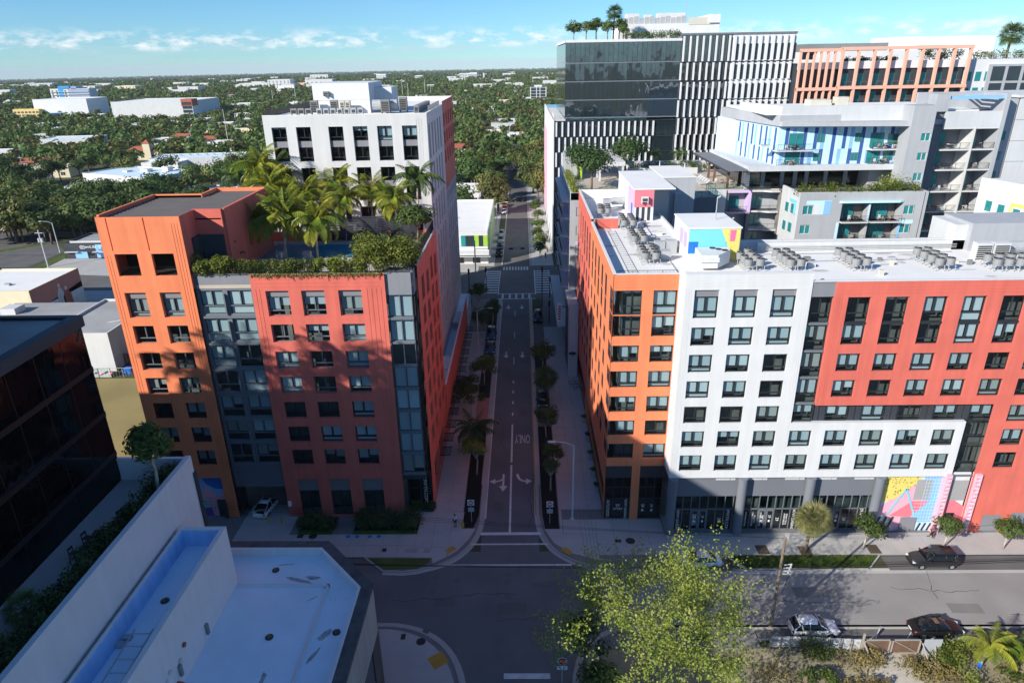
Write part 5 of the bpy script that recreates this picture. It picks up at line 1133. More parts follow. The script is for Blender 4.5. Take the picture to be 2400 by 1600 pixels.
# blue striped volume
BY = 122.6
def stripes(root, x0, x1, z0, z1, seed, o, rz, skip=()):
    rr = random.Random(seed); cols = ['sky_pale', 'sky_paint', 'navy_paint', 'cyan_pale']; n = int((x1 - x0) / .62); me = {}
    for i in range(n):
        k = [0, 3, 2, 0, 1, 3, 0, 2][(i + seed) % 8]; d = .025 + .01 * (i % 2)
        def mk(h=round(z1 - z0, 2), m=cols[k], dd=d): b = MB(); b.box(.01, .61, -dd, .02, 0, h); return b.mesh('cladding_stripe', m)
        c, s = math.cos(rz), math.sin(rz); X = x0 + i * .62
        child('cladding_stripe', wmesh(('st', cols[k], round(z1 - z0, 2), i % 2), mk), root, (o[0] + c * X - 40, o[1] + s * X - 118, z0), rz)
for z0, z1, sd in ((33.75, 36.3, 3), (36.3, 39.9, 0)): stripes(E1, 0, 20.6, z0, z1, sd, (44.3, BY), 0); stripes(E1, 0, 14.5, z0, z1, sd + 1, (41.6, BY + 14.6), -math.atan2(14.6, 2.7))
b = MB(); b.prism([(44.3, BY + .05), (68, BY + .05), (68, 146), (40, 146), (41.6, BY + 14.6)], 33.7, 40.2); b.build('upper_volume', 'sky_pale', E1)
b = MB(); b.prism([(44.0, 121.9), (44.4, 121.6), (68.0, 118.05), (68.0, 121.4), (79.4, 121.4), (79.4, 146), (40.6, 146), (41.2, 137)], 40.25, 41.0); b.prism([(44.0, 121.9), (68, 121.9), (68.0, 146), (40.6, 146), (41.2, 137)], 41.0, 42.0); b.build('eaves', 'stucco_grey', E1)
b = MB(); b.prism([(44.3, 122.2), (64.3, 121.6), (68, 121.6), (68, 122.2), (44.7, 122.6), (41.9, 137), (41.5, 137)], 41.0, 43.5); b.build('roof_parapet', 'stucco_light', E1)
b = MB(); b.box(42, 78, 123, 146, 42.0, 42.4); b.build('roof', 'roof_white', E1)
for x, z, w, h in ((46.2, 36.6, 2.5, 2.4), (51.0, 37.5, 1.3, 1.4), (57.5, 37.5, 1.3, 1.4), (45.9, 33.9, 2.5, 2.1), (50.8, 34.3, 1.3, 1.35), (57.3, 34.3, 1.3, 1.35), (60.2, 36.5, 2.3, 2.4), (63.2, 37.0, 1.6, 1.7), (60.0, 33.8, 2.3, 2.2), (62.9, 34.3, 1.6, 1.6)): window(E1, (x, BY - .14, z), 0, w, h, style='none', blind=0, frame='frame_grey', glass='teal_glass')
def bal(x0, x1, z, d):
    b = MB(); b.prism([(x0 + .6, BY - d), (x1, BY - d), (x1, BY), (x0, BY)], z - .22, z); b.build('balcony_slab', 'stucco_light', E1); railing(E1, (x0 + .6, BY - d + .05, z), 0, x1 - x0 - .6, 1.05, .14)
bal(43.4, 50.0, 36.3, 1.5); bal(59.6, 65.5, 36.3, 1.4); bal(43.6, 50, 33.75, 1.2); bal(59.4, 65.4, 33.75, 1.2); bal(40.6, 42.6, 37.2, 1.3)
b = MB(); b.box(65.3, 65.6, BY - 1.5, BY, 33.7, 40.2); b.build('side_fin', 'stucco_light', E1)
b = MB(); b.box(50.5, 54, 126, 129, 42.4, 44.2); b.box(55, 57, 126, 128, 42.4, 44.6); b.build('roof_plant', 'unit_cream', E1)
# tall right end with its fin and balcony stack
wall(E1, 'end_wall', (64.4, 118.0, 28.9), 0, 3.6, 14.6, [(1.9, 9.0, 3.4, 10.25, .12), (1.9, 5.85, 3.4, 7.15, .12), (1.9, 2.5, 3.4, 3.8, .12)], 'stucco_grey', .12)
for z in (37.9, 34.75, 31.4): window(E1, (66.3, 118.08, z), 0, 1.5, 1.28, style='none', blind=0, frame='white_wall', glass='teal_glass')
b = MB(); b.box(64.4, 68, 118.15, 121.5, 28.9, 43.5); b.box(67.6, 68.0, 115.3, 121.6, 0, 30.1); b.build('end_fin', 'stucco_grey', E1)
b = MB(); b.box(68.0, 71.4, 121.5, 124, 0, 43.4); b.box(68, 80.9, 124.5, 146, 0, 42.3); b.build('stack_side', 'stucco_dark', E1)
zs = [39.7, 36.15, 32.75, 29.05, 25.5, 22.1, 18.7]
for i, z in enumerate(zs):
    b = MB(); b.box(71.4, 76.6, 120.9, 124.5, z - .25, z); b.box(76.8, 80.7, 120.9, 124.5, z - .25, z); b.build('balcony_slab', 'white_wall', E1)
    if i:
        railing(E1, (71.5, 121.0, z), 0, 5.1, 1.05, .14); railing(E1, (76.9, 121.0, z), 0, 3.7, 1.05, .14)
        for x in (71.8, 77.3): window(E1, (x, 124.4, z), 0, 2.4, 2.5, style='none', blind=0, frame='frame_grey', glass='teal_glass')
b = MB(); b.box(76.55, 76.85, 120.8, 124.5, 0, 39.7); b.build('stack_fin', 'white_wall', E1)
b = MB(); b.box(71.3, 80.8, 120.9, 121.3, 39.7, 42.3); b.build('stack_parapet', 'stucco_light', E1)
b = MB(); b.box(69.3, 71.5, 120.9, 123.5, 42.3, 45.1); b.box(69.3, 81.4, 127, 127.4, 42.3, 45.1); b.box(80.7, 81.4, 120.8, 127, 0, 45.1); b.build('roof_frame', 'stucco_grey', E1)
b = MB(); b.box(71.5, 80.7, 121.2, 121.9, 44.2, 44.7); [b.box(77.5 + i, 77.7 + i, 121.9, 126.8, 44.3, 44.6) for i in range(3)]; b.build('roof_beam', 'sky_paint', E1)
# grey panelled tower at the right edge
E2 = thing('panelled_building', 'pale grey panelled building at the right edge behind the balconies', 'building', (88, 123, 0))
b = MB(); b.box(81.4, 84.6, 123.4, 140, 0, 44); b.build('wall', 'stucco_grey', E2)
for z in (38.0, 34.6, 31.2, 27.8): box('window', 'teal_glass', E2, 82.4, 83.7, 123.3, 123.42, z - .7, z + .75)
def pnl(): b = MB(); b.box(.03, 5.95, 0, .2, .03, 3.47); return b.mesh('panel', 'stucco_light')
for i in range(4):
    for j in range(11): child('panel', wmesh('pn', pnl), E2, (84.8 + 6 * i - 88, .3, 5.6 + 3.5 * j))
b = MB(); b.box(84.6, 109, 123.55, 140, 0, 44.2); b.build('wall', 'stucco_dark', E2); b = MB(); b.box(84.4, 109, 123.1, 140, 44.2, 44.6); b.build('parapet', 'white_wall', E2)
# white house with yellow window surrounds
E3 = thing('white_apartment_building', 'white apartment building with teal windows in yellow painted surrounds', 'building', (84, 112, 0))
A0 = Vector((74.4, 112.6)); A1 = Vector((78.0, 98.5)); rz = math.atan2(A1.y - A0.y, A1.x - A0.x); L = 14.0
W3 = [(1.6, 27.6), (3.9, 27.4), (6.6, 27.2), (1.6, 24.0), (3.9, 23.7), (6.6, 23.4), (1.6, 20.4), (4.2, 20.2), (9.6, 27), (9.6, 23.3)]
wall(E3, 'front_wall', (A0.x, A0.y, 0), rz, L, 32.7, [(x, z, x + 1.35, z + 1.75, .15) for x, z in W3], 'white_paint', .15)
for x, z in W3:
    p = rotloc((A0.x, A0.y, 0), rz, x, .1, z); window(E3, p, rz, 1.35, 1.75, style='one', strip=.02, blind=0, frame='white_wall', glass='teal_glass')
for x, z in ((6.6, 27.2), (4.2, 20.2), (9.6, 23.3)):
    b = MB(); b.box(-.5, -.05, -.03, .02, 0, 2.6); b.box(-.05, 2.0, -.03, .02, 2.0, 2.6); child('painted_surround', b.mesh('painted_surround', 'yellow_wall'), E3, tuple(a - c for a, c in zip(rotloc((A0.x, A0.y, 0), rz, x, 0, z), (84, 112, 0))), rz)
b = MB(); b.prism([(A0.x + .25, A0.y), (A1.x + .25, A1.y), (96, 98.5), (96, 113), (A0.x + 3, 113)], 0, 32.5); b.build('body', 'white_paint', E3)
b = MB(); b.box(80.5, 88, 103, 110, 32.5, 33.8); b.build('roof_plant', 'wood_brown', E3)
# ------------------------------------------------------------------ glass office tower across the far street
G1 = thing('office_tower', 'dark glass office tower striped with white fins and a garden on its roof', 'building', (40, 190, 0))
GY = 190.0
b = MB(); b.box(11.7, 41.0, GY + .4, 240, 36.9, 55.6); b.box(8.6, 41, GY + .6, 262, 0, 36.2); b.box(41.0, 69.8, GY + .6, 235, 0, 56.6); b.build('core', 'tower_glass', G1)
def pane(w, h):
    def mk(): b = MB(); b.box(.02, w - .02, 0, .06, .02, h - .02); return b.mesh('glass_pane', 'tower_glass')
    return wmesh(('tp', w, h), mk)
n = 24; pw = round((40.9 - 11.5) / n, 4)
for z0, h in ((37.1, 4.25), (41.6, 4.3), (46.2, 4.2), (50.7, 4.6)):
    for i in range(n): o = child('glass_pane', pane(pw, h), G1, (11.5 + i * pw - 40, random.uniform(-.015, .015), z0)); o.rotation_euler = (random.uniform(-.006, .006), 0, random.uniform(-.008, .008))
b = MB()
for z in (37.0, 41.4, 45.95, 50.45): b.box(11.45, 41, GY - .05, GY + .3, z - .16, z + .1)
b.build('floor_edge', 'frame_grey', G1)
b = MB()
for i in range(n + 1): b.box(11.5 + i * pw - .035, 11.5 + i * pw + .035, GY - .04, GY + .2, 37, 55.3)
b.build('mullion', 'frame_metal', G1)
b = MB(); b.box(11.3, 41.1, GY - .25, GY + 1, 55.3, 55.9); b.box(11.3, 11.9, GY, 240, 55.3, 55.9); b.build('roof_edge', 'white_paint', G1)
# street side glazing of the upper box
for z0 in (37.1, 41.6, 46.2, 50.7):
    for i in range(8): box('side_pane', 'tower_glass', G1, 11.42, 11.5, GY + .3 + i * 6, GY + 6.2 + i * 6, z0, z0 + 4.3)
# low box with white fins
def fin(h, w=.42, d=.4):
    def mk(): b = MB(); b.box(0, w, -d, 0.05, 0, h); return b.mesh('fin', 'white_paint')
    return wmesh(('fin', h, w), mk)
for z0, x0, nn in ((32.15, 9.0, 17), (28.1, 9.8, 16), (24.2, 9.0, 17), (20.2, 9.8, 16)):
    for i in range(nn): child('fin', fin(3.75), G1, (x0 + i * 1.62 - 40, 0.45, z0))
b = MB()
for z in (36.05, 32.0, 27.95, 24.05, 20.1): b.box(8.5, 41, GY + .35, GY + .6, z - .12, z + .12)
b.build('floor_edge', 'frame_metal', G1)
nP = 20; pw2 = round((41.0 - 8.6) / nP, 4)
for z0 in (32.1, 28.05):
    for i in range(nP): child('glass_pane', pane(pw2, 3.85), G1, (8.6 + i * pw2 - 40, .52, z0))
b = MB(); b.box(8.3, 8.62, GY - .1, 262, 0, 36.5); b.build('side_wall', 'white_paint', G1)
b = MB(); b.box(8.25, 8.33, 232, 262, 2, 30); b.build('side_wall_panel', 'rose', G1)
b = MB(); b.box(8.5, 11.6, GY + .4, 240, 36.2, 36.5); b.build('terrace', 'white_wall', G1)
railing(G1, (8.7, GY + 14, 36.5), -PI / 2, 13.5, 1.3, .5, 'white_wall'); railing(G1, (8.6, GY + .4, 36.5), 0, 3.0, 1.3, .5, 'white_wall')
# slab with full height fins
for r, z0 in enumerate((50.35, 45.85, 41.2, 36.75, 32.25, 28.1, 24.0)):
    h = 4.2 if r else 6.0; off = -.35 * (r % 2)
    for i in range(8): child('fin', fin(h), G1, (41.05 + off + i * 1.66 - 40 + .3, -.2, z0))
    nw = 10
    for i in range(nw):
        if r < 4: child('fin', fin(h, .55), G1, (54.3 + i * 1.62 - 40, -.2, z0))
        if r == 0: box('window', 'far_glass', G1, 54.9 + i * 1.62, 55.75 + i * 1.62, GY - .06, GY + .2, z0 + .2, z0 + 4.0)
        elif r < 4: box('window', 'far_glass', G1, 54.9 + i * 1.62, 55.8 + i * 1.62, GY - .06, GY + .2, z0 + .1, z0 + 3.6)
b = MB(); b.box(54.0, 70.1, GY, GY + .6, 36, 56.6); b.build('white_face', 'white_paint', G1)
b = MB()
for z in (50.1, 41.0, 45.65, 36.5, 32.1, 28): b.box(41, 70.1 if z > 40 and z != 45.65 else 54, GY - .12, GY + .5, z - .2, z + .15)
b.build('floor_edge', 'frame_metal', G1)
b = MB(); b.box(41.0, 70.2, GY - .3, 236, 56.6, 57.1); b.build('roof_edge', 'frame_grey', G1); b = MB(); b.box(41, 70.2, GY - .35, GY - .2, 57.0, 57.15); b.build('roof_edge', 'white_paint', G1)
wn = 8; pw3 = round((54.0 - 41.0) / wn, 4)
for z0, h in ((50.3, 6.2), (45.8, 4.3), (41.2, 4.3), (36.7, 4.3), (32.2, 4.2), (28.1, 4.0)):
    for i in range(wn): o = child('glass_pane', pane(pw3, h), G1, (41.0 + i * pw3 - 40, .35, z0)); o.rotation_euler = (0, 0, random.uniform(-.006, .006))
b = MB(); b.box(27, 54.5, 206, 222, 56, 60.0); b.box(51.5, 54.5, 205.5, 222, 60, 62.1); b.build('plant_house', 'white_paint', G1)
b = MB(); b.box(46, 52.8, 205.9, 206, 59.6, 61.4); b.build('plant_screen', 'unit_cream', G1)
b = MB()
for i in range(12): b.box(28.3 + i * 1.45, 29.5 + i * 1.45, 206.5, 207, 60, 61.5 + .2 * (i % 3))
b.build('plant_cabinet', 'galvanised', G1)
b = MB(); b.box(29.4, 33, 210, 213, 60, 62.8); b.box(38.5, 46, 211, 215, 60, 62.9); b.box(34.5, 36.5, 210, 212, 60, 62.5); b.build('plant_cabinet', 'white_wall', G1)
b = MB(); b.cyl(45.5, 208, 60, 66.5, .07, 5); b.build('antenna', 'galvanised', G1)
railing(G1, (12, GY + .6, 55.9), 0, 14.5, 1.2, .6, 'white_wall')
# ------------------------------------------------------------------ coral framed building
K1 = thing('coral_framed_building', 'white and dark balcony building behind a coral coloured open frame', 'building', (95, 188, 0))
b = MB(); b.box(80.8, 112, 187.0, 230, 30, 49); b.prism([(70.3, 187), (80.8, 187.5), (80.8, 230), (70.3, 230)], 30, 49); b.build('body', 'charcoal', K1)
b = MB(); b.box(80.8, 112.3, 186.6, 186.95, 48.0, 49.8); b.box(70.2, 80.8, 186.8, 187.1, 48, 49.6); b.box(82, 118, 200, 226, 49, 52.2); b.build('white_band', 'white_paint', K1)
def cp(w=.6):
    def mk(): b = MB(); b.box(0, w, 0, .8, 0, 22.0); return b.mesh('frame_post', 'coral')
    return wmesh(('cp', w), mk)
for i in range(9): child('frame_post', cp(), K1, (80.2 + i * 3.95 - 95, -3.0, 31))
for i in range(6): child('frame_post', cp(.42), K1, (70.0 + i * 1.72 - 95, -2.6, 30.4))
for z in (52.35, 43.2, 39.0, 34.8):
    b = MB(); b.box(80.2, 112.6, 184.95, 186.2, z, z + .75); b.box(70.0, 80.2, 185.3, 186.4, z - .25, z + .5); b.build('frame_beam', 'coral', K1)
for i in range(8):
    for z in (43.9, 39.6, 35.4):
        box('balcony_window', 'teal_glass', K1, 81.6 + i * 3.95, 83.2 + i * 3.95, 186.9, 187.02, z, z + 3.0)
        railing(K1, (80.95 + i * 3.95, 186.3, z), 0, 3.2, 1.1, 0, 'frame_grey')
b = MB(); b.box(79, 101, 205, 215, 52.2, 54.2); b.build('plant_screen', 'unit_grey', K1)
K2 = thing('white_building', 'white building with dark gridded balconies right of the coral frame', 'building', (125, 186, 0))
b = MB(); b.box(112.8, 150, 187.5, 225, 30, 49.7); b.build('body', 'white_paint', K2); b = MB(); b.box(104, 130, 205, 222, 49.7, 55.6); b.build('plant_house', 'white_paint', K2)
for i in range(3):
    for z in (44.6, 40.8): box('window', 'teal_glass', K2, 113.4 + i * 2.4, 114.8 + i * 2.4, 187.4, 187.52, z, z + 2.2)
b = MB(); b.box(118.6, 140, 187.0, 187.49, 36, 48.5); b.build('bay_grid', 'stucco_grey', K2)
for i in range(5):
    for z in (44.6, 40.6, 36.5): box('balcony_window', 'far_glass', K2, 119.5 + i * 4, 122.6 + i * 4, 186.9, 187.02, z, z + 3.4)
railing(K2, (113, 187.7, 49.7), 0, 25, 1.2, 0, 'white_wall')
b = MB(); b.box(109, 116, 204, 204.9, 52.5, 53.3); b.build('roof_vent', 'unit_grey', K2)
# ------------------------------------------------------------------ near building below the camera, left
F1 = thing('white_roof_building', 'white roofed building with high white parapet walls and a dark concrete edge', 'building', (-22, 40, 0))
NX = [(-60, 48.0), (-17.2, 47.85), (-12.3, 42.6), (-12.3, 8)]
def inset(d): return [(-60, 48.0 - d), (-17.2 - d * .42, 47.85 - d), (-12.3 - d, 42.6 - d * .42), (-12.3 - d, 8)]
b = MB(); o0, o1 = inset(0), inset(.95)
for i in range(3): b.prism([o1[i], o1[i + 1], o0[i + 1], o0[i]][::1], 0, 13.0 - .0, 0, False)
b.build('edge_wall', 'concrete_dark', F1)
b = MB(); z = 13.0
for i in range(3): a, c = inset(.9)[i], inset(.9)[i + 1]; p, q = inset(1.12)[i], inset(1.12)[i + 1]; b.prism([p, q, c, a], 12.3, 13.04)
b.build('parapet_liner', 'white_paint', F1)
b = MB(); b.box(-12.34, -12.28, 8, 42.4, 8.3, 12.6); b.build('edge_wall_face', 'concrete_raw', F1)
b = MB(); b.box(-12.33, -12.26, 8, 40.2, 0, 8.3); b.build('shop_glazing', 'shop_glass', F1)
b = MB()
for y in (40.0, 36, 32): b.box(-12.4, -12.22, y, y + .25, 0, 8.3)
b.build('shop_frame', 'frame_metal', F1)
b = MB(); b.prism(inset(1.0) + [(-60, 8)], 11.9, 12.35); b.build('roof', 'roof_membrane', F1)
b = MB(); b.box(-23.5, -16.0, 8, 42.9, 12.35, 12.52); b.build('roof_upstand', 'roof_membrane', F1)
b = MB(); b.box(-16.12, -15.95, 8, 43.0, 12.35, 12.62); b.box(-23.5, -15.95, 42.85, 43.02, 12.35, 12.62); b.build('roof_kerb', 'white_paint', F1)
# trough walls
b = MB(); b.box(-23.85, -23.5, 8, 43.25, 12.35, 18.15); b.box(-26.85, -23.85, 42.9, 43.25, 12.35, 18.15); b.box(-27.0, -26.85, 8, 43.25, 12.35, 18.2); b.build('trough_wall', 'white_paint', F1)
b = MB(); b.box(-26.85, -23.85, 8, 42.9, 16.2, 16.55); b.build('trough_floor', 'roof_membrane', F1)
b = MB(); b.box(-26.85, -26.82, 8, 42.86, 16.55, 18.1); b.box(-26.82, -23.88, 42.86, 42.9, 16.55, 18.05); b.box(-23.88, -23.85, 8, 42.86, 16.55, 18.0); b.build('trough_liner', 'trough_blue', F1)
b = MB(); b.box(-27.22, -27.0, 8, 42.6, 18.0, 18.05); b.build('gutter', 'stain', F1)
b = MB(); b.box(-27.75, -27.35, 8, 47.3, 0, 22.1); b.build('tall_wall', 'white_paint', F1)
b = MB(); b.box(-27.34, -27.2, 47.0, 47.4, 3, 20.6); b.build('corner_sign', 'charcoal', F1)
# door and opening in the trough wall
b = MB(); b.box(-23.5, -23.46, 31.2, 32.2, 12.5, 14.6); b.build('roof_door', 'stucco_light', F1)
b = MB(); b.box(-23.49, -23.4, 25, 30.2, 12.5, 15.6); b.build('roof_door', 'stucco_grey', F1)
b = MB()
for y, z in ((37.4, 13.0), (33.4, 13.4)): b.box(-23.5, -23.3, y, y + .25, z, z + .9)
b.build('wall_box', 'unit_grey', F1)
for y, z, m, lab in ((34.6, 15.0, 'mural_red', 'small red round bell high on the white parapet wall'), (33.8, 14.4, 'unit_cream', 'cream oval lamp on the white parapet wall, further from the door'), (32.5, 14.8, 'unit_cream', 'cream oval lamp just above the roof door')):
    b = MB(); b.tube((-23.5, y, z), (-23.36, y, z), .17, 12); tag(b.build('wall_lamp', m), lab, 'wall fitting')
b = MB(); b.tube((-23.5, 33.0, 13.3), (-23.1, 33, 13.2), .12, 8); b.tube((-23.3, 33.1, 13.2), (-23.0, 33.3, 12.8), .07, 6); tag(b.build('wall_tap', 'terracotta'), 'reddish pipe valve low on the white parapet wall by the door', 'valve')
def drain(x, y, z, lab):
    t = thing('roof_drain', lab, 'roof drain', (x, y, z)); LOCAL.add(t.name); b = MB(); b.cyl(0, 0, 0, .06, .30, 16); b.build('drain_ring', 'charcoal', t); b = MB(); b.cyl(0, 0, .06, .2, .19, 12, .12); b.build('drain_dome', 'wood_brown', t)
drain(-21.0, 44.9, 12.36, 'dark domed roof drain in the far strip of the white roof'); drain(-19.0, 37.6, 12.52, 'dark domed roof drain in the middle of the near white roof'); drain(-14.2, 38.2, 12.36, 'dark domed roof drain in the right strip near the dark edge'); drain(-25.6, 37.0, 16.56, 'dark domed roof drain in the white trough')
b = MB(); b.box(-24.35, -24.1, 36.2, 38.0, 16.55, 16.75); tag(b.build('roof_beam', 'mural_red'), 'short rust red beam lying in the white trough', 'beam')
lad = thing('ladder', 'grey metal ladder leaning in the white trough', 'ladder', (-25.2, 30, 16.6)); 
for x in (-25.9, -24.7): b = MB(); b.tube((x, 26, 16.7), (x + .15, 33.6, 17.4), .06, 6); b.build('rail', 'steel', lad)
for i in range(8): b = MB(); b.tube((-25.9 + .02 * i, 26.6 + i * .95, 16.75 + i * .09), (-24.7 + .02 * i, 26.6 + i * .95, 16.75 + i * .09), .045, 6); b.build('rung', 'steel', lad)
for i, (x, y) in enumerate(((-26.4, 33.6), (-26.55, 33.0))): b = MB(); b.box(x - .25, x + .25, y - .2, y + .2, 16.55, 16.8); tag(b.build('roof_vent_box', 'stucco_grey'), ['small grey vent box farther along the white trough', 'small grey vent box nearest the ladder top'][i], 'vent box')
# stains drawn on the membrane
rr = random.Random(4)
def blot(cx, cy, z, lx, ly, rot, n=16):
    b = MB(); c, s = math.cos(rot), math.sin(rot); pts = []
    for k in range(n):
        a = 2 * PI * k / n; r = rr.uniform(.55, 1.0); u, v = lx * r * math.cos(a), ly * r * math.sin(a); pts.append((cx + c * u - s * v, cy + s * u + c * v, z))
    b.poly(pts); b.build('stain', 'stain', F1)
for a in ((-18.6, 43.7, 12.356, 1.5, .28, -.25), (-17.6, 44.0, 12.357, .7, .3, -.1), (-20.3, 45.6, 12.356, .9, .08, .1), (-15.0, 38.0, 12.356, .9, .35, 1.0), (-15.4, 36.0, 12.356, 1.0, .18, 1.2), (-18.2, 34.0, 12.525, .8, .2, 1.6), (-16.9, 41.5, 12.525, .7, .07, .7), (-24.9, 36.4, 16.556, .45, .08, 1.2), (-16.2, 42.6, 12.626, .25, .08, .2)): blot(*a)
for _ in range(14): blot(rr.uniform(-17, -14), rr.uniform(41, 46.2), 12.358, rr.uniform(.04, .1), rr.uniform(.03, .06), rr.uniform(0, 3), 6)

# ------------------------------------------------------------------ black glass office block and its terrace
F2 = thing('black_glass_building', 'black mirrored glass office block at the left edge', 'building', (-40, 30, 0))
b = MB(); b.box(-75, -33.45, -30, 47.2, 0, 33.6); b.build('body', 'black_glass', F2)
def bp(w, h):
    def mk(): b = MB(); b.box(0, .07, .04, w - .04, .03, h - .03); return b.mesh('glass_pane', 'black_glass')
    return wmesh(('bp', w, h), mk)
for j, z in enumerate((20.3, 22.5, 26.3, 30.2)):
    for i in range(12): o = child('glass_pane', bp(2.7, [2.2, 3.4, 3.4, 3.5][j]), F2, (-33.42 + 40, 44.45 - i * 2.75 - 30, z)); o.rotation_euler = (0, random.uniform(-.004, .004), random.uniform(-.006, .006))
b = MB()
for z in (22.3, 25.9, 29.8): b.box(-33.44, -33.3, 8, 47.2, z, z + .42)
for i in range(14): b.box(-33.44, -33.36, 47.13 - i * 2.75, 47.2 - i * 2.75, 20, 33.6)
b.build('mullion', 'black_metal', F2)
b = MB(); b.box(-75, -33.15, 46.9, 47.4, 33.5, 34.35); b.box(-34.0, -33.15, -30, 46.9, 33.5, 34.35); b.build('roof_edge', 'charcoal', F2)
b = MB(); b.box(-75, -34.0, -30, 46.9, 33.7, 34.1); b.build('roof', 'roof_grey', F2)
b = MB(); b.box(-75, -39.6, 38.1, 44.6, 34.1, 36.6); b.build('roof_planter', 'charcoal', F2)
b = MB(); b.box(-75, -39.8, 38.1, 44.4, 36.4, 36.65); b.build('planter_soil', 'soil', F2)
b = MB(); b.box(-75, -33.35, 40, 47.15, 34, 34.12); b.build('roof', 'roof_grey', F2)
b = MB(); b.cyl(-43.0, 42.6, 36.6, 45, .18, 8, .14); b.tube((-43.2, 42.6, 41.5), (-40.2, 43.6, 36.7), .07, 6); b.tube((-43, 42.6, 41.0), (-41, 41, 36.7), .06, 6); tag(b.build('roof_mast', 'galvanised'), 'pale braced mast on the black glass block roof at the left edge', 'mast')
b = MB(); b.box(-75, -33.3, 12, 38, 34.1, 42.3); b.build('unseen_storey', 'concrete_raw', F2)  # unseen storey, added and sized for the shadow it throws on the orange corner
for z in (35.2, 38.9): box('unseen_window_band', 'far_glass', F2, -33.33, -33.2, 13, 37, z, z + 1.9)  # windows of the added, unseen storey
# terrace
F4 = thing('terrace', 'paved terrace between the black glass block and the tall white wall', 'terrace', (-30, 40, 19.6))
b = MB(); b.box(-33.4, -27.75, 8, 47.5, 19.5, 20.0); b.build('paving', 'concrete', F4)
b = MB(); b.box(-33.4, -27.75, 47.0, 47.3, 20, 22.0); b.build('end_wall', 'white_paint', F4)
b = MB(); b.prism([(-29.9, 47.0), (-30.4, 45), (-30.1, 43.5), (-29.6, 42.5), (-29.5, 38), (-29.6, 33), (-29.9, 27), (-30.0, 20), (-27.75, 20), (-27.75, 47)], 20, 20.3); b.build('planter', 'white_wall', F4)
b = MB(); b.prism([(-29.75, 46.9), (-30.2, 45), (-29.9, 43.5), (-29.4, 42.5), (-29.3, 38), (-29.4, 33), (-29.7, 27), (-29.8, 20), (-27.8, 20), (-27.8, 46.9)], 20.2, 20.4); b.build('planter_soil', 'mulch', F4)
b = MB(); b.box(-31.6, -31.1, 35.0, 35.6, 19.99, 20.02); tag(b.build('drain_grate', 'stucco_grey'), 'small grey drain grate in the terrace paving', 'drain')
for x, y, z, lab in ((-29.0, 43.2, 20.9, 'small lit garden light among the terrace shrubs'),):
    b = MB(); b.cyl(x, y, 20.4, z, .03, 5); b.cyl(x, y, z, z + .04, .12, 8); tag(b.build('garden_light', 'steel'), lab, 'garden light')
def chair(x, y, rz, lab):
    t = thing('chair', lab, 'chair', (0, 0, 0)); b = MB(); b.box(-.24, .24, -.24, .24, .42, .46); b.build('seat', 'charcoal', t)
    b = MB(); b.box(-.24, .24, .2, .24, .68, .86); b.build('backrest', 'charcoal', t)
    for sx in (-.21, .21):
        b = MB(); b.box(sx - .025, sx + .025, .19, .24, 0, .86); b.build('leg', 'charcoal', t); b = MB(); b.box(sx - .025, sx + .025, -.24, -.19, 0, .44); b.build('leg', 'charcoal', t)
    t.location = (x, y, 20.0); t.rotation_euler = (0, 0, rz)
def table(x, y, rz, lab):
    t = thing('table', lab, 'table', (0, 0, 0)); b = MB(); b.box(-.45, .45, -.45, .45, .7, .75); b.build('top', 'charcoal', t)
    for sx in (-.4, .4):
        for sy2 in (-.4, .4): b = MB(); b.box(sx - .03, sx + .03, sy2 - .03, sy2 + .03, 0, .7); b.build('leg', 'charcoal', t)
    t.location = (x, y, 20.0); t.rotation_euler = (0, 0, rz)
table(-30.55, 39.2, .1, 'dark square terrace table farther from the camera'); table(-30.5, 37.9, .1, 'dark square terrace table nearer to the camera')
chair(-30.1, 40.2, -.2, 'dark terrace chair on the far side of the far table'); chair(-31.45, 39.1, 1.4, 'dark terrace chair left of the far table'); chair(-31.4, 37.5, 1.5, 'dark terrace chair left of the near table'); chair(-30.3, 41.6, 1.2, 'dark terrace chair standing alone nearest the shrub bed'); chair(-30.0, 42.4, 1.3, 'dark terrace chair farthest from the camera')
# pipe rail and clutter by the lower left edge
t = thing('guard_rail', 'white tubular guard rail at the near end of the terrace', 'railing', (-33, 29, 20))
for z in (20.6, 21.15): b = MB(); b.path([(-33.1, 24, z), (-33.0, 31.3, z), (-32.0, 31.4, z)], .05, 6); b.build('rail', 'galvanised', t)
for x, y in ((-33.0, 31.3), (-32.0, 31.4), (-33.05, 29.3), (-33.1, 27)): b = MB(); b.tube((x, y, 20), (x, y, 21.2), .05, 6); b.build('post', 'galvanised', t)
b = MB(); b.box(-32.9, -31.8, 24, 30.5, 20.0, 20.03); tag(b.build('paving_patch', 'concrete_raw'), 'rough stained paving patch inside the guard rail', 'paving')
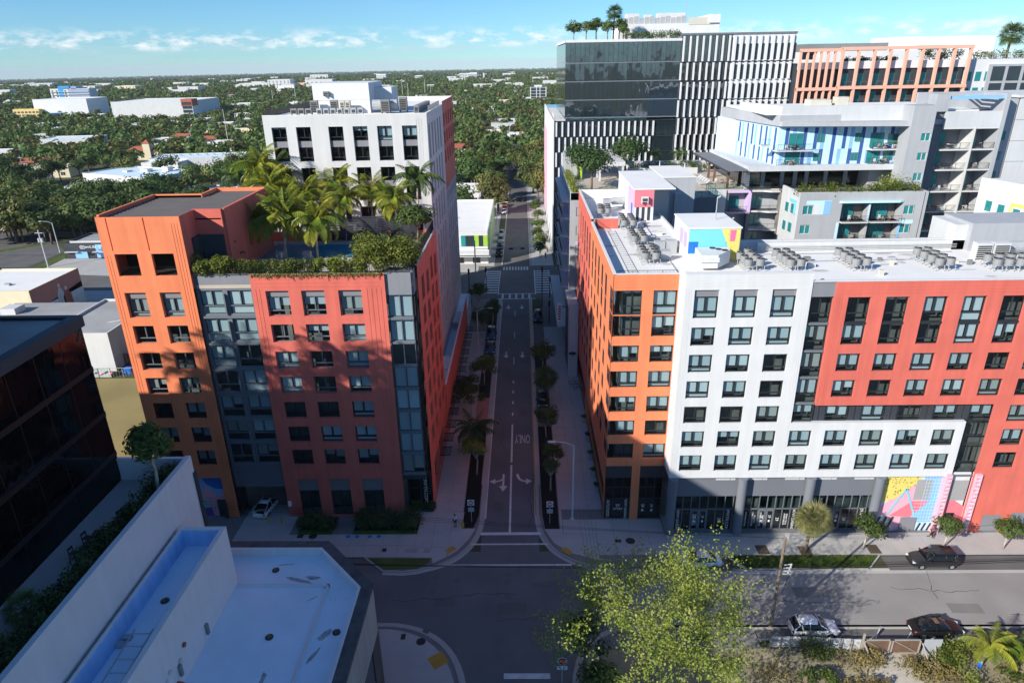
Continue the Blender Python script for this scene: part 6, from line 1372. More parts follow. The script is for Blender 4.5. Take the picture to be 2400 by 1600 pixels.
# ------------------------------------------------------------------ low buildings of the middle distance and the suburb
def house(name, label, x0, x1, y0, y1, h, wallm='white_wall', roofm='roof_white', rot=0.0, wins=0, par=0.5, group=None, wh=1.6, ww=2.2, wz=1.2, cat='building', rows=1, side=0):
    cx, cy = (x0 + x1) / 2, (y0 + y1) / 2; t = thing(name, label, cat, (0, 0, 0), group); a, c = (x1 - x0) / 2, (y1 - y0) / 2
    b = MB(); b.box(-a, a, -c, c, 0, h); b.build('wall', wallm, t)
    b = MB(); b.box(-a + .3, a - .3, -c + .3, c - .3, h, h + .06)
    b.build('roof', roofm, t)
    if par:
        b = MB()
        for q in ((-a, a, -c, -c + .28), (-a, a, c - .28, c), (-a, -a + .28, -c + .28, c - .28), (a - .28, a, -c + .28, c - .28)): b.box(*q, h, h + par)
        b.build('parapet', wallm, t)
    if wins:
        def wm(): b = MB(); b.box(0, ww, 0, .12, 0, wh); return b.mesh('window', 'far_glass')
        def fm(): b = MB(); b.box(-.12, ww + .12, .02, .1, -.12, 0); b.box(-.12, ww + .12, .02, .1, wh, wh + .12); b.box(ww / 2 - .05, ww / 2 + .05, -.02, .1, 0, wh); return b.mesh('frame', 'white_wall')
        for r in range(rows):
            for i in range(wins):
                o = child('window', wmesh(('hw', ww, wh), wm), t, (-a + (i + .5) * 2 * a / wins - ww / 2, -c - .06, wz + r * 3.2)); child('frame', wmesh(('hf', ww, wh), fm), o)
            for i in range(side): o = child('window', wmesh(('hw', ww, wh), wm), t, (a + .06, -c + (i + .5) * 2 * c / side - ww / 2, wz + r * 3.2), PI / 2)
    t.location = (cx, cy, 0); t.rotation_euler = (0, 0, rot); LOCAL.add(t.name); return t
def gable(t, a, c, h, rise, m='terracotta'):
    b = MB(); e = .5; b.poly([(-a - e, -c - e, h), (a + e, -c - e, h), (a - c * .6, 0, h + rise), (-a + c * .6, 0, h + rise)]); b.poly([(a + e, c + e, h), (-a - e, c + e, h), (-a + c * .6, 0, h + rise), (a - c * .6, 0, h + rise)]); b.poly([(a + e, -c - e, h), (a + e, c + e, h), (a - c * .6, 0, h + rise)]); b.poly([(-a - e, c + e, h), (-a - e, -c - e, h), (-a + c * .6, 0, h + rise)]); b.poly([(-a - e, -c - e, h - .02), (-a - e, c + e, h - .02), (a + e, c + e, h - .02), (a + e, -c - e, h - .02)])
    return b.build('pitched_roof', m, t)
W = house('warehouse', 'grey roofed warehouse with white walls between the field and the mural building', -86.2, -74.7, 111.9, 131.2, 7.0, 'white_wall', 'roof_grey')
b = MB(); b.box(-24.5, -5.75, -5.6, 9.6, 0, 6.7); b.box(-24.5, -5.75, -5.6, 9.6, 6.7, 6.8); W2 = b.build('annexe', ['roof_grey'], W)
b = MB(); b.box(-24.6, -5.8, -5.75, -5.6, 0, 6.9); b.build('annexe_wall', 'white_wall', W)
b = MB(); b.box(-1, 0.2, 7, 8, 7.0, 7.9); b.box(-22.5, -19.5, 2.5, 5.5, 6.8, 8.0); b.build('roof_unit', 'white_wall', W)
b = MB(); b.tube((2, -3, 7.0), (4.5, -2.6, 7.3), .15, 6); b.build('roof_pipe', 'galvanised', W)
t = thing('yard_shed', 'rusty corrugated lean-to beside the warehouse', 'shed', (-70, 118, 0))
def cor(): b = MB(); b.box(0, .35, 0, .08, 0, 2.6); return b.mesh('corrugated_strip', 'wood_brown')
for i in range(12): child('corrugated_strip', wmesh('cor', cor), t, (-4.2 + i * .48, -4.0 + .06 * (i % 2), 0))
b = MB(); b.box(-4.4, 2, -3.9, 4, 2.6, 2.75); b.build('roof', 'roof_white', t)
t = thing('yard_fence', 'chain link fence with a graffiti panel along the edge of the dry field', 'fence', (-72, 109.2, 0))
for i in range(15): b = MB(); b.cyl(-88 + i * 2.3, 109.2, 0, 1.9, .05, 5); b.build('post', 'steel', t)
b = MB(); b.box(-88, -55, 109.17, 109.23, 1.82, 1.88); [b.box(-88 + i * .55, -87.98 + i * .55, 109.18, 109.2, .1, 1.82) for i in range(60)]; b.build('mesh_wire', 'steel', t)
b = MB(); b.box(-78.5, -74.2, 109.3, 109.4, 0, 1.7); b.build('graffiti_panel', 'mural_grey', t)
b = MB(); [b.tube((-78 + i * .9, 109.28, .5 + .3 * (i % 2)), (-77.4 + i * .9, 109.28, 1.2 - .2 * (i % 3)), .13, 6, m=i % 2) for i in range(5)]; b.build('graffiti', ['hot_pink', 'charcoal'], t)
for i, (x, m) in enumerate(((-72, 'royal_blue'), (-70.4, 'charcoal'), (-68.8, 'stucco_grey'))):
    b = MB(); b.box(x - .6, x + .6, 110.6, 111.5, 0, 1.1); b.tube((x - .5, 110.5, .3), (x - .5, 110.6, .3), .3, 10); tag(b.build('yard_crate', m), ['blue bin in the yard by the rusty lean-to', 'dark bin in the yard by the rusty lean-to', 'grey crate in the yard by the rusty lean-to'][i], 'bin')
Mb = house('mural_building', 'flat white roofed building with a salmon side wall painted with two robed figures', -131, -104.8, 135.4, 152.7, 7.5, 'cream', 'roof_white', wins=0)
b = MB(); x = 13.13
b.poly([(x, -8.6, 3.6), (x, 8.6, 3.6), (x, 8.6, 8.0), (x, -8.6, 8.0)], 0); b.poly([(x, -8.6, 0), (x, 8.6, 0), (x, 8.6, 4.9), (x, -8.6, 3.2)], 1); b.poly([(x + .01, 1.5, 0), (x + .01, 8.6, 0), (x + .01, 8.6, 2.6), (x + .01, 1.5, 1.6)], 2)
for cy, m, hh, w in ((.6, 2, 6.9, 1.3), (2.7, 3, 5.6, 1.6)):
    b.poly([(x + .02, cy - w, 0), (x + .02, cy + w, 0), (x + .02, cy + w * .85, hh * .62), (x + .02, cy + w * .35, hh * .82), (x + .02, cy - w * .35, hh * .82), (x + .02, cy - w * .9, hh * .6)], m); b.poly([(x + .03, cy + .42 * math.cos(k * PI / 4), hh * .9 + .5 * math.sin(k * PI / 4)) for k in range(8)], 4)
b.build('mural', ['brick_pink', 'stucco_light', 'mural_grey', 'mural_red', 'unit_cream'], Mb)
b = MB(); b.box(4, 5.2, -3.5, -2.6, 7.5, 8.0); b.build('roof_vent', 'galvanised', Mb)
b = MB(); b.cyl(-9, -9.2, 0, 9.2, .12, 6); b.tube((-9, -9.2, 9.1), (-9, -9.2, 9.4), .35, 8); b.build('wall_mast', 'stucco_grey', Mb)
Bk = house('black_shop', 'low black painted shop with white lettering and a colourful corner', -133, -112, 190.6, 204, 4.1, 'charcoal', 'roof_grey')
text(Bk, '@JamLife', 1.25, 'sign_white', (-3.7, -6.85, 3.45)); text(Bk, 'C', 1.2, 'sign_white', (-.1, -6.85, 3.4))
b = MB(); b.box(-7.8, -4.2, -6.9, -6.72, 0.1, 2.0); b.build('corner_mural', 'sky_paint', Bk); b = MB(); b.box(-1.5, 1.5, -6.85, -6.7, .2, 4.1); b.build('corner_mural', 'sky_paint', Bk)
b = MB(); b.box(-10.5, -6.5, -7.6, -6.7, 2.0, 2.15); b.box(-2.2, 2, -7.9, -6.7, 2.0, 2.15); b.build('awning', 'stucco_light', Bk)
b = MB(); b.box(-4.2, -2.4, -6.8, -6.7, .9, 1.9); b.build('window', 'black_metal', Bk); b = MB(); b.box(-9.5, 10, -5.5, -5.3, 4.1, 4.9); b.build('roof_screen', 'white_wall', Bk)
house('white_hall', 'long white single storey hall with grouped panes, among the trees left of the white block', -204, -158, 312, 337, 5.2, 'white_wall', 'roof_membrane', -.42, wins=0)
hb = [o for o in COL.objects if o.name.startswith('white_hall')][0]
for i in range(4):
    for j in range(2): o = box('window', 'far_glass', None, 0, 1.6, 0, .12, 0, 1.5); o.parent = hb; o.location = (8.5 + i * 2.1, -12.6, 1.2 + j * 1.8)
b = MB(); b.path([(-5 + 2.2 * math.cos(k * PI / 8), -12.6, .3 + 3.4 * math.sin(k * PI / 8)) for k in range(9)], .2, 5); b.box(-6.2, -3.8, -12.62, -12.5, .2, 2.6); b.build('arched_door', 'stucco_light', hb)
b = MB(); b.box(-2, 3, 2, 5, 5.2, 6.6); b.box(8, 12, 6, 9, 5.2, 7.4); b.box(-9, -6, -2, 1, 5.2, 6.0); b.build('roof_unit', 'white_wall', hb)
wb = house('white_hall', 'long white single storey hall with a row of roof vents, behind the first white hall', -200, -150, 370, 390, 5.6, 'white_wall', 'roof_membrane', .12, wins=6, ww=1.6)
b = MB(); [b.box(-22 + i * 4.4, -20.8 + i * 4.4, 3 + (i % 2), 4 + (i % 2), 5.6, 6.5) for i in range(10)]; b.build('roof_vent', 'galvanised', wb)
cb = house('church', 'small cream church with a red tiled roof and a square tower', -236, -216, 412, 424, 5.0, 'cream', 'terracotta', .05, wins=3, par=0); gable(cb, 10, 6, 5.0, 2.4)
b = MB(); b.box(1.5, 5.5, -7.2, -3, 0, 9.4); b.build('tower', 'cream', cb); b = MB(); b.poly([(1.2, -7.5, 9.4), (5.8, -7.5, 9.4), (3.5, -5.1, 11.6)]); b.poly([(5.8, -7.5, 9.4), (5.8, -2.7, 9.4), (3.5, -5.1, 11.6)]); b.poly([(5.8, -2.7, 9.4), (1.2, -2.7, 9.4), (3.5, -5.1, 11.6)]); b.poly([(1.2, -2.7, 9.4), (1.2, -7.5, 9.4), (3.5, -5.1, 11.6)]); b.build('tower_roof', 'terracotta', cb)
house('white_house', 'white two gabled house deep in the trees at the left', -325, -290, 470, 490, 7.0, 'white_wall', 'roof_membrane', .1, wins=6)
bw = house('storage_building', 'huge blank white storage building with a red glazed corner', -412, -330, 714, 780, 18.6, 'white_wall', 'roof_white', 0)
b = MB(); b.box(-3, 1, -33.1, -33.0, 0, 1); b.box(30, 41.1, -33.2, -20, 14, 20.6); b.build('corner_block', 'terracotta', bw)
for i in range(4):
    for j in range(4): o = box('window', 'far_glass', None, 0, 1.9, 0, .2, 0, 2.8); o.parent = bw; o.location = (31 + i * 2.4, -33.4, 4 + j * 3.7)
house('storage_building', 'white boxy storage building in front of the blue and white tower', -522, -464, 760, 800, 20.2, 'white_paint', 'roof_white', 0, wins=0)
yb = house('yellow_building', 'yellow office building with three rows of dark windows at the far left', -541, -513, 753, 759, 11, 'ochre', 'roof_white', 0, wins=7, ww=2.6, wh=1.8, rows=3, wz=1.0)
house('blue_building', 'low white building with blue doors beside the yellow offices', -512, -490, 752, 758, 6.5, 'royal_blue', 'roof_white', 0, wins=3, ww=3, wh=3)
bt = house('apartment_tower', 'white tower block painted with bright blue bands at the far left', -585, -536, 889, 905, 27, 'white_wall', 'roof_white', 0, wins=9, ww=2.2, wh=1.6, rows=8, wz=1.5)
b = MB(); b.box(-14, -8, -8.3, -8.1, 0, 27.5); b.box(-14, 0, -8, 4, 27, 30.3); b.build('blue_band', 'tower_blue', bt); b = MB(); b.box(-2, 24, -8.25, -8.1, 0, 27); b.box(2, 9, -8, 6, 27, 30); b.build('blue_band', 'tower_mid', bt)
def bslab(): b = MB(); b.box(-24, 24, -9.4, -8, 0, .3); return b.mesh('balcony_slab', 'white_wall')
for j in range(8): child('balcony_slab', wmesh('tbs', bslab), bt, (0, 0, 1.1 + 3.2 * j))
house('glass_pavilion', 'low pavilion with a teal glass front beside tall poles', -359, -322, 880, 905, 6.5, 'white_wall', 'roof_white', 0, wins=8, ww=4, wh=3.2)
mt = house('office_building', 'small far dark glass office building with white frames', 11, 31.5, 925, 945, 18.4, 'far_glass', 'roof_white', 0)
b = MB(); b.box(-10.4, -9.4, -10.3, -10, 0, 19); b.box(9.4, 10.4, -10.3, -10, 0, 19); b.box(-2.6, -1.8, -10.4, -10, 0, 20); b.box(1.8, 2.6, -10.4, -10, 0, 20); b.build('white_frame', 'white_paint', mt)
b = MB(); [b.box(-10.4, 10.4, -10.25, -10, 3.4 + 3.6 * j, 3.8 + 3.6 * j) for j in range(5)]; b.box(-5, 5, -5, 5, 19, 21); b.build('floor_band', 'white_wall', mt)
t = thing('overpass', 'pale low concrete viaduct running through the trees in the far gap', 'bridge', (0, 900, 0)); b = MB(); b.box(-90, 120, 900, 912, 4, 6.0); b.build('deck', 'concrete', t)
for i in range(14): b = MB(); b.box(-88 + i * 15, -86.5 + i * 15, 904, 908, 0, 4); b.build('pier', 'concrete', t)
rr = random.Random(21)
FAR = [(-849, -806, 1500, 14, 'peach', 'cream'), (-587, -528, 1500, 15, 'white', 'white_wall'), (-527, -480, 1500, 21, 'white', 'white_wall'), (-449, -392, 1500, 20, 'pinkish', 'white_wall'), (-480, -452, 1520, 13, 'red and white', 'coral'), (-380, -355, 1900, 22, 'white', 'white_paint'), (-279, -259, 1900, 17, 'white', 'white_paint'), (-162, -136, 1900, 20.5, 'greenish white', 'white_wall'), (-135, -115.5, 1890, 22, 'white and blue', 'white_paint'), (-182, -170, 1880, 8, 'beige', 'cream'), (-148, -123, 1000, 8, 'white', 'white_wall'), (-100, -75, 1850, 9, 'white', 'white_wall'), (-350, -270, 1750, 9, 'white', 'white_wall'), (-1000, -950, 1600, 12, 'white', 'white_wall'), (-1300, -1240, 1900, 14, 'grey', 'stucco_light'), (-700, -640, 2400, 16, 'white', 'white_wall'), (-60, -20, 2300, 12, 'white', 'white_wall')]
for i, (x0, x1, yb_, h, c, m) in enumerate(FAR):
    pos = ['far left', 'left of the big storage building', 'behind the big storage building', 'above the white block left corner', 'beside a white slab above the white block', 'on the horizon above the white block, the squarest', 'on the horizon right of the squarest block', 'on the horizon, a pale slab of a pair', 'on the horizon, the taller block of the pair', 'by itself just below the pair on the horizon', 'low among the trees right of the white block', 'tiny with a spire right of the pair', 'long and low on the horizon', 'low at the left horizon', 'farthest to the left', 'very far above the storage building', 'tiny in the gap horizon'][i]
    house('far_building', '%s building %s' % (c, pos), x0, x1, yb_, yb_ + 30, h, m, 'roof_white', 0, wins=6 if h > 12 else 4, ww=2.5, wh=1.6, rows=max(1, int(h / 3.4)), group='far buildings over the trees')
b = MB(); b.box(-98, -94, 1850, 1854, 0, 22); tag(b.build('church_spire', 'white_wall'), 'white spire beside a tiny building on the horizon', 'spire')
# small houses peeping through the trees
SM = [(-306, 640), (-300, 660), (-372, 628), (-358, 634), (-360, 524), (-252, 493), (-240, 492), (-272, 622), (-262, 620), (-317, 761), (-283, 720), (-266, 370), (-415, 558), (-216, 481), (-195, 450), (-50, 777), (-35, 774), (-37, 407), (-29, 350), (-24, 273), (-455, 640), (-520, 600), (-150, 560), (-120, 640), (-90, 520), (-430, 900), (-250, 900), (-180, 830), (-60, 600), (-600, 1100), (-470, 1150), (-330, 1200), (-200, 1150), (-100, 1250), (20, 700)]
for i, (x, y) in enumerate(SM):
    w = rr.uniform(12, 20); d = rr.uniform(10, 14); h = rr.uniform(3.6, 5.5); red = (x, y) in ((-37, 407), (-266, 370), (-216, 481)) or i % 7 == 6
    t = house('house', ('small white house with a red tiled roof' if red else 'small flat roofed white house') + ' peeping out of the suburban trees', x - w / 2, x + w / 2, y, y + d, h, 'white_wall' if i % 3 else 'cream', 'roof_white', rr.uniform(-.1, .1), wins=3, group='red roofed houses in the trees' if red else 'flat white houses in the trees', par=0 if red else .4)
    if red: gable(t, w / 2, d / 2, h, 1.8)
rq = random.Random(5); EXTRA = []
while len(EXTRA) < 74:
    y = rq.uniform(270, 1250); x = rq.uniform(-.82, .045) * y
    if x > -60 and y < 420: continue
    if all(abs(x - a) > 26 or abs(y - c) > 26 for a, c in SM + EXTRA): EXTRA.append((x, y))
for i, (x, y) in enumerate(EXTRA):
    w = rq.uniform(12, 26); d = rq.uniform(9, 15); h = rq.uniform(4.2, 6.5); k = rq.randrange(5); big = w > 19
    house('house', '%s %s house among the suburban trees, %s' % (['white', 'cream', 'pale grey', 'white', 'white'][k], 'long flat roofed' if big else 'flat roofed', 'nearer than the church' if y < 420 else ('beyond the church' if y < 800 else 'far beyond the church')), x - w / 2, x + w / 2, y, y + d, h, ['white_wall', 'cream', 'stucco_light', 'white_wall', 'white_paint'][k], 'roof_white' if i % 4 else 'roof_grey', rq.uniform(-.08, .08), wins=3, group='%s %s houses, zone %d' % (['white', 'cream', 'pale grey', 'white', 'white'][k], 'long' if big else 'small', 0 if y < 420 else (1 if y < 800 else 2)), par=.35)
SM = SM + EXTRA
# store with green stripes at the far corner
Gs = house('corner_store', 'white corner store with lime and green striped upper front beyond the far crossing', -30, -9.6, 180, 226, 8.4, 'white_paint', 'roof_white', 0)
b = MB()
for i in range(17): b.box(-10.2 + i * 1.2, -9.0 + i * 1.2 - .02, -23.2 - .02 * (i % 2), -23.0, 5.0, 7.9, [0, 3, 0, 1, 2, 3, 3][i % 7])
for i in range(20): b.box(10.2, 10.3 + .02 * (i % 2), -22 + i * 2.2, -19.9 + i * 2.2, .5, 7.9, [0, 1, 2, 0][i % 4])
b.build('striped_front', ['lime', 'white_paint', 'teal_paint', 'far_glass'], Gs)
b = MB(); b.box(-10, 10.6, -26, -23, 3.2, 3.9); b.box(-10, 11, -25.5, -22.9, 2.6, 2.9); b.build('canopy', 'white_paint', Gs)
for x in (-5, 1.5, 6): b = MB(); b.box(x, x + 2, -23.1, -22.9, .3, 2.5); b.build('window', 'shop_glass', Gs)
b = MB(); [b.box(-4 + .9 * i, -3.5 + .9 * i, -4, -3.4, 8.4, 9.2) for i in range(5)]; b.build('roof_unit', 'galvanised', Gs)
house('red_roof_house', 'brown red roofed house at the end of the street between the trees', -23, -10, 392, 404, 3.8, 'white_wall', 'terracotta', 0, wins=3, par=0)
rh = [o for o in COL.objects if o.name.startswith('red_roof_house')][0]; gable(rh, 6.5, 6, 3.8, 2.0)
house('pavilion_shop', 'white low shop with parked cars behind the corner store', -42, -16, 262, 275, 4.2, 'white_paint', 'roof_white', 0, wins=5)
t = house('painted_shop', 'low shop painted with pink and turquoise patterns at the left edge', -205, -178, 228, 240, 4.5, 'rose', 'roof_grey', 0); b = MB()
for i in range(14): b.poly([(-13 + i * 1.9, -6.06, .3), (-12 + i * 1.9, -6.06, .3), (-11.4 + i * 1.9, -6.06, 3.9), (-12.6 + i * 1.9, -6.06, 3.6)], i % 3)
b.build('pattern', ['aqua', 'white_paint', 'mural_red'], t)
# ------------------------------------------------------------------ vegetation
def quads(C, Nn, size, aspect=0.55, rng=RNG):
    n = len(C); Nn = Nn / (np.linalg.norm(Nn, axis=1, keepdims=True) + 1e-9); r = rng.normal(size=(n, 3)); u = np.cross(Nn, r); u /= (np.linalg.norm(u, axis=1, keepdims=True) + 1e-9); w = np.cross(Nn, u)
    s = (np.asarray(size) * rng.uniform(.7, 1.3, n))[:, None] * .5
    V = np.empty((n, 4, 3)); V[:, 0] = C - u * s; V[:, 1] = C + w * s * aspect; V[:, 2] = C + u * s; V[:, 3] = C - w * s * aspect
    return V.reshape(-1, 3), np.arange(4 * n).reshape(n, 4)
def crown_pts(n, k, rng, flat=0.75, lobe=(.28, .5), up=.15):
    a = rng.normal(size=(k, 3)); a /= np.linalg.norm(a, axis=1, keepdims=True); a[:, 2] = np.abs(a[:, 2]) * 1.0 - up * rng.uniform(0, 2, k); rad = rng.uniform(.35, .82, k)
    cc = a * rad[:, None]; lr = rng.uniform(lobe[0], lobe[1], k); pick = rng.integers(0, k, n); d = rng.normal(size=(n, 3)); d /= np.linalg.norm(d, axis=1, keepdims=True); d[:, 2] = d[:, 2] * .8 + .12
    P = cc[pick] + d * (lr[pick] * rng.uniform(.6, 1.05, n))[:, None]; N = d + P * .9 + rng.normal(size=(n, 3)) * .32; P[:, 2] *= flat; return P, N
def crown_mesh(name, n, k, leaf, m, seed, flat=.8, **kw):
    rng = np.random.default_rng(seed); P, N = crown_pts(n, k, rng, flat, **kw); V, F = quads(P, N, leaf, rng=rng); return npmesh(name, V, F, m)
def trunk_mesh(name, h, r, seed, m='bark', limbs=5, spread=.5):
    rr = random.Random(seed); b = MB(); b.path([(0, 0, 0), (rr.uniform(-.04, .04) * h, rr.uniform(-.04, .04) * h, h * .55), (0, 0, h)], r, 7, r * .6)
    for i in range(limbs): a = i * 2.4 + rr.random(); b.path([(0, 0, h * .62), (math.cos(a) * spread * h * .3, math.sin(a) * spread * h * .3, h * .9), (math.cos(a) * spread * h * .6, math.sin(a) * spread * h * .6, h * 1.15)], r * .5, 5, r * .15)
    return b.mesh(name, m, smooth=True)
def tree(name, label, x, y, z, R, h, crown, trunk, group=None, cat='tree', flat=1.0):
    t = thing(name, label, cat, (x, y, z), group)
    c = child('crown', crown, t, (0, 0, h), random.uniform(0, 6.28)); c.scale = (R * random.uniform(.9, 1.1), R * random.uniform(.9, 1.1), R * flat * random.uniform(.9, 1.1))
    k = child('trunk', trunk, t, (0, 0, 0), random.uniform(0, 6.28)); s = h / 3.0; k.scale = (s, s, s); return t
TRK = trunk_mesh('trunk', 3.0, .16, 1); TRKP = trunk_mesh('trunk', 3.0, .10, 2, 'bark_pale')
FOR = [crown_mesh('crown', 850, 16, .17, 'leaf_forest', s, .85) for s in range(4)] + [crown_mesh('crown', 850, 14, .17, 'leaf_olive', 10 + s, .85) for s in range(3)]
# --- suburb trees: the nearest ones singly, the rest as one mass
BLK = [(-47, 60, -12, 152), (-140, -60, 100, 192), (-210, -100, 175, 215), (-31, 9, 175, 235), (5, 175, 170, 268), (-8.5, 3.2, 176, 330), (-222, -146, 278, 342), (-212, -140, 350, 396), (-240, -210, 404, 426), (-416, -326, 690, 784), (-530, -455, 735, 802), (-590, -530, 862, 908), (-545, -488, 730, 762), (6, 36, 895, 946), (-330, -286, 455, 492), (-26, -8, 372, 406), (-44, -14, 240, 277), (-362, -318, 850, 906), (-208, -174, 205, 242), (-60, -30, 150, 260)]
BLK += [(x - 8, x + 8, y - 16, y + 10) for x, y in SM]
def blocked(x, y): return any(a < x < b_ and c < y < d for a, b_, c, d in [(q[0], q[1], q[2], q[3]) for q in BLK])
BLK[0] = (-47, 70, -12, 152)
def onscreen(x, y): return -.86 * y - 20 < x < .10 * y + 20
pts = []; rr = random.Random(77)
y = 196.0
while y < 560:
    x = -.84 * y
    while x < .07 * y + 14:
        px_, py_ = x + rr.uniform(-4, 4), y + rr.uniform(-4, 4)
        if onscreen(px_, py_) and not blocked(px_, py_) and rr.random() < .86: pts.append((px_, py_))
        x += rr.uniform(8.5, 11.5)
    y += 9.5
pts += [(-150 + rr.uniform(-28, 14), 205 + rr.uniform(0, 70)) for _ in range(46)]
pts = [p for p in pts if not (p[1] < 212 and p[0] > -136)]
pts.sort(key=lambda p: p[1]); near = pts[:278]; rest = pts[278:]
LMK = [('behind the black shop with white lettering', -122, 210), ('around the first white hall', -180, 318), ('around the second white hall with roof vents', -172, 382), ('by the small cream church', -225, 418), ('left of the pale car park pole', -165, 225), ('at the left edge of the suburb', -250, 300), ('between the church and the left edge', -300, 400), ('just left of the white block', -120, 300), ('in the middle of the suburb left of the white block', -260, 480), ('right behind the white block', -90, 430), ('in the gap along the far street', -20, 320), ('deep in the gap beyond the street end', -10, 480)]
for i, (x, y) in enumerate(near):
    ol = rr.random() < (.55 if x > -40 else .16); R = rr.uniform(5.0, 7.8) * (1.15 if x > -30 else 1); cm = FOR[rr.randrange(4, 7)] if ol else FOR[rr.randrange(0, 4)]
    lm = min(LMK, key=lambda q: (q[1] - x) ** 2 + (q[2] - y) ** 2)[0]; c_ = 'brownish olive' if ol else 'dark green'; sz = 'big' if R > 6 else 'smaller'
    tree('broadleaf_tree', '%s %s tree %s' % (sz, c_, lm), x, y, 0, R, R * .75 + rr.uniform(.5, 2.0), cm, TRK, '%s %s trees %s' % (sz, c_, lm))
# far mass
def mass(name, P, R, n, leaf, m, seed, tone=None):
    rng = np.random.default_rng(seed); k = len(P); Vs, Fs = [], []; base = 0
    for i in range(0, k):
        Q, N = crown_pts(n, 7, rng, .8); C = Q * R[i]; C[:, 2] += R[i] * .8 + land_z(math.hypot(*P[i])); C[:, 0] += P[i][0]; C[:, 1] += P[i][1]; V, F = quads(C, N, leaf * R[i], rng=rng); Vs.append(V); Fs.append(F + base); base += len(V)
    o = bpy.data.objects.new(name, npmesh(name, np.concatenate(Vs), np.concatenate(Fs), m)); COL.objects.link(o); o['kind'] = 'stuff'; return o
rest2 = list(rest); y = 560.0
while y < 2300:
    st = 11 + (y - 560) / 90; x = -.84 * y
    while x < .2 * y + 20:
        q = (x + rr.uniform(-.45, .45) * st, y + rr.uniform(-.45, .45) * st)
        if not blocked(*q) and rr.random() < .88: rest2.append(q)
        x += st
    y += st
RR = [rr.uniform(4.4, 7.4) * (1 + max(0, q[1] - 560) / 2600) for q in rest2]
a = [q for i, q in enumerate(rest2) if i % 3]; ra = [r for i, r in enumerate(RR) if i % 3]; c = [q for i, q in enumerate(rest2) if i % 3 == 0]; rc_ = [r for i, r in enumerate(RR) if i % 3 == 0]
mass('woodland', a, ra, 70, .42, 'leaf_forest', 5); mass('woodland', c, rc_, 70, .42, 'leaf_olive', 6)
far = []; y = 2300.0
while y < 15000:
    st = 34 + (y - 2300) / 60; x = -.84 * y
    while x < .5 * y:
        if rr.random() < .9: far.append((x + rr.uniform(-.5, .5) * st, y + rr.uniform(-.5, .5) * st))
        x += st
    y += st * .9
mass('woodland', far, [rr.uniform(7, 11) * (1 + (q[1] - 2300) / 5200) * .9 for q in far], 16, .95, 'leaf_forest', 8)
# specks of pale roofs on the horizon
b = MB()
for _ in range(170):
    y = 1300 * (1 + rr.random() ** 2 * 8); x = rr.uniform(-.8, .12) * y; w = rr.uniform(12, 40); h = rr.uniform(9, 14) * (1 + y / 14000); zz = land_z(math.hypot(x, y)); b.box(x, x + w, y, y + 18, zz, zz + h)
o = b.build('far_roofs', 'white_wall'); o['kind'] = 'stuff'
# --- palms
def frond_mesh(L, droop, n, lw, m, seed, sag=.5):
    rng = np.random.default_rng(seed); b = MB(); pts = []; a0 = .95
    for i in range(n + 1):
        t = i / n; ang = a0 - droop * t * (1 + .4 * t); 
        if i == 0: p = np.array([0., 0, 0])
        else: p = p + np.array([math.cos(ang), 0, math.sin(ang)]) * L / n
        pts.append(p.copy())
    b.path([tuple(q) for q in pts], .035, 4, .01)
    for i in range(2, n + 1):
        t = i / n; ln = lw * 1.1 * (math.sin(math.pi * min(1, t * .85 + .12))) + .12
        for sd in (-1, 1):
            q = pts[i]; d = np.array([.45, sd * 1.0, -sag - .25 * rng.random()]); d /= np.linalg.norm(d); e = q + d * ln; w = np.array([.078, 0, .0]) * (L / 3); b.poly([tuple(q - w), tuple(q + w), tuple(e + np.array([0.02, 0, -.08]) + w * .2), tuple(e - w * .2)])
    return b.mesh('frond', m)
def palm_trunk(h, r, seed, m='bark_pale', lean=.1):
    rr2 = random.Random(seed); b = MB(); a = rr2.uniform(0, 6.28); pts = [(lean * h * (t ** 2) * math.cos(a), lean * h * t ** 2 * math.sin(a), h * t) for t in (0, .3, .6, .85, 1)]
    b.path(pts, r * 1.25, 8, r * .8); return b.mesh('trunk', m, smooth=True), pts[-1]
FR = [frond_mesh(3.1, 1.25, 20, .75, 'frond', 1), frond_mesh(3.0, 1.7, 20, .7, 'frond', 2, .7), frond_mesh(2.8, .75, 18, .7, 'frond', 3, .35)]
FRG = [frond_mesh(3.0, 1.2, 18, .7, 'frond_green', 4), frond_mesh(2.8, 1.6, 18, .65, 'frond_green', 5, .6), frond_mesh(2.6, .7, 16, .6, 'frond_green', 6, .3)]
def palm(label, x, y, z, h, s, fr=FR, n=17, group=None, seed=0, r=.13, name='coconut_palm', skirt=0):
    rr2 = random.Random(seed + 100); t = thing(name, label, 'palm tree', (x, y, z), group); me, top = palm_trunk(h, r, seed); child('trunk', me, t)
    for i in range(n):
        tier = i / n; f = fr[2] if tier < .3 else (fr[0] if tier < .68 else fr[1]); o = child('frond', f, t, top); pitch = [-.35, .15, .55][0 if tier < .3 else (1 if tier < .68 else 2)] + rr2.uniform(-.15, .15)
        o.rotation_euler = (rr2.uniform(-.2, .2), pitch, i * 2.399 + rr2.uniform(-.2, .2)); q = s * rr2.uniform(.85, 1.1); o.scale = (q, q, q)
    return t
PD = 29.9; G_ = 'coconut palms on the pool deck'
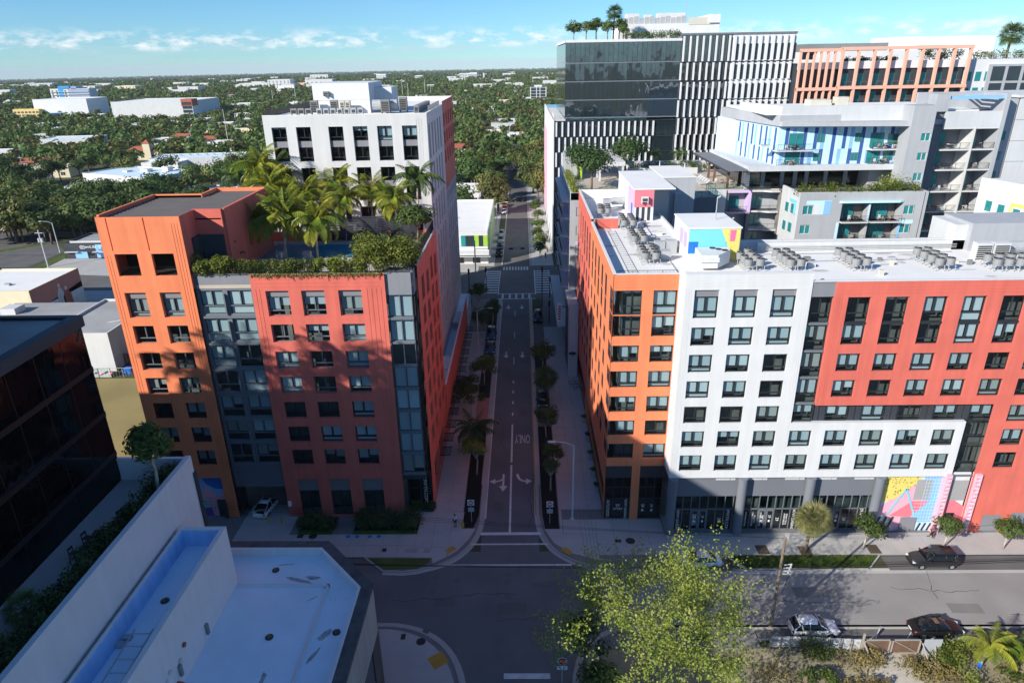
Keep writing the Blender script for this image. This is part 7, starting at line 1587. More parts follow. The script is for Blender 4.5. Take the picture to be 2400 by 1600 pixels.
PP = [(-32.4, 80.2, 4.4, 1.0, 'yellow green coconut palm leaning over the pool steps'), (-28.4, 78.6, 4.9, 1.12, 'bushy coconut palm in front of the middle of the pool'), (-24.7, 78.9, 4.6, 1.0, 'coconut palm in front of the right half of the pool'), (-23.2, 88.0, 5.2, .9, 'golden coconut palm braced by props behind the pool'), (-20.6, 92.0, 5.6, .95, 'coconut palm just right of the golden one behind the pool'), (-33.6, 92.0, 6.5, 1.1, 'tall yellow coconut palm before the leftmost white wall windows'), (-29.6, 92, 5.6, 1.0, 'coconut palm between the tall yellow one and the golden one'), (-18.6, 94, 3.8, .8, 'low coconut palm in the back row near the right end'), (-14.6, 94, 6.6, 1.05, 'dark coconut palm at the right end overhanging the street side'), (-35.6, 76.5, 3.4, .85, 'coconut palm against the raised orange wall left of the pool'), (-16.6, 89.5, 5.0, .95, 'coconut palm between the deck tree and the back row'), (-36.0, 96, 8.4, 1.15, 'yellow coconut palm rising behind the raised red wall'), (-25.4, 94.5, 6.2, 1.0, 'yellow coconut palm in the middle of the back row'), (-37.0, 101, 9.6, 1.5, 'tall dark coconut palm left of the white block'), (-31.0, 86.6, 5.0, .95, 'coconut palm behind the left end of the pool'), (-27.0, 88.5, 4.2, .85, 'coconut palm behind the middle of the pool')]
for i, (x, y, h, s, lab) in enumerate(PP): palm(lab, x, y, PD if y < 99 else 27, h, s * 1.28, FRG if 'dark' in lab else FR, 20 if i != 1 else 24, G_, i)
b = MB()
for a in range(4): b.tube((-23.2 + 1.0 * math.cos(a * 1.57), 88 + 1.0 * math.sin(a * 1.57), PD), (-23.2, 88.0, PD + 2.2), .05, 5)
tag(b.build('palm_props', 'wood_grey'), 'wooden props bracing the golden coconut palm', 'props')
palm('small green palm in the hedge at the right corner of the pool deck', -16.2, 71.5, 30.6, 2.2, .95, FRG, 14, None, 31); palm('silver blue palm peeping over the louvred roof', -42.5, 104, 28, 8, 1.3, FRG, 16, None, 33)
palm('palm by the parked cars at the far end of the street', -9.8, 262, 0, 9, 1.9, FRG, 15, None, 35, .3); palm('second palm among the trees at the far street end', -12, 300, 0, 11, 1.8, FRG, 13, None, 36, .3)
# banana like clump at the left end of the pool hedge
def bleaf():
    b = MB(); n = 7; pts = [(1.6 * math.sin(i / n * 1.3) , 0, 1.9 * math.sin(i / n * 2.1)) for i in range(n + 1)]
    for i in range(n):
        w0, w1 = .34 * math.sin(PI * min(.98, i / n + .06)), .34 * math.sin(PI * min(.98, (i + 1) / n + .02)); b.poly([(pts[i][0], -w0, pts[i][2] - .1), (pts[i][0], 0, pts[i][2]), (pts[i + 1][0], 0, pts[i + 1][2]), (pts[i + 1][0], -w1, pts[i + 1][2] - .1)]); b.poly([(pts[i][0], 0, pts[i][2]), (pts[i][0], w0, pts[i][2] - .1), (pts[i + 1][0], w1, pts[i + 1][2] - .1), (pts[i + 1][0], 0, pts[i + 1][2])])
    return b.mesh('leaf', 'frond_green')
t = thing('banana_plant', 'big leaved green banana clump at the left end of the pool hedge', 'plant', (-34.0, 73.6, 30))
for i in range(26): o = child('leaf', wmesh('bl', bleaf), t, (random.uniform(-.7, .7), random.uniform(-.7, .7), random.uniform(.2, 2.4))); o.rotation_euler = (0, random.uniform(-.3, .35), i * 2.4); s = random.uniform(.8, 1.25); o.scale = (s, s, s)
# --- shrubs and hedges
def hedge_mesh(L, D, H, n, leaf, m, seed, wob=.25):
    rng = np.random.default_rng(seed); k = max(8, int(L * 5)); cc = np.stack([rng.uniform(0, L, k), rng.uniform(.2 * D, .8 * D, k), rng.uniform(.25, .8, k) * H], 1); lr = rng.uniform(.38, .6, k) * min(D, H) ; pick = rng.integers(0, k, n); d = rng.normal(size=(n, 3)); d /= np.linalg.norm(d, axis=1, keepdims=True)
    P = cc[pick] + d * (lr[pick] * rng.uniform(.6, 1.1, n))[:, None]; P[:, 2] = np.maximum(P[:, 2], .03); V, F = quads(P, d + rng.normal(size=(n, 3)) * .5, leaf, rng=rng); return npmesh('foliage', V, F, m)
def hedge(label, x, y, z, rz, L, D, H, n, leaf=.22, m='hedge', seed=1, name='hedge', cat='hedge'):
    t = thing(name, label, cat, (x, y, z)); child('foliage', hedge_mesh(L, D, H, n, leaf, m, seed), t, (0, 0, 0), rz)
    b = MB(); rr2 = random.Random(seed)
    for i in range(max(2, int(L / 1.2))): xx = (i + .5) * L / max(2, int(L / 1.2)); b.tube((xx, D / 2, 0), (xx + rr2.uniform(-.2, .2), D / 2, H * .7), .035, 4)
    child('stem', b.mesh('stem', 'bark'), t, (0, 0, 0), rz); return t
hedge('bright green hedge bush at the left end of the pool parapet', -35.1, 68.55, 30.8, 0, 4.8, 1.4, 2.0, 5200, .25, 'leaf_lime', 2)
hedge('thin brownish hedge behind the pool railing', -30.6, 68.6, 30.8, 0, 8.5, 1.3, 1.5, 6500, .21, 'hedge', 3); hedge('leafy green hedge right of the brownish stretch behind the pool railing', -22.5, 68.6, 30.8, 0, 5.5, 1.4, 1.7, 5600, .23, 'leaf_lime', 4); hedge('tall dense green bush at the right corner of the pool parapet', -17.2, 68.7, 30.8, 0, 5.2, 2.6, 3.8, 8200, .27, 'leaf_lime', 5, 'bush', 'bush')
tree('pool_deck_tree', 'round dark green tree on the street side of the pool deck', -13.4, 84.5, 29.9, 2.9, 3.4, crown_mesh('crown', 2200, 16, .13, 'leaf_mid', 61), TRK)
hedge('low hedge along the street side of the pool deck', -11.9, 71.5, 30.7, PI / 2, 13, 1.0, .9, 1800, .2, 'hedge', 6)
# creeper hanging over the red parapet
rng = np.random.default_rng(15); n = 2600; P = np.stack([rng.uniform(-28.9, -15.0, n), 68.5 - rng.uniform(0, .22, n), 31.12 - np.abs(rng.normal(size=n)) * .17], 1)
V, F = quads(P, rng.normal(size=(n, 3)) + np.array([0, -1, .6]), .16, rng=rng); o = bpy.data.objects.new('creeper', npmesh('creeper', V, F, 'dry_leaf')); COL.objects.link(o); tag(o, 'yellowish creeper trailing over the top of the red parapet', 'creeper')
b = MB()
for i in range(26): x = random.uniform(-28, -15); b.tube((x, 68.47, 31.0), (x + random.uniform(-.1, .1), 68.42, 30.95 - random.uniform(.3, .75)), .025, 3)
tag(b.build('creeper_tendrils', 'soil'), 'brown tendrils hanging below the creeper on the red parapet', 'creeper')
# planters at the red block foot
for i, (x0, L, lab) in enumerate(((-27.0, 4.0, 'dark green shrubs in the left planter at the red block foot'), (-20.4, 7.5, 'dark green shrubs in the right planter at the red block foot'))):
    hedge(lab, x0, 65.2, .12, 0, L, 2.6, 1.5, 2400, .3, 'leaf_dark', 40 + i, 'shrub_bed', 'shrubs'); sheet('planter_bed', 'mulch', rect(x0 - .1, x0 + L + .1, 65.1, 68.3), .135); 
hedge('dark shrubs in the small planter by the recessed corner entrance', -14.4, 69.0, .12, 0, 3.0, 1.6, .9, 1100, .26, 'leaf_dark', 44, 'shrub_bed', 'shrubs')
sheet('planter_grass', 'lawn', rect(-27.1, -22.9, 65.0, 65.9), .14); sheet('planter_grass', 'lawn', rect(-20.5, -12.8, 65.0, 65.7), .14)
def fan_leaf(m='frond_fan', n=15, R=1.0):
    def mk():
        b = MB(); b.tube((0, 0, 0), (.75, 0, .12), .02, 4)
        for i in range(n):
            a = (i / (n - 1) - .5) * 2.6; a2 = a + 1.15 / n; e = (.75 + R * math.cos(a), R * math.sin(a), .1 - .22 * abs(a) - .1); b.poly([(.75, 0, .12), (.75 + R * .6 * math.cos(a - .07), R * .6 * math.sin(a - .07), .14 - .06 * abs(a)), e, (.75 + R * .6 * math.cos(a + .07), R * .6 * math.sin(a + .07), .14 - .06 * abs(a))])
        return b.mesh('frond', m)
    return wmesh(('fan', m, n, R), mk)
def fan_palm(label, x, y, z, h, s, n, m='frond_fan', seed=0, tm='bark', lean=.06, r=.16, name='fan_palm'):
    rr2 = random.Random(seed); t = thing(name, label, 'palm tree', (x, y, z)); me, top = palm_trunk(h, r, seed, tm, lean); child('trunk', me, t)
    for i in range(n):
        o = child('frond', fan_leaf(m), t, top); u = (i + .5) / n; el = math.asin(1 - 1.75 * u); o.rotation_euler = (rr2.uniform(-.3, .3), -el, i * 2.399); q = s * rr2.uniform(.85, 1.1); o.scale = (q, q, q)
    return t
fan_palm('shaggy fan palm on the sunny pavement in front of the shopfronts', 31.35, 61.8, .1, 4.6, 1.25, 64, seed=4, lean=-.12)
for i, (x, y) in enumerate(((-25.6, 66.9), (-19.4, 67.0), (-16.9, 66.9), (-14.2, 66.6))): fan_palm('low dark fan palm in the planter shrubs at the red block foot', x, y, .1, .9, .85, 18, 'leaf_dark', 10 + i, name='dwarf_palm').__setitem__('group', 'dwarf palms in the planters')
# --- street trees
SDK = [crown_mesh('crown', 1500, 15, .15, 'leaf_dark', 70 + s, .9) for s in range(3)]; SMD = [crown_mesh('crown', 1300, 13, .15, 'leaf_mid', 80 + s, .9) for s in range(3)]
ST = [(-6.9, 104.5, 2.6, 3.4, 'dark round street tree by the parked cars, left kerb'), (-6.6, 133, 2.0, 3.6, 'dark street tree nearest the far crossing, left kerb'), (-9.8, 139, 2.1, 5.2, 'tall narrow dark tree beside the shop podium end'), (-8.6, 126.5, 2.2, 3.4, 'dark street tree behind the pale street lamp, left pavement'), (-8.5, 93.5, 1.9, 3.6, 'dark street tree on the left pavement by the brick paving'), (-8.9, 97.5, 2.1, 3.2, 'spiky dark street tree beside the left awnings'), (3.2, 110, 2.4, 3.4, 'dark street tree beyond the parked car, right kerb'), (3.1, 86.8, 1.9, 3.5, 'dark narrow street tree at the start of the right bed'), (3.4, 77.5, 1.7, 3.2, 'dark street tree behind the right hand street lamp'), (3.2, 73.6, 1.2, 3.4, 'dark narrow street tree closest to the right do not enter sign')]
for i, (x, y, R, h, lab) in enumerate(ST): tree('street_tree', lab, x, y, .1, R * 1.2, h, SDK[i % 3] if i % 2 else SMD[i % 3], TRKP, None)
tree('street_tree', 'yellow green street tree with a pale trunk in the left mulch bed', -6.55, 77.4, .1, 2.3, 3.9, crown_mesh('crown', 1500, 15, .16, 'leaf_lime', 91, .6), TRKP)
palm('wide feathery palm over the left kerb behind the yellow green tree', -6.7, 83.2, .1, 3.6, 1.25, [frond_mesh(3.0, 1.3, 18, .75, 'leaf_dark', 50), frond_mesh(3.0, 1.7, 18, .7, 'leaf_dark', 51), frond_mesh(2.8, .8, 18, .7, 'leaf_dark', 52)], 20, None, 50, .12, 'feather_palm')
fan_palm('fan palm over the parked car, right kerb', 3.2, 98.8, .1, 4.0, 1.35, 46, 'frond_green', 21)
for i, (x, y, R, h, lab) in enumerate(((37.8, 62.0, 2.1, 3.0, 'light green pavement tree just right of the fan palm'), (46.8, 62.2, 1.7, 2.9, 'round dense pavement tree in front of the pink pilasters'), (53.3, 61.9, 1.8, 2.7, 'pavement tree at the right edge in front of the grey doors'))): tree('pavement_tree', lab, x, y, .1, R, h, crown_mesh('crown', 1500, 16, .15, 'leaf_mid', 95 + i, .85), TRKP)
for i, (x, y) in enumerate(((4.6, 182), (4.8, 190), (4.5, 200), (4.6, 211), (4.9, 226), (4.6, 240))): tree('street_tree', 'feathery green street tree along the right kerb beyond the far crossing', x, y, 0, 2.5 + .4 * (i % 2), 3.6, SMD[i % 3], TRKP, 'right kerb trees beyond the far crossing')
for i, (x, y) in enumerate(((-9, 250), (-12, 275), (4.5, 285), (9, 300), (-16, 310), (1, 330), (8, 262), (-4, 345), (14, 330))): tree('broadleaf_tree', 'big olive tree closing the view at the far end of the street', x, y, 0, 7, 7.5, FOR[4 + i % 3], TRK, 'olive trees at the street end')
# --- terrace planting
tree('terrace_tree', 'leafy green tree on the terrace in front of the red block', -28.6, 43.9, 20.3, 2.2, 4.7, crown_mesh('crown', 2600, 20, .16, 'leaf_mid', 120, 1.25), TRKP)
hedge('dark hedge along the tall white wall on the terrace', -27.8, 20.0, 20.2, PI / 2, 26.5, 2.2, 1.6, 24000, .22, 'leaf_dark', 121)
fan_palm('small fan palm at the near end of the terrace', -30.6, 31.6, 20.2, .9, .75, 26, 'frond_green', 122)
# --- rooftop palms of the black block (their crowns stand at the left edge)
for i, (x, y, h) in enumerate(((-44.5, 41.5, 3.0), (-50, 42.5, 5.0), (-56, 41.5, 4.2), (-62, 42, 5.6), (-68, 41, 4.6), (-39.8, 43.4, 2.6))): palm('tall palm on the black glass block roof', x, y, 36.4, h, 1.7, FRG, 18, 'palms on the black block roof', 60 + i, .16)
hedge('low planting on the black glass block roof', -52, 42, 36.6, 0, 12.0, 1.4, .6, 1200, .2, 'leaf_mid', 66, 'roof_plants', 'plants')
# --- garden deck of the grey building
CD = crown_mesh('crown', 3000, 22, .11, 'leaf_dark', 130, 1.0)
for x, y, R, h, lab in ((12.8, 127.5, 4.7, 4.4, 'large dense dark tree at the street corner of the garden deck'), (11.2, 139, 3.7, 4.6, 'dark dense tree behind the large one on the garden deck'), (21.2, 142.5, 4.1, 4.6, 'dark dense tree right of the white garden roof')): tree('garden_tree', lab, x, y, 29, R, h, CD, TRK)
palm('small palm left in the deck planter', 27.3, 146, 29.5, 3.4, .75, FRG, 14, None, 140); palm('small palm right in the deck planter', 33.0, 146, 29.5, 3.4, .75, FRG, 14, None, 141)
hedge('yellow green hedge along the street front of the garden deck', 8.7, 118.3, 29.0, 0, 9.4, 1.3, 1.9, 2600, .26, 'leaf_lime', 142); hedge('yellow hedge along the street side of the garden deck', 9.6, 119, 29.2, PI / 2, 22, 1.2, 2.0, 2600, .28, 'leaf_lime', 143); hedge('green hedge at the back of the garden deck', 22.3, 145.3, 29.5, 0, 17, 1.4, 1.9, 2600, .28, 'leaf_mid', 144)
hedge('yellow green hedge on the middle wing parapet', 46.9, 115.7, 29.4, 0, 20, 1.8, 1.9, 5200, .27, 'hedge', 145); hedge('round yellow green bush above the middle wing hedge', 61.2, 117, 29.4, 0, 3.6, 2.4, 3.0, 1300, .28, 'leaf_lime', 146, 'bush', 'bush')
# --- roof garden of the glass tower
for i, (x, y, R, h) in enumerate(((14.0, 197, 2.8, 2.8), (17.2, 196, 2.6, 3.0), (20.0, 198, 2.8, 3.4), (22.8, 196.5, 2.6, 3.0), (26.0, 198, 2.6, 3.6), (26.6, 194, 2.0, 2.2))): tree('roof_garden_tree', 'leafy tree in the roof garden of the glass tower', x, y, 55.8, R, h, SMD[i % 3], TRK, 'roof garden trees')
fan_palm('fan palm rising over the roof garden of the glass tower', 24.6, 199, 55.8, 6.6, 1.5, 40, 'frond_green', 150); hedge('dark green hedge along the roof edge of the glass tower', 26.5, 191.2, 55.9, 0, 14.3, 1.6, 2.0, 2600, .34, 'leaf_mid', 151)
fan_palm('fan palm on the white building at the right edge of the skyline', 128, 196, 49.7, 5.5, 2.2, 44, 'frond_green', 152, r=.3)
for i, (x, L) in enumerate(((82, 14), (102, 10))): hedge('green planting behind the coral frame, %s' % ['left stretch', 'right stretch'][i], x, 188, 49.4, 0, L, 2, [1.2, 3.2][i], 1500, .4, 'leaf_mid', 153 + i, 'roof_plants', 'plants')
hedge('planting along the white building roof railing', 116, 189, 49.8, 0, 16, 2, 1.8, 1200, .4, 'leaf_mid', 156, 'roof_plants', 'plants')
# --- the vacant lot at the lower right
HM = 'leaf_mid'
hedge('clipped green hedge around the palms of the lower right lot', 38.2, 46.8, 0, 0, 16, 1.5, 1.5, 5200, .2, 'leaf_lime', 160); hedge('clipped hedge side running towards the camera in the lower right lot', 39.6, 34, 0, PI / 2, 13, 1.4, 1.5, 3600, .2, 'leaf_lime', 161)
for i, (x, y, h) in enumerate(((40.9, 46.0, 3.0), (43.6, 45.6, 2.8), (47.2, 46.0, 3.0))): palm(['young palm with a blue painted trunk inside the clipped hedge', 'young palm in the middle of the clipped hedge', 'young palm at the right edge of the clipped hedge'][i], x, y, 0, h, .85, FR, 15, None, 170 + i)
b = MB(); b.cyl(40.9, 46.0, .05, 1.7, .17, 8); tag(b.build('trunk_band', 'royal_blue'), 'blue paint band round the young palm trunk', 'paint band')
for i, (x, y, L, H, m, lab) in enumerate(((25.6, 46.4, 2.2, 2.0, 'leaf_mid', 'dark green shrub against the white fence near the white car'), (29.4, 45.6, 3.0, 1.1, 'dry_leaf', 'dry grassy clump behind the open gate post'), (34.0, 44.4, 4.2, .9, 'dry_leaf', 'wide dry weed patch right of the sandy gap'), (24.2, 43.5, 3.0, 1.0, 'leaf_mid', 'low weeds in the sand by the big tree'), (28.2, 42.6, 4.0, .8, 'dry_leaf', 'dry weeds in front of the sandy gap'), (37.4, 45.4, 2.0, 1.2, 'hedge', 'yellowish shrub at the hedge corner'), (41.5, 44.0, 8, .6, 'hedge', 'low ground plants between the young palms'))): hedge(lab, x, y, 0, 0, L, 2.2, H, 1500, .2, m, 180 + i, 'shrub', 'shrub')
rng = np.random.default_rng(33); n = 30000; P = np.stack([rng.uniform(20, 56, n), rng.uniform(33, 48, n), np.zeros(n)], 1); keep = (np.sin(P[:, 0] * .9) + np.sin(P[:, 1] * 1.1 + P[:, 0] * .4) + rng.normal(size=n) * .6) > .35; P = P[keep]; P[:, 2] = rng.uniform(.03, .3, len(P)); V, F = quads(P, rng.normal(size=(len(P), 3)) * np.array([1, 1, .3]), .3, .3, rng); o = bpy.data.objects.new('weeds', npmesh('weeds', V, F, 'dry_leaf')); COL.objects.link(o); o['kind'] = 'stuff'
rng = np.random.default_rng(34); n = 16000; P = np.stack([rng.uniform(22.6, 39, n), rng.uniform(58.95, 61.05, n), rng.uniform(.06, .16, n)], 1); P = P[(P[:, 0] > 22.5 + (61.1 - P[:, 1]) * .8) & (P[:, 0] < 39 - (61.1 - P[:, 1]) * 1.0)]; V, F = quads(P, rng.normal(size=(len(P), 3)) * np.array([1, 1, .4]), .16, .25, rng); o = bpy.data.objects.new('grass', npmesh('grass', V, F, 'leaf_mid')); COL.objects.link(o); o['kind'] = 'stuff'
# --- the big tree in front
def big_tree(x, y):
    t = thing('big_street_tree', 'big airy light green tree rising in front of the camera beside the junction', 'tree', (x, y, 0)); rr2 = random.Random(12); b = MB(); tw = []
    b.path([(0, 0, 0), (.1, .15, 2.2), (.0, .3, 4.0)], .42, 10, .34); fine = MB()
    def seg(p, d, L, r, depth):
        d = d.normalized(); q = p + d * L; mid = p + d * L * .5 + Vector((rr2.uniform(-.1, .1), rr2.uniform(-.1, .1), rr2.uniform(-.05, .1))) * L
        (b if depth < 3 else fine).path([tuple(p), tuple(mid), tuple(q)], r, 6 if depth < 2 else 4, r * .6)
        if depth >= 3: tw.append((mid, q)); return
        for k in range([0, 5, 6][depth] if depth else 0):
            a = d.orthogonal().normalized(); a.rotate(__import__('mathutils').Quaternion(d, rr2.uniform(0, 6.28))); nd = (d + a * rr2.uniform(.5, 1.0) + Vector((0, 0, .12))).normalized(); seg(mid.lerp(q, rr2.uniform(.1, 1)), nd, L * rr2.uniform(.55, .8), r * .5, depth + 1)
        seg(q, d + Vector((rr2.uniform(-.3, .3), rr2.uniform(-.3, .3), rr2.uniform(-.05, .25))), L * .72, r * .6, depth + 1)
    for i in range(25):
        a = i * 2.399; el = rr2.uniform(.12, 1.25); L = (3.9 - .7 * max(0, el - .6)) * rr2.uniform(.62, 1.28); seg(Vector((0, .25, 3.0 + rr2.uniform(0, 1.4))), Vector((math.cos(a) * math.cos(el), math.sin(a) * math.cos(el), math.sin(el))), L, .17, 1)
    b.build('trunk', 'bark_pale', t, smooth=True); fine.build('twigs', 'bark_pale', t)
    rng = np.random.default_rng(3); C, Nn = [], []
    for p, q in tw:
        n = rr2.choice([34, 30, 24, 18, 4]); u = rng.uniform(.1, 1.3, n)[:, None]; c = np.array(p) * (1 - u) + np.array(q) * u + rng.normal(size=(n, 3)) * .24; C.append(c); Nn.append(rng.normal(size=(n, 3)) + np.array([0, 0, .7]))
    C = np.concatenate(C); Nn = np.concatenate(Nn); V, F = quads(C, Nn, .19, .6, rng); o = child('crown', npmesh('crown', V, F, 'leaf_sun'), t); print('big tree twigs', len(tw), 'leaves', len(C), C.min(0), C.max(0)); return t
bt_ = big_tree(10.8, 42.9); bt_.scale = (1.22, 1.22, 1.18)
tree('low_tree', 'dark leafy tree low at the left foot of the big light green tree', 5.2, 45.6, 0, 2.3, 4.2, SMD[1], TRK); tree('low_tree', 'dark leafy tree nearer to the camera beside the stop sign', 5.6, 40.4, 0, 2.4, 4.4, SMD[2], TRK)
# ------------------------------------------------------------------ vehicles
def loft(b, rings, m=0, cap=True):
    n = len(rings[0]); i0 = len(b.v)
    for r in rings: b.v += [tuple(p) for p in r]
    for a in range(len(rings) - 1):
        for k in range(n): j = (k + 1) % n; b.f.append((i0 + a * n + k, i0 + a * n + j, i0 + (a + 1) * n + j, i0 + (a + 1) * n + k)); b.m.append(m)
    if cap: b.f.append(tuple(i0 + k for k in range(n))[::-1]); b.m.append(m); b.f.append(tuple(i0 + (len(rings) - 1) * n + k for k in range(n))); b.m.append(m)
def car(label, paint, kind, x, y, rz, z=0.0, sunroof=False, group=None):
    L, Wd, H, belt = {'suv': (5.0, 1.98, 1.78, 1.05), 'cross': (4.55, 1.86, 1.62, .98), 'sedan': (4.85, 1.84, 1.44, .93), 'fast': (4.75, 1.92, 1.60, .96)}[kind]
    t = thing('car', label, 'car', (0, 0, 0), group); h = L / 2; w = Wd / 2
    def ring(xx, ww, z0, z1, z2): return [(xx, -ww * .86, z0), (xx, -ww * .98, z0 + .16), (xx, -ww, z1 * .72), (xx, -ww * .94, z1), (xx, -ww * .72, z2), (xx, 0, z2 + .02), (xx, ww * .72, z2), (xx, ww * .94, z1), (xx, ww, z1 * .72), (xx, ww * .98, z0 + .16), (xx, ww * .86, z0)]
    tail = {'suv': 1.0, 'cross': .98, 'sedan': .88, 'fast': .98}[kind]; hood = {'suv': 1.0, 'cross': .92, 'sedan': .82, 'fast': .86}[kind]
    b = MB(); loft(b, [ring(-h, w * .74, .38, tail * .80, tail * .86), ring(-h + .12, w * .88, .28, tail * .92, tail * .97), ring(-h + .5, w * .97, .24, belt * .98, tail), ring(-h + 1.1, w, .22, belt, belt + .02), ring(.0, w, .22, belt, belt + .02), ring(h - 1.45, w, .22, belt * .98, belt), ring(h - .75, w * .97, .22, hood * .92, hood), ring(h - .25, w * .88, .25, hood * .80, hood * .88), ring(h, w * .68, .34, hood * .60, hood * .68)]); b.build('body', paint, t, smooth=True)
    x0, x1, x2, x3 = {'suv': (-h + .16, -h + .5, h - 2.15, h - 1.35), 'cross': (-h + .12, -h + .7, h - 2.0, h - 1.15), 'sedan': (-h + .62, -h + 1.45, h - 2.2, h - 1.3), 'fast': (-h + .1, -h + 1.5, h - 2.1, h - 1.1)}[kind]; wr = w * .70
    def g(xx, ww, wt, zt): return [(xx, -ww, belt - .02), (xx, -(ww + wt) / 2 - .03, (belt + zt) / 2), (xx, -wt, zt), (xx, 0, zt + .03), (xx, wt, zt), (xx, (ww + wt) / 2 + .03, (belt + zt) / 2), (xx, ww, belt - .02)]
    b = MB(); loft(b, [g(x0, w * .84, w * .82, belt + .04), g(x0 + (x1 - x0) * .5, w * .9, wr * 1.03, belt + (H - belt) * .55), g(x1, w * .93, wr, H - .07), g((x1 + x2) / 2, w * .94, wr * 1.02, H - .03), g(x2, w * .93, wr, H - .07), g(x2 + (x3 - x2) * .55, w * .9, wr * 1.06, belt + (H - belt) * .5), g(x3, w * .84, w * .82, belt + .03)]); b.build('windows', 'car_glass', t, smooth=True)
    def top(xx, wt, zt): return [(xx, -wt - .03, zt - .08), (xx, -wt + .02, zt + .02), (xx, 0, zt + .055), (xx, wt - .02, zt + .02), (xx, wt + .03, zt - .08)]
    b = MB(); loft(b, [top(x1 - .10, wr, H - .10), top((x1 + x2) / 2, wr * 1.02, H - .035), top(x2 + .08, wr, H - .10)])
    for s in (-1, 1):
        for xa, xb in ((x3, x2), (x0, x1)): b.tube((xa, s * w * .86, belt), (xb, s * wr * 1.03, H - .08), .045, 5)
        xm = (x1 + x2) / 2 - .05; b.tube((xm, s * w * .955, belt), (xm, s * wr * 1.05, H - .07), .045, 5)
        if kind in ('suv', 'cross'): b.tube((x1 + .25, s * w * .95, belt), (x1 + .1, s * wr * 1.05, H - .08), .07, 5)
    b.build('roof', paint, t, smooth=True)
    if sunroof: b = MB(); b.box(x2 - .62, x2 - .2, -.34, .34, H + .005, H + .03); b.build('sunroof', 'wood_brown', t)
    for sx in (-h + .88, h - .92):
        for s in (-1, 1):
            b = MB(); b.tube((sx, s * (w - .21), .34), (sx, s * (w + .015), .34), .345, 18); wh = b.build('wheel', 'rubber', t); b = MB(); b.tube((sx, s * (w + .0), .34), (sx, s * (w + .03), .34), .22, 12); 
            b.build('rim', 'chrome', wh)
    for s in (-1, 1):
        b = MB(); b.rbox(h - .2, s * w * .62, hood * .66, hood * .80, .3, .36, -s * .5); b.build('headlight', 'lamp_clear', t); b = MB(); b.rbox(-h + .10, s * w * .66, tail * .74, tail * .88, .14, .38, s * .3); b.build('tail_light', 'tail_red', t); b = MB(); b.rbox(x3 - .25, s * (w + .1), belt, belt + .14, .12, .22, 0); b.build('mirror', paint, t)
        if kind == 'suv': b = MB(); b.box(x1, x2, s * wr - .02, s * wr + .02, H, H + .06); b.build('roof_rail', 'black_metal', t)
    b = MB(); b.box(-h - .02, -h + .06, -.26, .26, .52, .64); b.build('number_plate', 'sign_white', t)
    t.location = (x, y, z); t.rotation_euler = (0, 0, rz); return t
car('dark grey SUV parked in the sun in front of the pink pilasters', 'car_dark', 'suv', 44.2, 59.75, PI)
car('white crossover parked by the white fence near the big tree', 'car_white', 'cross', 27.6, 50.2, 0)
car('black sedan with a sunroof parked by the wooden gate', 'car_black', 'sedan', 39.2, 50.15, 0, sunroof=True)
car('white sedan half hidden behind the big tree', 'car_white', 'sedan', 18.9, 59.8, PI)
car('white fastback car standing in the garage mouth', 'car_white', 'fast', -32.3, 70.2, 1.42, sunroof=True)
car('blue van like car parked on the left kerb by the lamp', 'car_blue', 'suv', -6.55, 126.6, PI / 2 * 3)
car('dark blue car parked behind the van on the left kerb', 'car_blue', 'cross', -6.45, 119.5, PI / 2 * 3)
car('dark SUV parked on the right kerb near the far crossing', 'car_black', 'suv', 3.0, 138.4 - 2.2, PI / 2 * 3)
car('dark car half hidden by the fan palm, right kerb', 'car_black', 'cross', 2.85, 98.0, PI / 2 * 3)
for i, (yy_, m, k, lab) in enumerate(((188.6, 'car_black', 'suv', 'black SUV at the head of the row beyond the far crossing'), (196, 'car_blue', 'cross', 'dark blue car second in the row beyond the far crossing'), (204.3, 'car_silver', 'suv', 'silver pickup like car third in the row beyond the far crossing'), (212.5, 'car_silver', 'cross', 'silver car fourth in the row beyond the far crossing'), (246, 'car_white', 'cross', 'white car farther up the row in the sun'), (258, 'cloth_brown', 'suv', 'brown car beyond the white one in the row'))): car(lab, m, k, -6.85, yy_, PI / 2 * 3)
car('dark car crossing the shade at the far end of the street', 'car_black', 'cross', -1.5, 268, PI)
for i, (x, y_) in enumerate(((-24.5, 257), (-18.2, 258), (-14.5, 262), (-30, 259))): car('white car in the far parking yard behind the corner store', 'car_white', 'sedan', x, y_, PI, group='white cars in the far yard')
# ------------------------------------------------------------------ signs, lamps, poles
def sign_post(label, x, y):
    t = thing('do_not_enter_sign', label, 'traffic sign', (x, y, .1)); b = MB(); b.cyl(x, y, .1, 3.1, .035, 6); b.build('post', 'galvanised', t)
    b = MB(); b.box(x - .4, x + .4, y - .06, y - .04, 2.5, 3.3); b.build('board', 'sign_white', t); b = MB(); b.tube((x, y - .065, 2.9), (x, y - .075, 2.9), .34, 20); b.build('disc', 'sign_red', t); b = MB(); b.box(x - .25, x + .25, y - .085, y - .078, 2.85, 2.95); b.build('bar', 'sign_white', t)
    text(t, 'DO NOT', .13, 'sign_white', (x, y - .085, 3.05)); text(t, 'ENTER', .13, 'sign_white', (x, y - .085, 2.74)); b = MB(); b.box(x - .36, x + .36, y - .06, y - .04, 1.6, 2.2); b.build('lower_board', 'stucco_grey', t)
sign_post('do not enter sign in the left mulch bed', -6.55, 67.3); sign_post('do not enter sign in the right mulch bed', 2.85, 66.9)
t = thing('stop_sign', 'stop sign with a street name blade, at the bottom edge by the big tree', 'traffic sign', (3.05, 44.2, 0)); b = MB(); b.cyl(3.05, 44.2, 0, 3.75, .035, 6); b.build('post', 'galvanised', t)
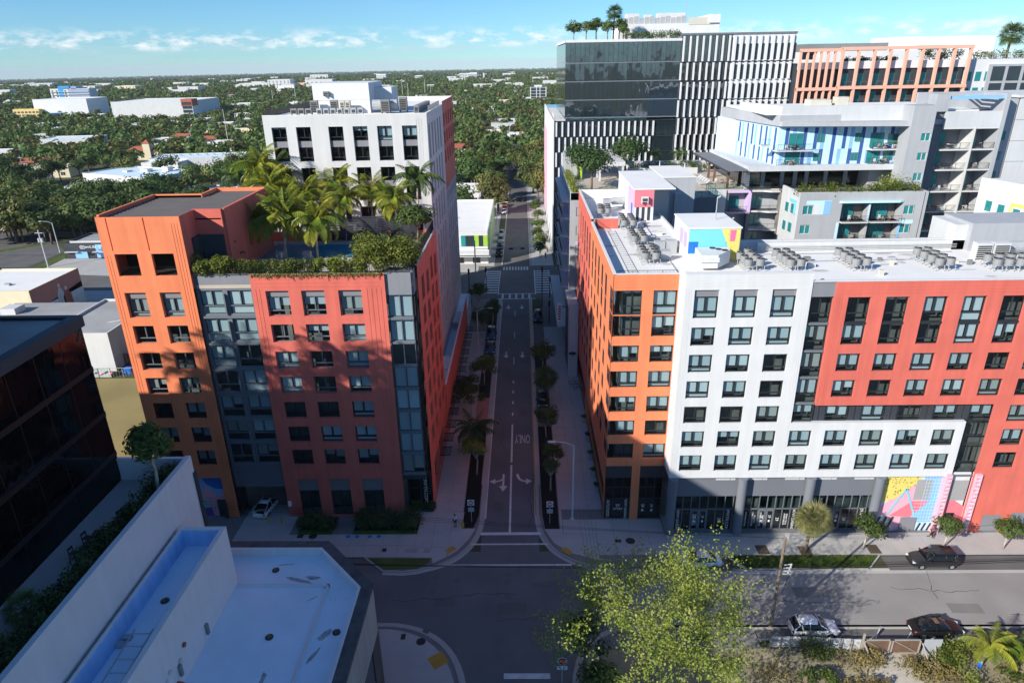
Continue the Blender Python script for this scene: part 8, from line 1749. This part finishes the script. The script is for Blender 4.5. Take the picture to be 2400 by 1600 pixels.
b = MB(); b.tube((3.05, 44.16, 2.9), (3.05, 44.13, 2.9), .45, 8); b.build('border', 'sign_white', t); b = MB(); b.tube((3.05, 44.13, 2.9), (3.05, 44.115, 2.9), .41, 8); b.build('octagon', 'sign_red', t); text(t, 'STOP', .34, 'sign_white', (3.05, 44.1, 2.9)); b = MB(); b.box(2.6, 3.5, 44.1, 44.13, 1.95, 2.35); b.build('lower_board', 'sign_white', t)
for s in (-1, 1): b = MB(); b.path([(3.05 + s * .12, 44.09, 2.02), (3.05 + s * .14, 44.09, 2.2), (3.05 + s * .32, 44.09, 2.24)], .035, 5); b.build('arrow', 'black_metal', t)
b = MB(); b.box(2.65, 3.45, 44.18, 44.22, 3.5, 3.75); b.build('name_blade', 'sign_green', t)
def lamp(label, x, y, h, dx, dy=0, r=.11, arm=2.2, m='stucco_light'):
    t = thing('street_lamp', label, 'street lamp', (x, y, 0)); b = MB(); b.cyl(x, y, 0, .25, .24, 8); b.build('base', m, t); b = MB(); b.cyl(x, y, 0, h, r, 10, r * .75); b.build('pole', m, t); s = arm
    b = MB(); b.path([(x, y, h - .1), (x + dx * s * .4, y + dy * s * .4, h + .38), (x + dx * s, y + dy * s, h + .5)], .045, 6); b.build('arm', m, t); b = MB(); b.rbox(x + dx * (s + .35), y + dy * (s + .35), h + .42, h + .58, .85 if dx else .3, .3 if dx else .85, 0); b.build('lamp_head', 'stucco_light', t)
lamp('tall pale street lamp standing on the right pavement near the camera', 5.6, 67.7, 10.4, -1); lamp('tall pale street lamp on the left pavement beside the blue cars', -8.7, 118.5, 8.6, 1)
lamp('street lamp with a curved arm at the far end of the street', -8.4, 215, 9.5, 1, 0, .12, 3.0); lamp('pale street lamp beside the car park at the far left', -140, 198, 9, -.9, 0, .16, 3.5)
lamp('street lamp among the trees in the far gap', 14, 470, 9, -1, 0, .15, 3)
def pole(label, x, y, h, m='wood_pole', r=.16, cross=True, tr=False):
    t = thing('utility_pole', label, 'utility pole', (x, y, 0)); b = MB(); b.cyl(x, y, 0, h, r, 9, r * .7); b.build('pole', m, t)
    if cross: b = MB(); b.box(x - 1.1, x + 1.1, y - .06, y + .06, h - .9, h - .75); b.build('crossarm', m, t)
    if tr: b = MB(); b.cyl(x + .45, y, h - 3.4, h - 2.3, .3, 10); b.cyl(x - .45, y, h - 3.4, h - 2.3, .3, 10); b.build('transformer', 'stucco_light', t)
    return t
up = pole('mossy wooden utility pole standing by the white car, right of the big tree', 23.75, 50.8, 10.9, cross=False)
b = MB(); b.box(23.7, 24.0, 50.7, 50.9, 10.7, 11.2); [b.tube((24.05, 50.8, 7.6 - .35 * i), (24.75, 50.75, 7.75 - .4 * i), .06, 5) for i in range(4)]; b.tube((24.7, 50.75, 7.75), (24.45, 50.7, 6.6), .07, 5); b.build('bracket', 'galvanised', up)
pole('pale utility pole with transformers by the car park at the left', -132.8, 181.5, 10.6, 'stucco_light', .2, True, True)
for i, (x, y, h) in enumerate(((-179, 426, 27), (-240, 330, 13), (-205, 430, 12), (-215, 455, 13), (-8, 455, 14), (-55, 500, 14))): pole(['very tall pale pole behind the white halls', 'pale pole among the trees left of the white halls', 'pale pole beside the church', 'pale pole behind the church', 'pole among the trees in the far gap, closer', 'pole among the trees in the far gap, farther'][i], x, y, h, 'stucco_light', .22 if h > 20 else .16, h < 20)
for i in range(16): pole('slender pale pole of the far pole group behind the suburb', -330 + i * 13 + (i % 3) * 5, 950 + (i % 4) * 40, 20 + (i % 3) * 4, 'stucco_light', .35, False)['group'] = 'far pole group'
for i, (x, y, h, lab) in enumerate(((-8.9, 154.6, 6.4, 'dark blue signal pole at the left near corner of the far crossing'), (-12.6, 150, 7.4, 'thick blue grey signal pole by the shop podium corner'), (4.1, 144, 9.5, 'slim dark pole on the right pavement before the far crossing'), (6.1, 150.5, 5.2, 'short signal post at the right corner of the far crossing'), (5.3, 133.6, 5.2, 'slim dark lamp post on the right pavement by the blade sign'))):
    t = thing('signal_pole', lab, 'pole', (x, y, 0)); b = MB(); b.cyl(x, y, 0, h, .13 if i != 1 else .24, 8, .1); b.build('pole', ['frame_grey', 'frame_grey', 'charcoal', 'charcoal', 'charcoal'][i], t); b = MB(); b.box(x - .2, x + .2, y - .2, y + .2, h - 1.1, h); b.build('signal_head', 'black_metal', t)
t = thing('traffic_signal', 'tall signal mast with a long arm at the corner of the green striped store', 'traffic signal', (-12.6, 172, 0)); b = MB(); b.cyl(-12.6, 172, 0, 8.5, .16, 8); b.build('mast', 'steel', t); b = MB(); b.tube((-12.6, 172, 6.2), (4, 173, 6.6), .09, 6); b.build('arm', 'steel', t)
for x in (-6, -3.2, -.2): b = MB(); b.box(x - .55, x + .55, 172.4, 172.8, 5.9, 6.3); b.build('signal_head', 'black_metal', t)
# wires
def wire(label, pts, r=.03, sag=.6, group=None):
    b = MB()
    for p, q in zip(pts[:-1], pts[1:]):
        P = [tuple(Vector(p).lerp(Vector(q), i / 10) - Vector((0, 0, 4 * sag * (i / 10) * (1 - i / 10)))) for i in range(11)]; b.path(P, r, 4)
    o = b.build('overhead_wire', 'black_metal'); tag(o, label, 'wire', group); return o
for k in range(2): wire('pair of black cables crossing the junction above the road', [(-70, 53.5 + .15 * k, 7.6), (23.8, 50.9, 7.2 - .25 * k), (110, 55.5, 7.6)], .028, .5, 'black cables over the junction')
for k in range(3): wire('thin pale wire along the right pavement to the wooden pole', [(-60, 60 + .7 * k, 10.4), (23.8, 50.85, 10.6), (120, 62, 10.4)], .012, .6, 'thin wires to the wooden pole')
for k in range(4): wire('thin wire running past the big tree towards the bottom edge', [(5.4 + .35 * k, 58, 9.2), (5.7 + .3 * k, 22, 9.0)], .012, .3, 'thin wires past the big tree')
for k in range(3): wire('thin wire between the far utility poles', [(-240, 190, 10.2 - .5 * k), (-132.8, 181.5, 10.2 - .5 * k), (-60, 176, 10.2 - .5 * k)], .03, .6, 'thin far wires')
# hydrant, bollards, fence, gate
t = thing('fire_hydrant', 'yellow fire hydrant beside the man in white', 'hydrant', (-7.55, 66.3, .12)); b = MB(); b.cyl(-7.55, 66.3, .12, .7, .13, 10); b.cyl(-7.55, 66.3, .12, .2, .19, 10); b.build('barrel', 'hydrant_yellow', t); b = MB(); b.cyl(-7.55, 66.3, .7, .9, .16, 10, .05); b.build('bonnet', 'hydrant_yellow', t)
for s in (-1, 1): b = MB(); b.tube((-7.55, 66.3, .55), (-7.55 + s * .22, 66.3, .55), .07, 8); b.build('nozzle', 'hydrant_yellow', t)
for x, lab in ((-31.2, 'yellow bollard just right of the fastback in the garage mouth'), (-29.6, 'yellow bollard farther right in the garage mouth')): b = MB(); b.cyl(x, 67.2, .1, 1.1, .1, 10); b.cyl(x, 67.2, 1.1, 1.14, .08, 8); tag(b.build('bollard', 'hydrant_yellow'), lab, 'bollard')
b = MB(); b.box(-28.75, -28.45, 67.9, 68.2, 2.0, 2.6); tag(b.build('keypad_box', 'sign_white'), 'small white box on the red pier at the garage mouth', 'box')
t = thing('hoarding_fence', 'white board fence with timber bracing along the lower right pavement', 'fence', (27, 48.3, 0))
for i in range(9):
    b = MB(); x = 22.8 + i * .92; b.box(x, x + .88, 48.3 - .07 * max(0, i - 3), 48.35 - .07 * max(0, i - 3), .1, 1.35); b.build('board', 'white_wall', t); b = MB(); b.box(x - .05, x + .05, 48.15 - .07 * max(0, i - 3), 48.27 - .07 * max(0, i - 3), 0, 1.4); b.build('post', 'wood_grey', t)
b = MB(); b.box(22.8, 26.5, 48.1, 48.16, 1.0, 1.1); b.box(22.8, 26.5, 48.1, 48.16, .4, .5); b.build('rail', 'wood_grey', t)
t = thing('wooden_gate', 'two leaf brown gate in pale timber frames at the sandy gap', 'gate', (33, 47.5, 0))
for x0, x1 in ((31.05, 33.45), (33.6, 36.2)):
    b = MB(); b.box(x0, x1, 47.52, 47.56, .25, 1.75); b.build('panel', 'wood_brown', t); b = MB()
    b.box(x0, x1, 47.42, 47.52, 1.75, 1.85); b.box(x0, x1, 47.42, 47.52, .15, .25); b.box(x0, x0 + .1, 47.42, 47.52, .15, 1.85); b.box(x1 - .1, x1, 47.42, 47.52, .15, 1.85); b.tube((x0 + .1, 47.45, 1.75), (x1 - .1, 47.45, .25), .05, 4); b.build('frame', 'wood_grey', t)
b = MB(); b.box(30.85, 31.0, 47.45, 47.6, 0, 2.5); b.tube((30.95, 47.5, 1.6), (31.5, 45.9, .0), .07, 5); b.tube((36.3, 47.4, 1.5), (36.5, 45.8, 0), .07, 5); b.tube((37.4, 47.2, 1.3), (37, 46, 0), .06, 5); b.build('prop', 'wood_grey', t); b = MB(); b.box(36.4, 38.0, 47.3, 47.36, .1, 2.0); b.build('panel', 'stucco_grey', t)
# pool loungers and deck furniture
def lounger(x, y, z, rz, lab, group, m='white_wall'):
    t = thing('sun_lounger', lab, 'lounger', (0, 0, 0), group); b = MB(); b.box(-.35, .35, -1, .4, .28, .36); b.build('seat', m, t); b = MB(); b.poly([(-.35, .4, .36), (.35, .4, .36), (.35, 1.0, .85), (-.35, 1.0, .85)]); b.poly([(-.35, .4, .28), (-.35, 1.0, .77), (.35, 1.0, .77), (.35, .4, .28)]); b.build('backrest', m, t); b = MB(); [b.box(sx - .03, sx + .03, sy2 - .03, sy2 + .03, 0, .28) for sx in (-.3, .3) for sy2 in (-.9, .35)]; b.build('leg', 'steel', t); t.location = (x, y, z); t.rotation_euler = (0, 0, rz)
for i in range(3): lounger(-20.5 + i * 1.5, 87.4, 29.8, .1, 'white sun lounger behind the pool among the palm trunks', 'loungers behind the pool')
for i in range(6): lounger(23 + i * 2.0, 142.6 + .2 * (i % 2), 29, .1 * (i % 3), 'pale sun lounger in the row before the deck planters', 'loungers before the deck planters')
for i in range(5): lounger(34.5, 131 + i * 1.6, 29, -1.4, 'white sun lounger in the row beside the pergola', 'loungers beside the pergola')
def patio_set(x, y, z, lab, seed):
    rr2 = random.Random(seed); t = thing('patio_set', lab, 'patio furniture', (x, y, z)); b = MB(); b.cyl(x, y, z + .68, z + .74, .5, 12); b.cyl(x, y, z, z + .7, .04, 6); b.build('table', rr2.choice(['charcoal', 'white_wall', 'wood_grey']), t)
    for k in range(3): a = k * 2.1 + rr2.random(); px_, py_ = x + .95 * math.cos(a), y + .6 * math.sin(a); b = MB(); b.box(px_ - .22, px_ + .22, py_ - .22, py_ + .22, z + .35, z + .42); b.box(px_ - .22, px_ + .22, py_ + .18, py_ + .22, z + .42, z + .85); [b.box(px_ + sx - .02, px_ + sx + .02, py_ + sy2 - .02, py_ + sy2 + .02, z, z + .36) for sx in (-.2, .2) for sy2 in (-.2, .2)]; b.build('chair', rr2.choice(['white_wall', 'charcoal', 'wood_grey']), t)
k = 0
for i, z in enumerate([36.15, 32.75, 29.05, 25.5, 22.1]):
    for x in (73.8, 78.6): patio_set(x, 122.2, z, 'table and chairs on the %s balcony from the top of the stack, %s column' % (['first', 'second', 'third', 'fourth', 'fifth'][i], 'left' if x < 75 else 'right'), k); k += 1
for x, y, z, lab in ((46.6, 121.6, 36.3, 'table and chairs on the upper left balcony of the blue striped volume'), (62.6, 121.9, 36.3, 'table and chairs on the upper right balcony of the blue striped volume'), (62.4, 122, 33.75, 'table and chairs on the lower right balcony of the blue striped volume'), (46.5, 122, 33.75, 'table and chairs on the lower left balcony of the blue striped volume'), (56.6, 115.6, 25.2, 'table and chairs on the upper left balcony of the middle wing'), (61.5, 115.6, 25.2, 'table and chairs on the upper right balcony of the middle wing'), (56.4, 115.6, 21.9, 'table and chairs on the lower left balcony of the middle wing'), (61.5, 115.6, 21.9, 'table and chairs on the lower right balcony of the middle wing'), (39.5, 129.5, 29, 'table and white chairs under the pergola, nearer the railing'), (37.8, 132.5, 29, 'table and white chairs under the pergola, farther from the railing')): patio_set(x, y, z, lab, k); k += 1
for x, y, h, lab in ((32.4, 139.0, 3.0, 'folded white parasol near the pergola'), (27.8, 141.0, 3.2, 'folded striped parasol between the two deck palms')):
    t = thing('parasol', lab, 'parasol', (x, y, 29)); b = MB(); b.cyl(x, y, 29, 29 + h, .04, 6); b.build('pole', 'steel', t); b = MB(); b.cyl(x, y, 29 + .9, 29 + h, .22, 8, .06); b.build('canopy', 'white_wall', t)
t = thing('plant_pot_tree', 'small potted plant on the upper right balcony of the blue striped volume', 'plant', (64.4, 121.8, 36.3)); child('crown', FOR[0], t, (0, 0, .9)).scale = (.55, .55, .55); b = MB(); b.cyl(64.4, 121.8, 36.3, 36.75, .22, 8, .28); b.build('pot', 'terracotta', t)
# concrete planters along the right pavement
for i, y in enumerate((73.4, 77.0, 81.2, 86.0, 91.5)):
    t = thing('planter_box', 'small dark planter with a shrub against the orange block, %s from the camera' % ['first', 'second', 'third', 'fourth', 'fifth'][i], 'planter', (9.0, y, .12), 'planters along the orange block'); b = MB(); b.box(8.75, 9.25, y - .5, y + .5, .12, .75); b.build('box', 'stucco_grey', t); child('shrub', SDK[i % 3], t, (0, 0, .95)).scale = (.5, .5, .5)
for i, (x, y) in enumerate(((8.3, 104.5), (8.6, 103.4), (9.0, 102.2))): b = MB(); b.path([(x - .5, y, .45), (x, y, .95), (x + .5, y, .45)], .03, 5); b.path([(x - .5 + .32 * math.cos(a * .79), y, .45 + .32 * math.sin(a * .79)) for a in range(9)], .03, 4); b.path([(x + .5 + .32 * math.cos(a * .79), y, .45 + .32 * math.sin(a * .79)) for a in range(9)], .03, 4); tag(b.build('bicycle', 'black_metal'), 'dark bicycle parked against the right hand shopfronts', 'bicycle', 'bicycles at the right shopfronts')
# ------------------------------------------------------------------ people
def person(label, x, y, z, rz, shirt, legs, stride=.0, arms=.25, shorts=False):
    t = thing('person', label, 'person', (0, 0, 0)); J = {'pel': (0, 0, .95), 'ch': (0, 0, 1.25), 'nk': (0, -.01, 1.48), 'hd': (0, .01, 1.60), 'top': (0, 0, 1.74)}
    V = [J['pel'], J['ch'], J['nk'], J['hd'], J['top']]; E = [(0, 1), (1, 2), (2, 3), (3, 4)]; R = [(.155, .11), (.18, .12), (.06, .06), (.09, .105), (.06, .07)]
    for s in (-1, 1):
        i = len(V); V += [(s * .10, 0, .90), (s * .11, s * stride * .5 + .02, .48), (s * .11, s * stride - .04, .08), (s * .12, s * stride + .12, .04)]; E += [(0, i), (i, i + 1), (i + 1, i + 2), (i + 2, i + 3)]; R += [(.095, .10), (.065, .07), (.045, .05), (.045, .035)]
        i = len(V); V += [(s * .20, 0, 1.40), (s * .25, -.03, 1.12), (s * (.25 - arms * .3), .10 + arms * .4, .92 + arms * .3), (s * (.24 - arms * .4), .14 + arms * .5, .86 + arms * .4)]; E += [(1, i), (i, i + 1), (i + 1, i + 2), (i + 2, i + 3)]; R += [(.065, .065), (.045, .05), (.035, .035), (.04, .025)]
    def skinned(name, V, E, R, m, root):
        me = bpy.data.meshes.new(name); me.from_pydata(V, E, []); o = bpy.data.objects.new(name, me); COL.objects.link(o); md = o.modifiers.new('s', 'SKIN'); sb = o.modifiers.new('u', 'SUBSURF'); sb.levels = 2
        for k, r in enumerate(R): me.skin_vertices[0].data[k].radius = r
        me.skin_vertices[0].data[root].use_root = True; dg = bpy.context.evaluated_depsgraph_get(); dg.update(); nm = bpy.data.meshes.new_from_object(o.evaluated_get(dg)); bpy.data.objects.remove(o); nm.name = name; nm.materials.clear(); nm.materials.append(M[m]); nm.polygons.foreach_set('use_smooth', [True] * len(nm.polygons)); return nm
    child('body', skinned('body', V, E, R, 'skin', 0), t)
    child('shirt', skinned('shirt', [(0, 0, .9), (0, 0, 1.25), (0, 0, 1.43)] + [q for s in (-1, 1) for q in ((s * .2, 0, 1.40), (s * .24, -.03, 1.16))], [(0, 1), (1, 2), (1, 3), (3, 4), (1, 5), (5, 6)], [(.175, .135), (.19, .135), (.08, .08), (.085, .085), (.07, .075), (.085, .085), (.07, .075)], shirt, 0), t)
    zl = .55 if shorts else .14
    child('trousers', skinned('trousers', [(0, 0, .96)] + [q for s in (-1, 1) for q in ((s * .10, 0, .88), (s * .11, s * stride * .45 + .015, zl))], [(0, 1), (1, 2), (0, 3), (3, 4)], [(.165, .125), (.11, .115), (.085, .085), (.11, .115), (.085, .085)], legs, 0), t)
    b = MB(); b.tube((0, -.01, 1.66), (0, -.01, 1.765), .105, 10, .06); b.build('hair', 'black_metal', t, smooth=True); b = MB()
    for s in (-1, 1): b.box(s * .11 - .05, s * .11 + .05, s * stride - .1, s * stride + .17, 0, .07)
    b.build('shoes', 'cloth_dark', t); b = MB(); b.box(-.012, .012, .10, .128, 1.585, 1.625); b.build('nose', 'skin', t); t.location = (x, y, z); t.rotation_euler = (0, 0, rz)
person('man in a white shirt and dark shorts standing on the corner beside the hydrant', -8.45, 66.4, .13, 2.8, 'shirt_white', 'cloth_dark', 0, .5, True)
person('person in a rose top walking past the pink pilasters', 46.5, 64.0, .13, 1.4, 'cloth_brown', 'cloth_dark', .22, .2)
person('person in dark clothes waiting at the left corner of the far crossing', -10.6, 152.4, .13, 0, 'cloth_dark', 'cloth_dark', 0, .2)
person('person standing behind a railing of the pool deck among the palms', -17.4, 86.9, 29.8, 3, 'cloth_brown', 'cloth_dark', 0, .3)
for i, (x, y) in enumerate(((6.2, 184.5), (6.9, 190), (7.4, 206))): person(['walker on the sunny right pavement nearest the far crossing', 'walker second on the sunny right pavement beyond the crossing', 'walker farthest up the sunny right pavement'][i], x, y, .1, 3, ['cloth_dark', 'cloth_brown', 'shirt_white'][i], 'cloth_dark', .2, .2)
b = MB(); b.cyl(5.2, 186, 0, .85, .22, 8, .06); tag(b.build('traffic_cone', 'orange_paint'), 'orange cone on the right kerb beyond the far crossing', 'cone')
sheets('sidewalk', 'sidewalk', [rect(2.2, 8.2, 177.3, 300), rect(-12, -7.9, 177.3, 300), rect(-31, -12, 172, 180)], .05)
# ------------------------------------------------------------------ air
vm_ = bpy.data.materials.new('haze_air'); vm_.use_nodes = True; nt = vm_.node_tree; nt.nodes.clear(); mo = nt.nodes.new('ShaderNodeOutputMaterial'); pv = nt.nodes.new('ShaderNodeVolumePrincipled')
pv.inputs['Color'].default_value = (0.86, 0.95, 1.0, 1); pv.inputs['Density'].default_value = 0.00004; pv.inputs['Anisotropy'].default_value = -0.15; nt.links.new(pv.outputs[0], mo.inputs['Volume']); M['haze_air'] = vm_
b = MB(); b.box(-24500, 24500, -24500, 24500, -275, 68); hz_ = b.build('haze', 'haze_air'); hz_['kind'] = 'stuff'
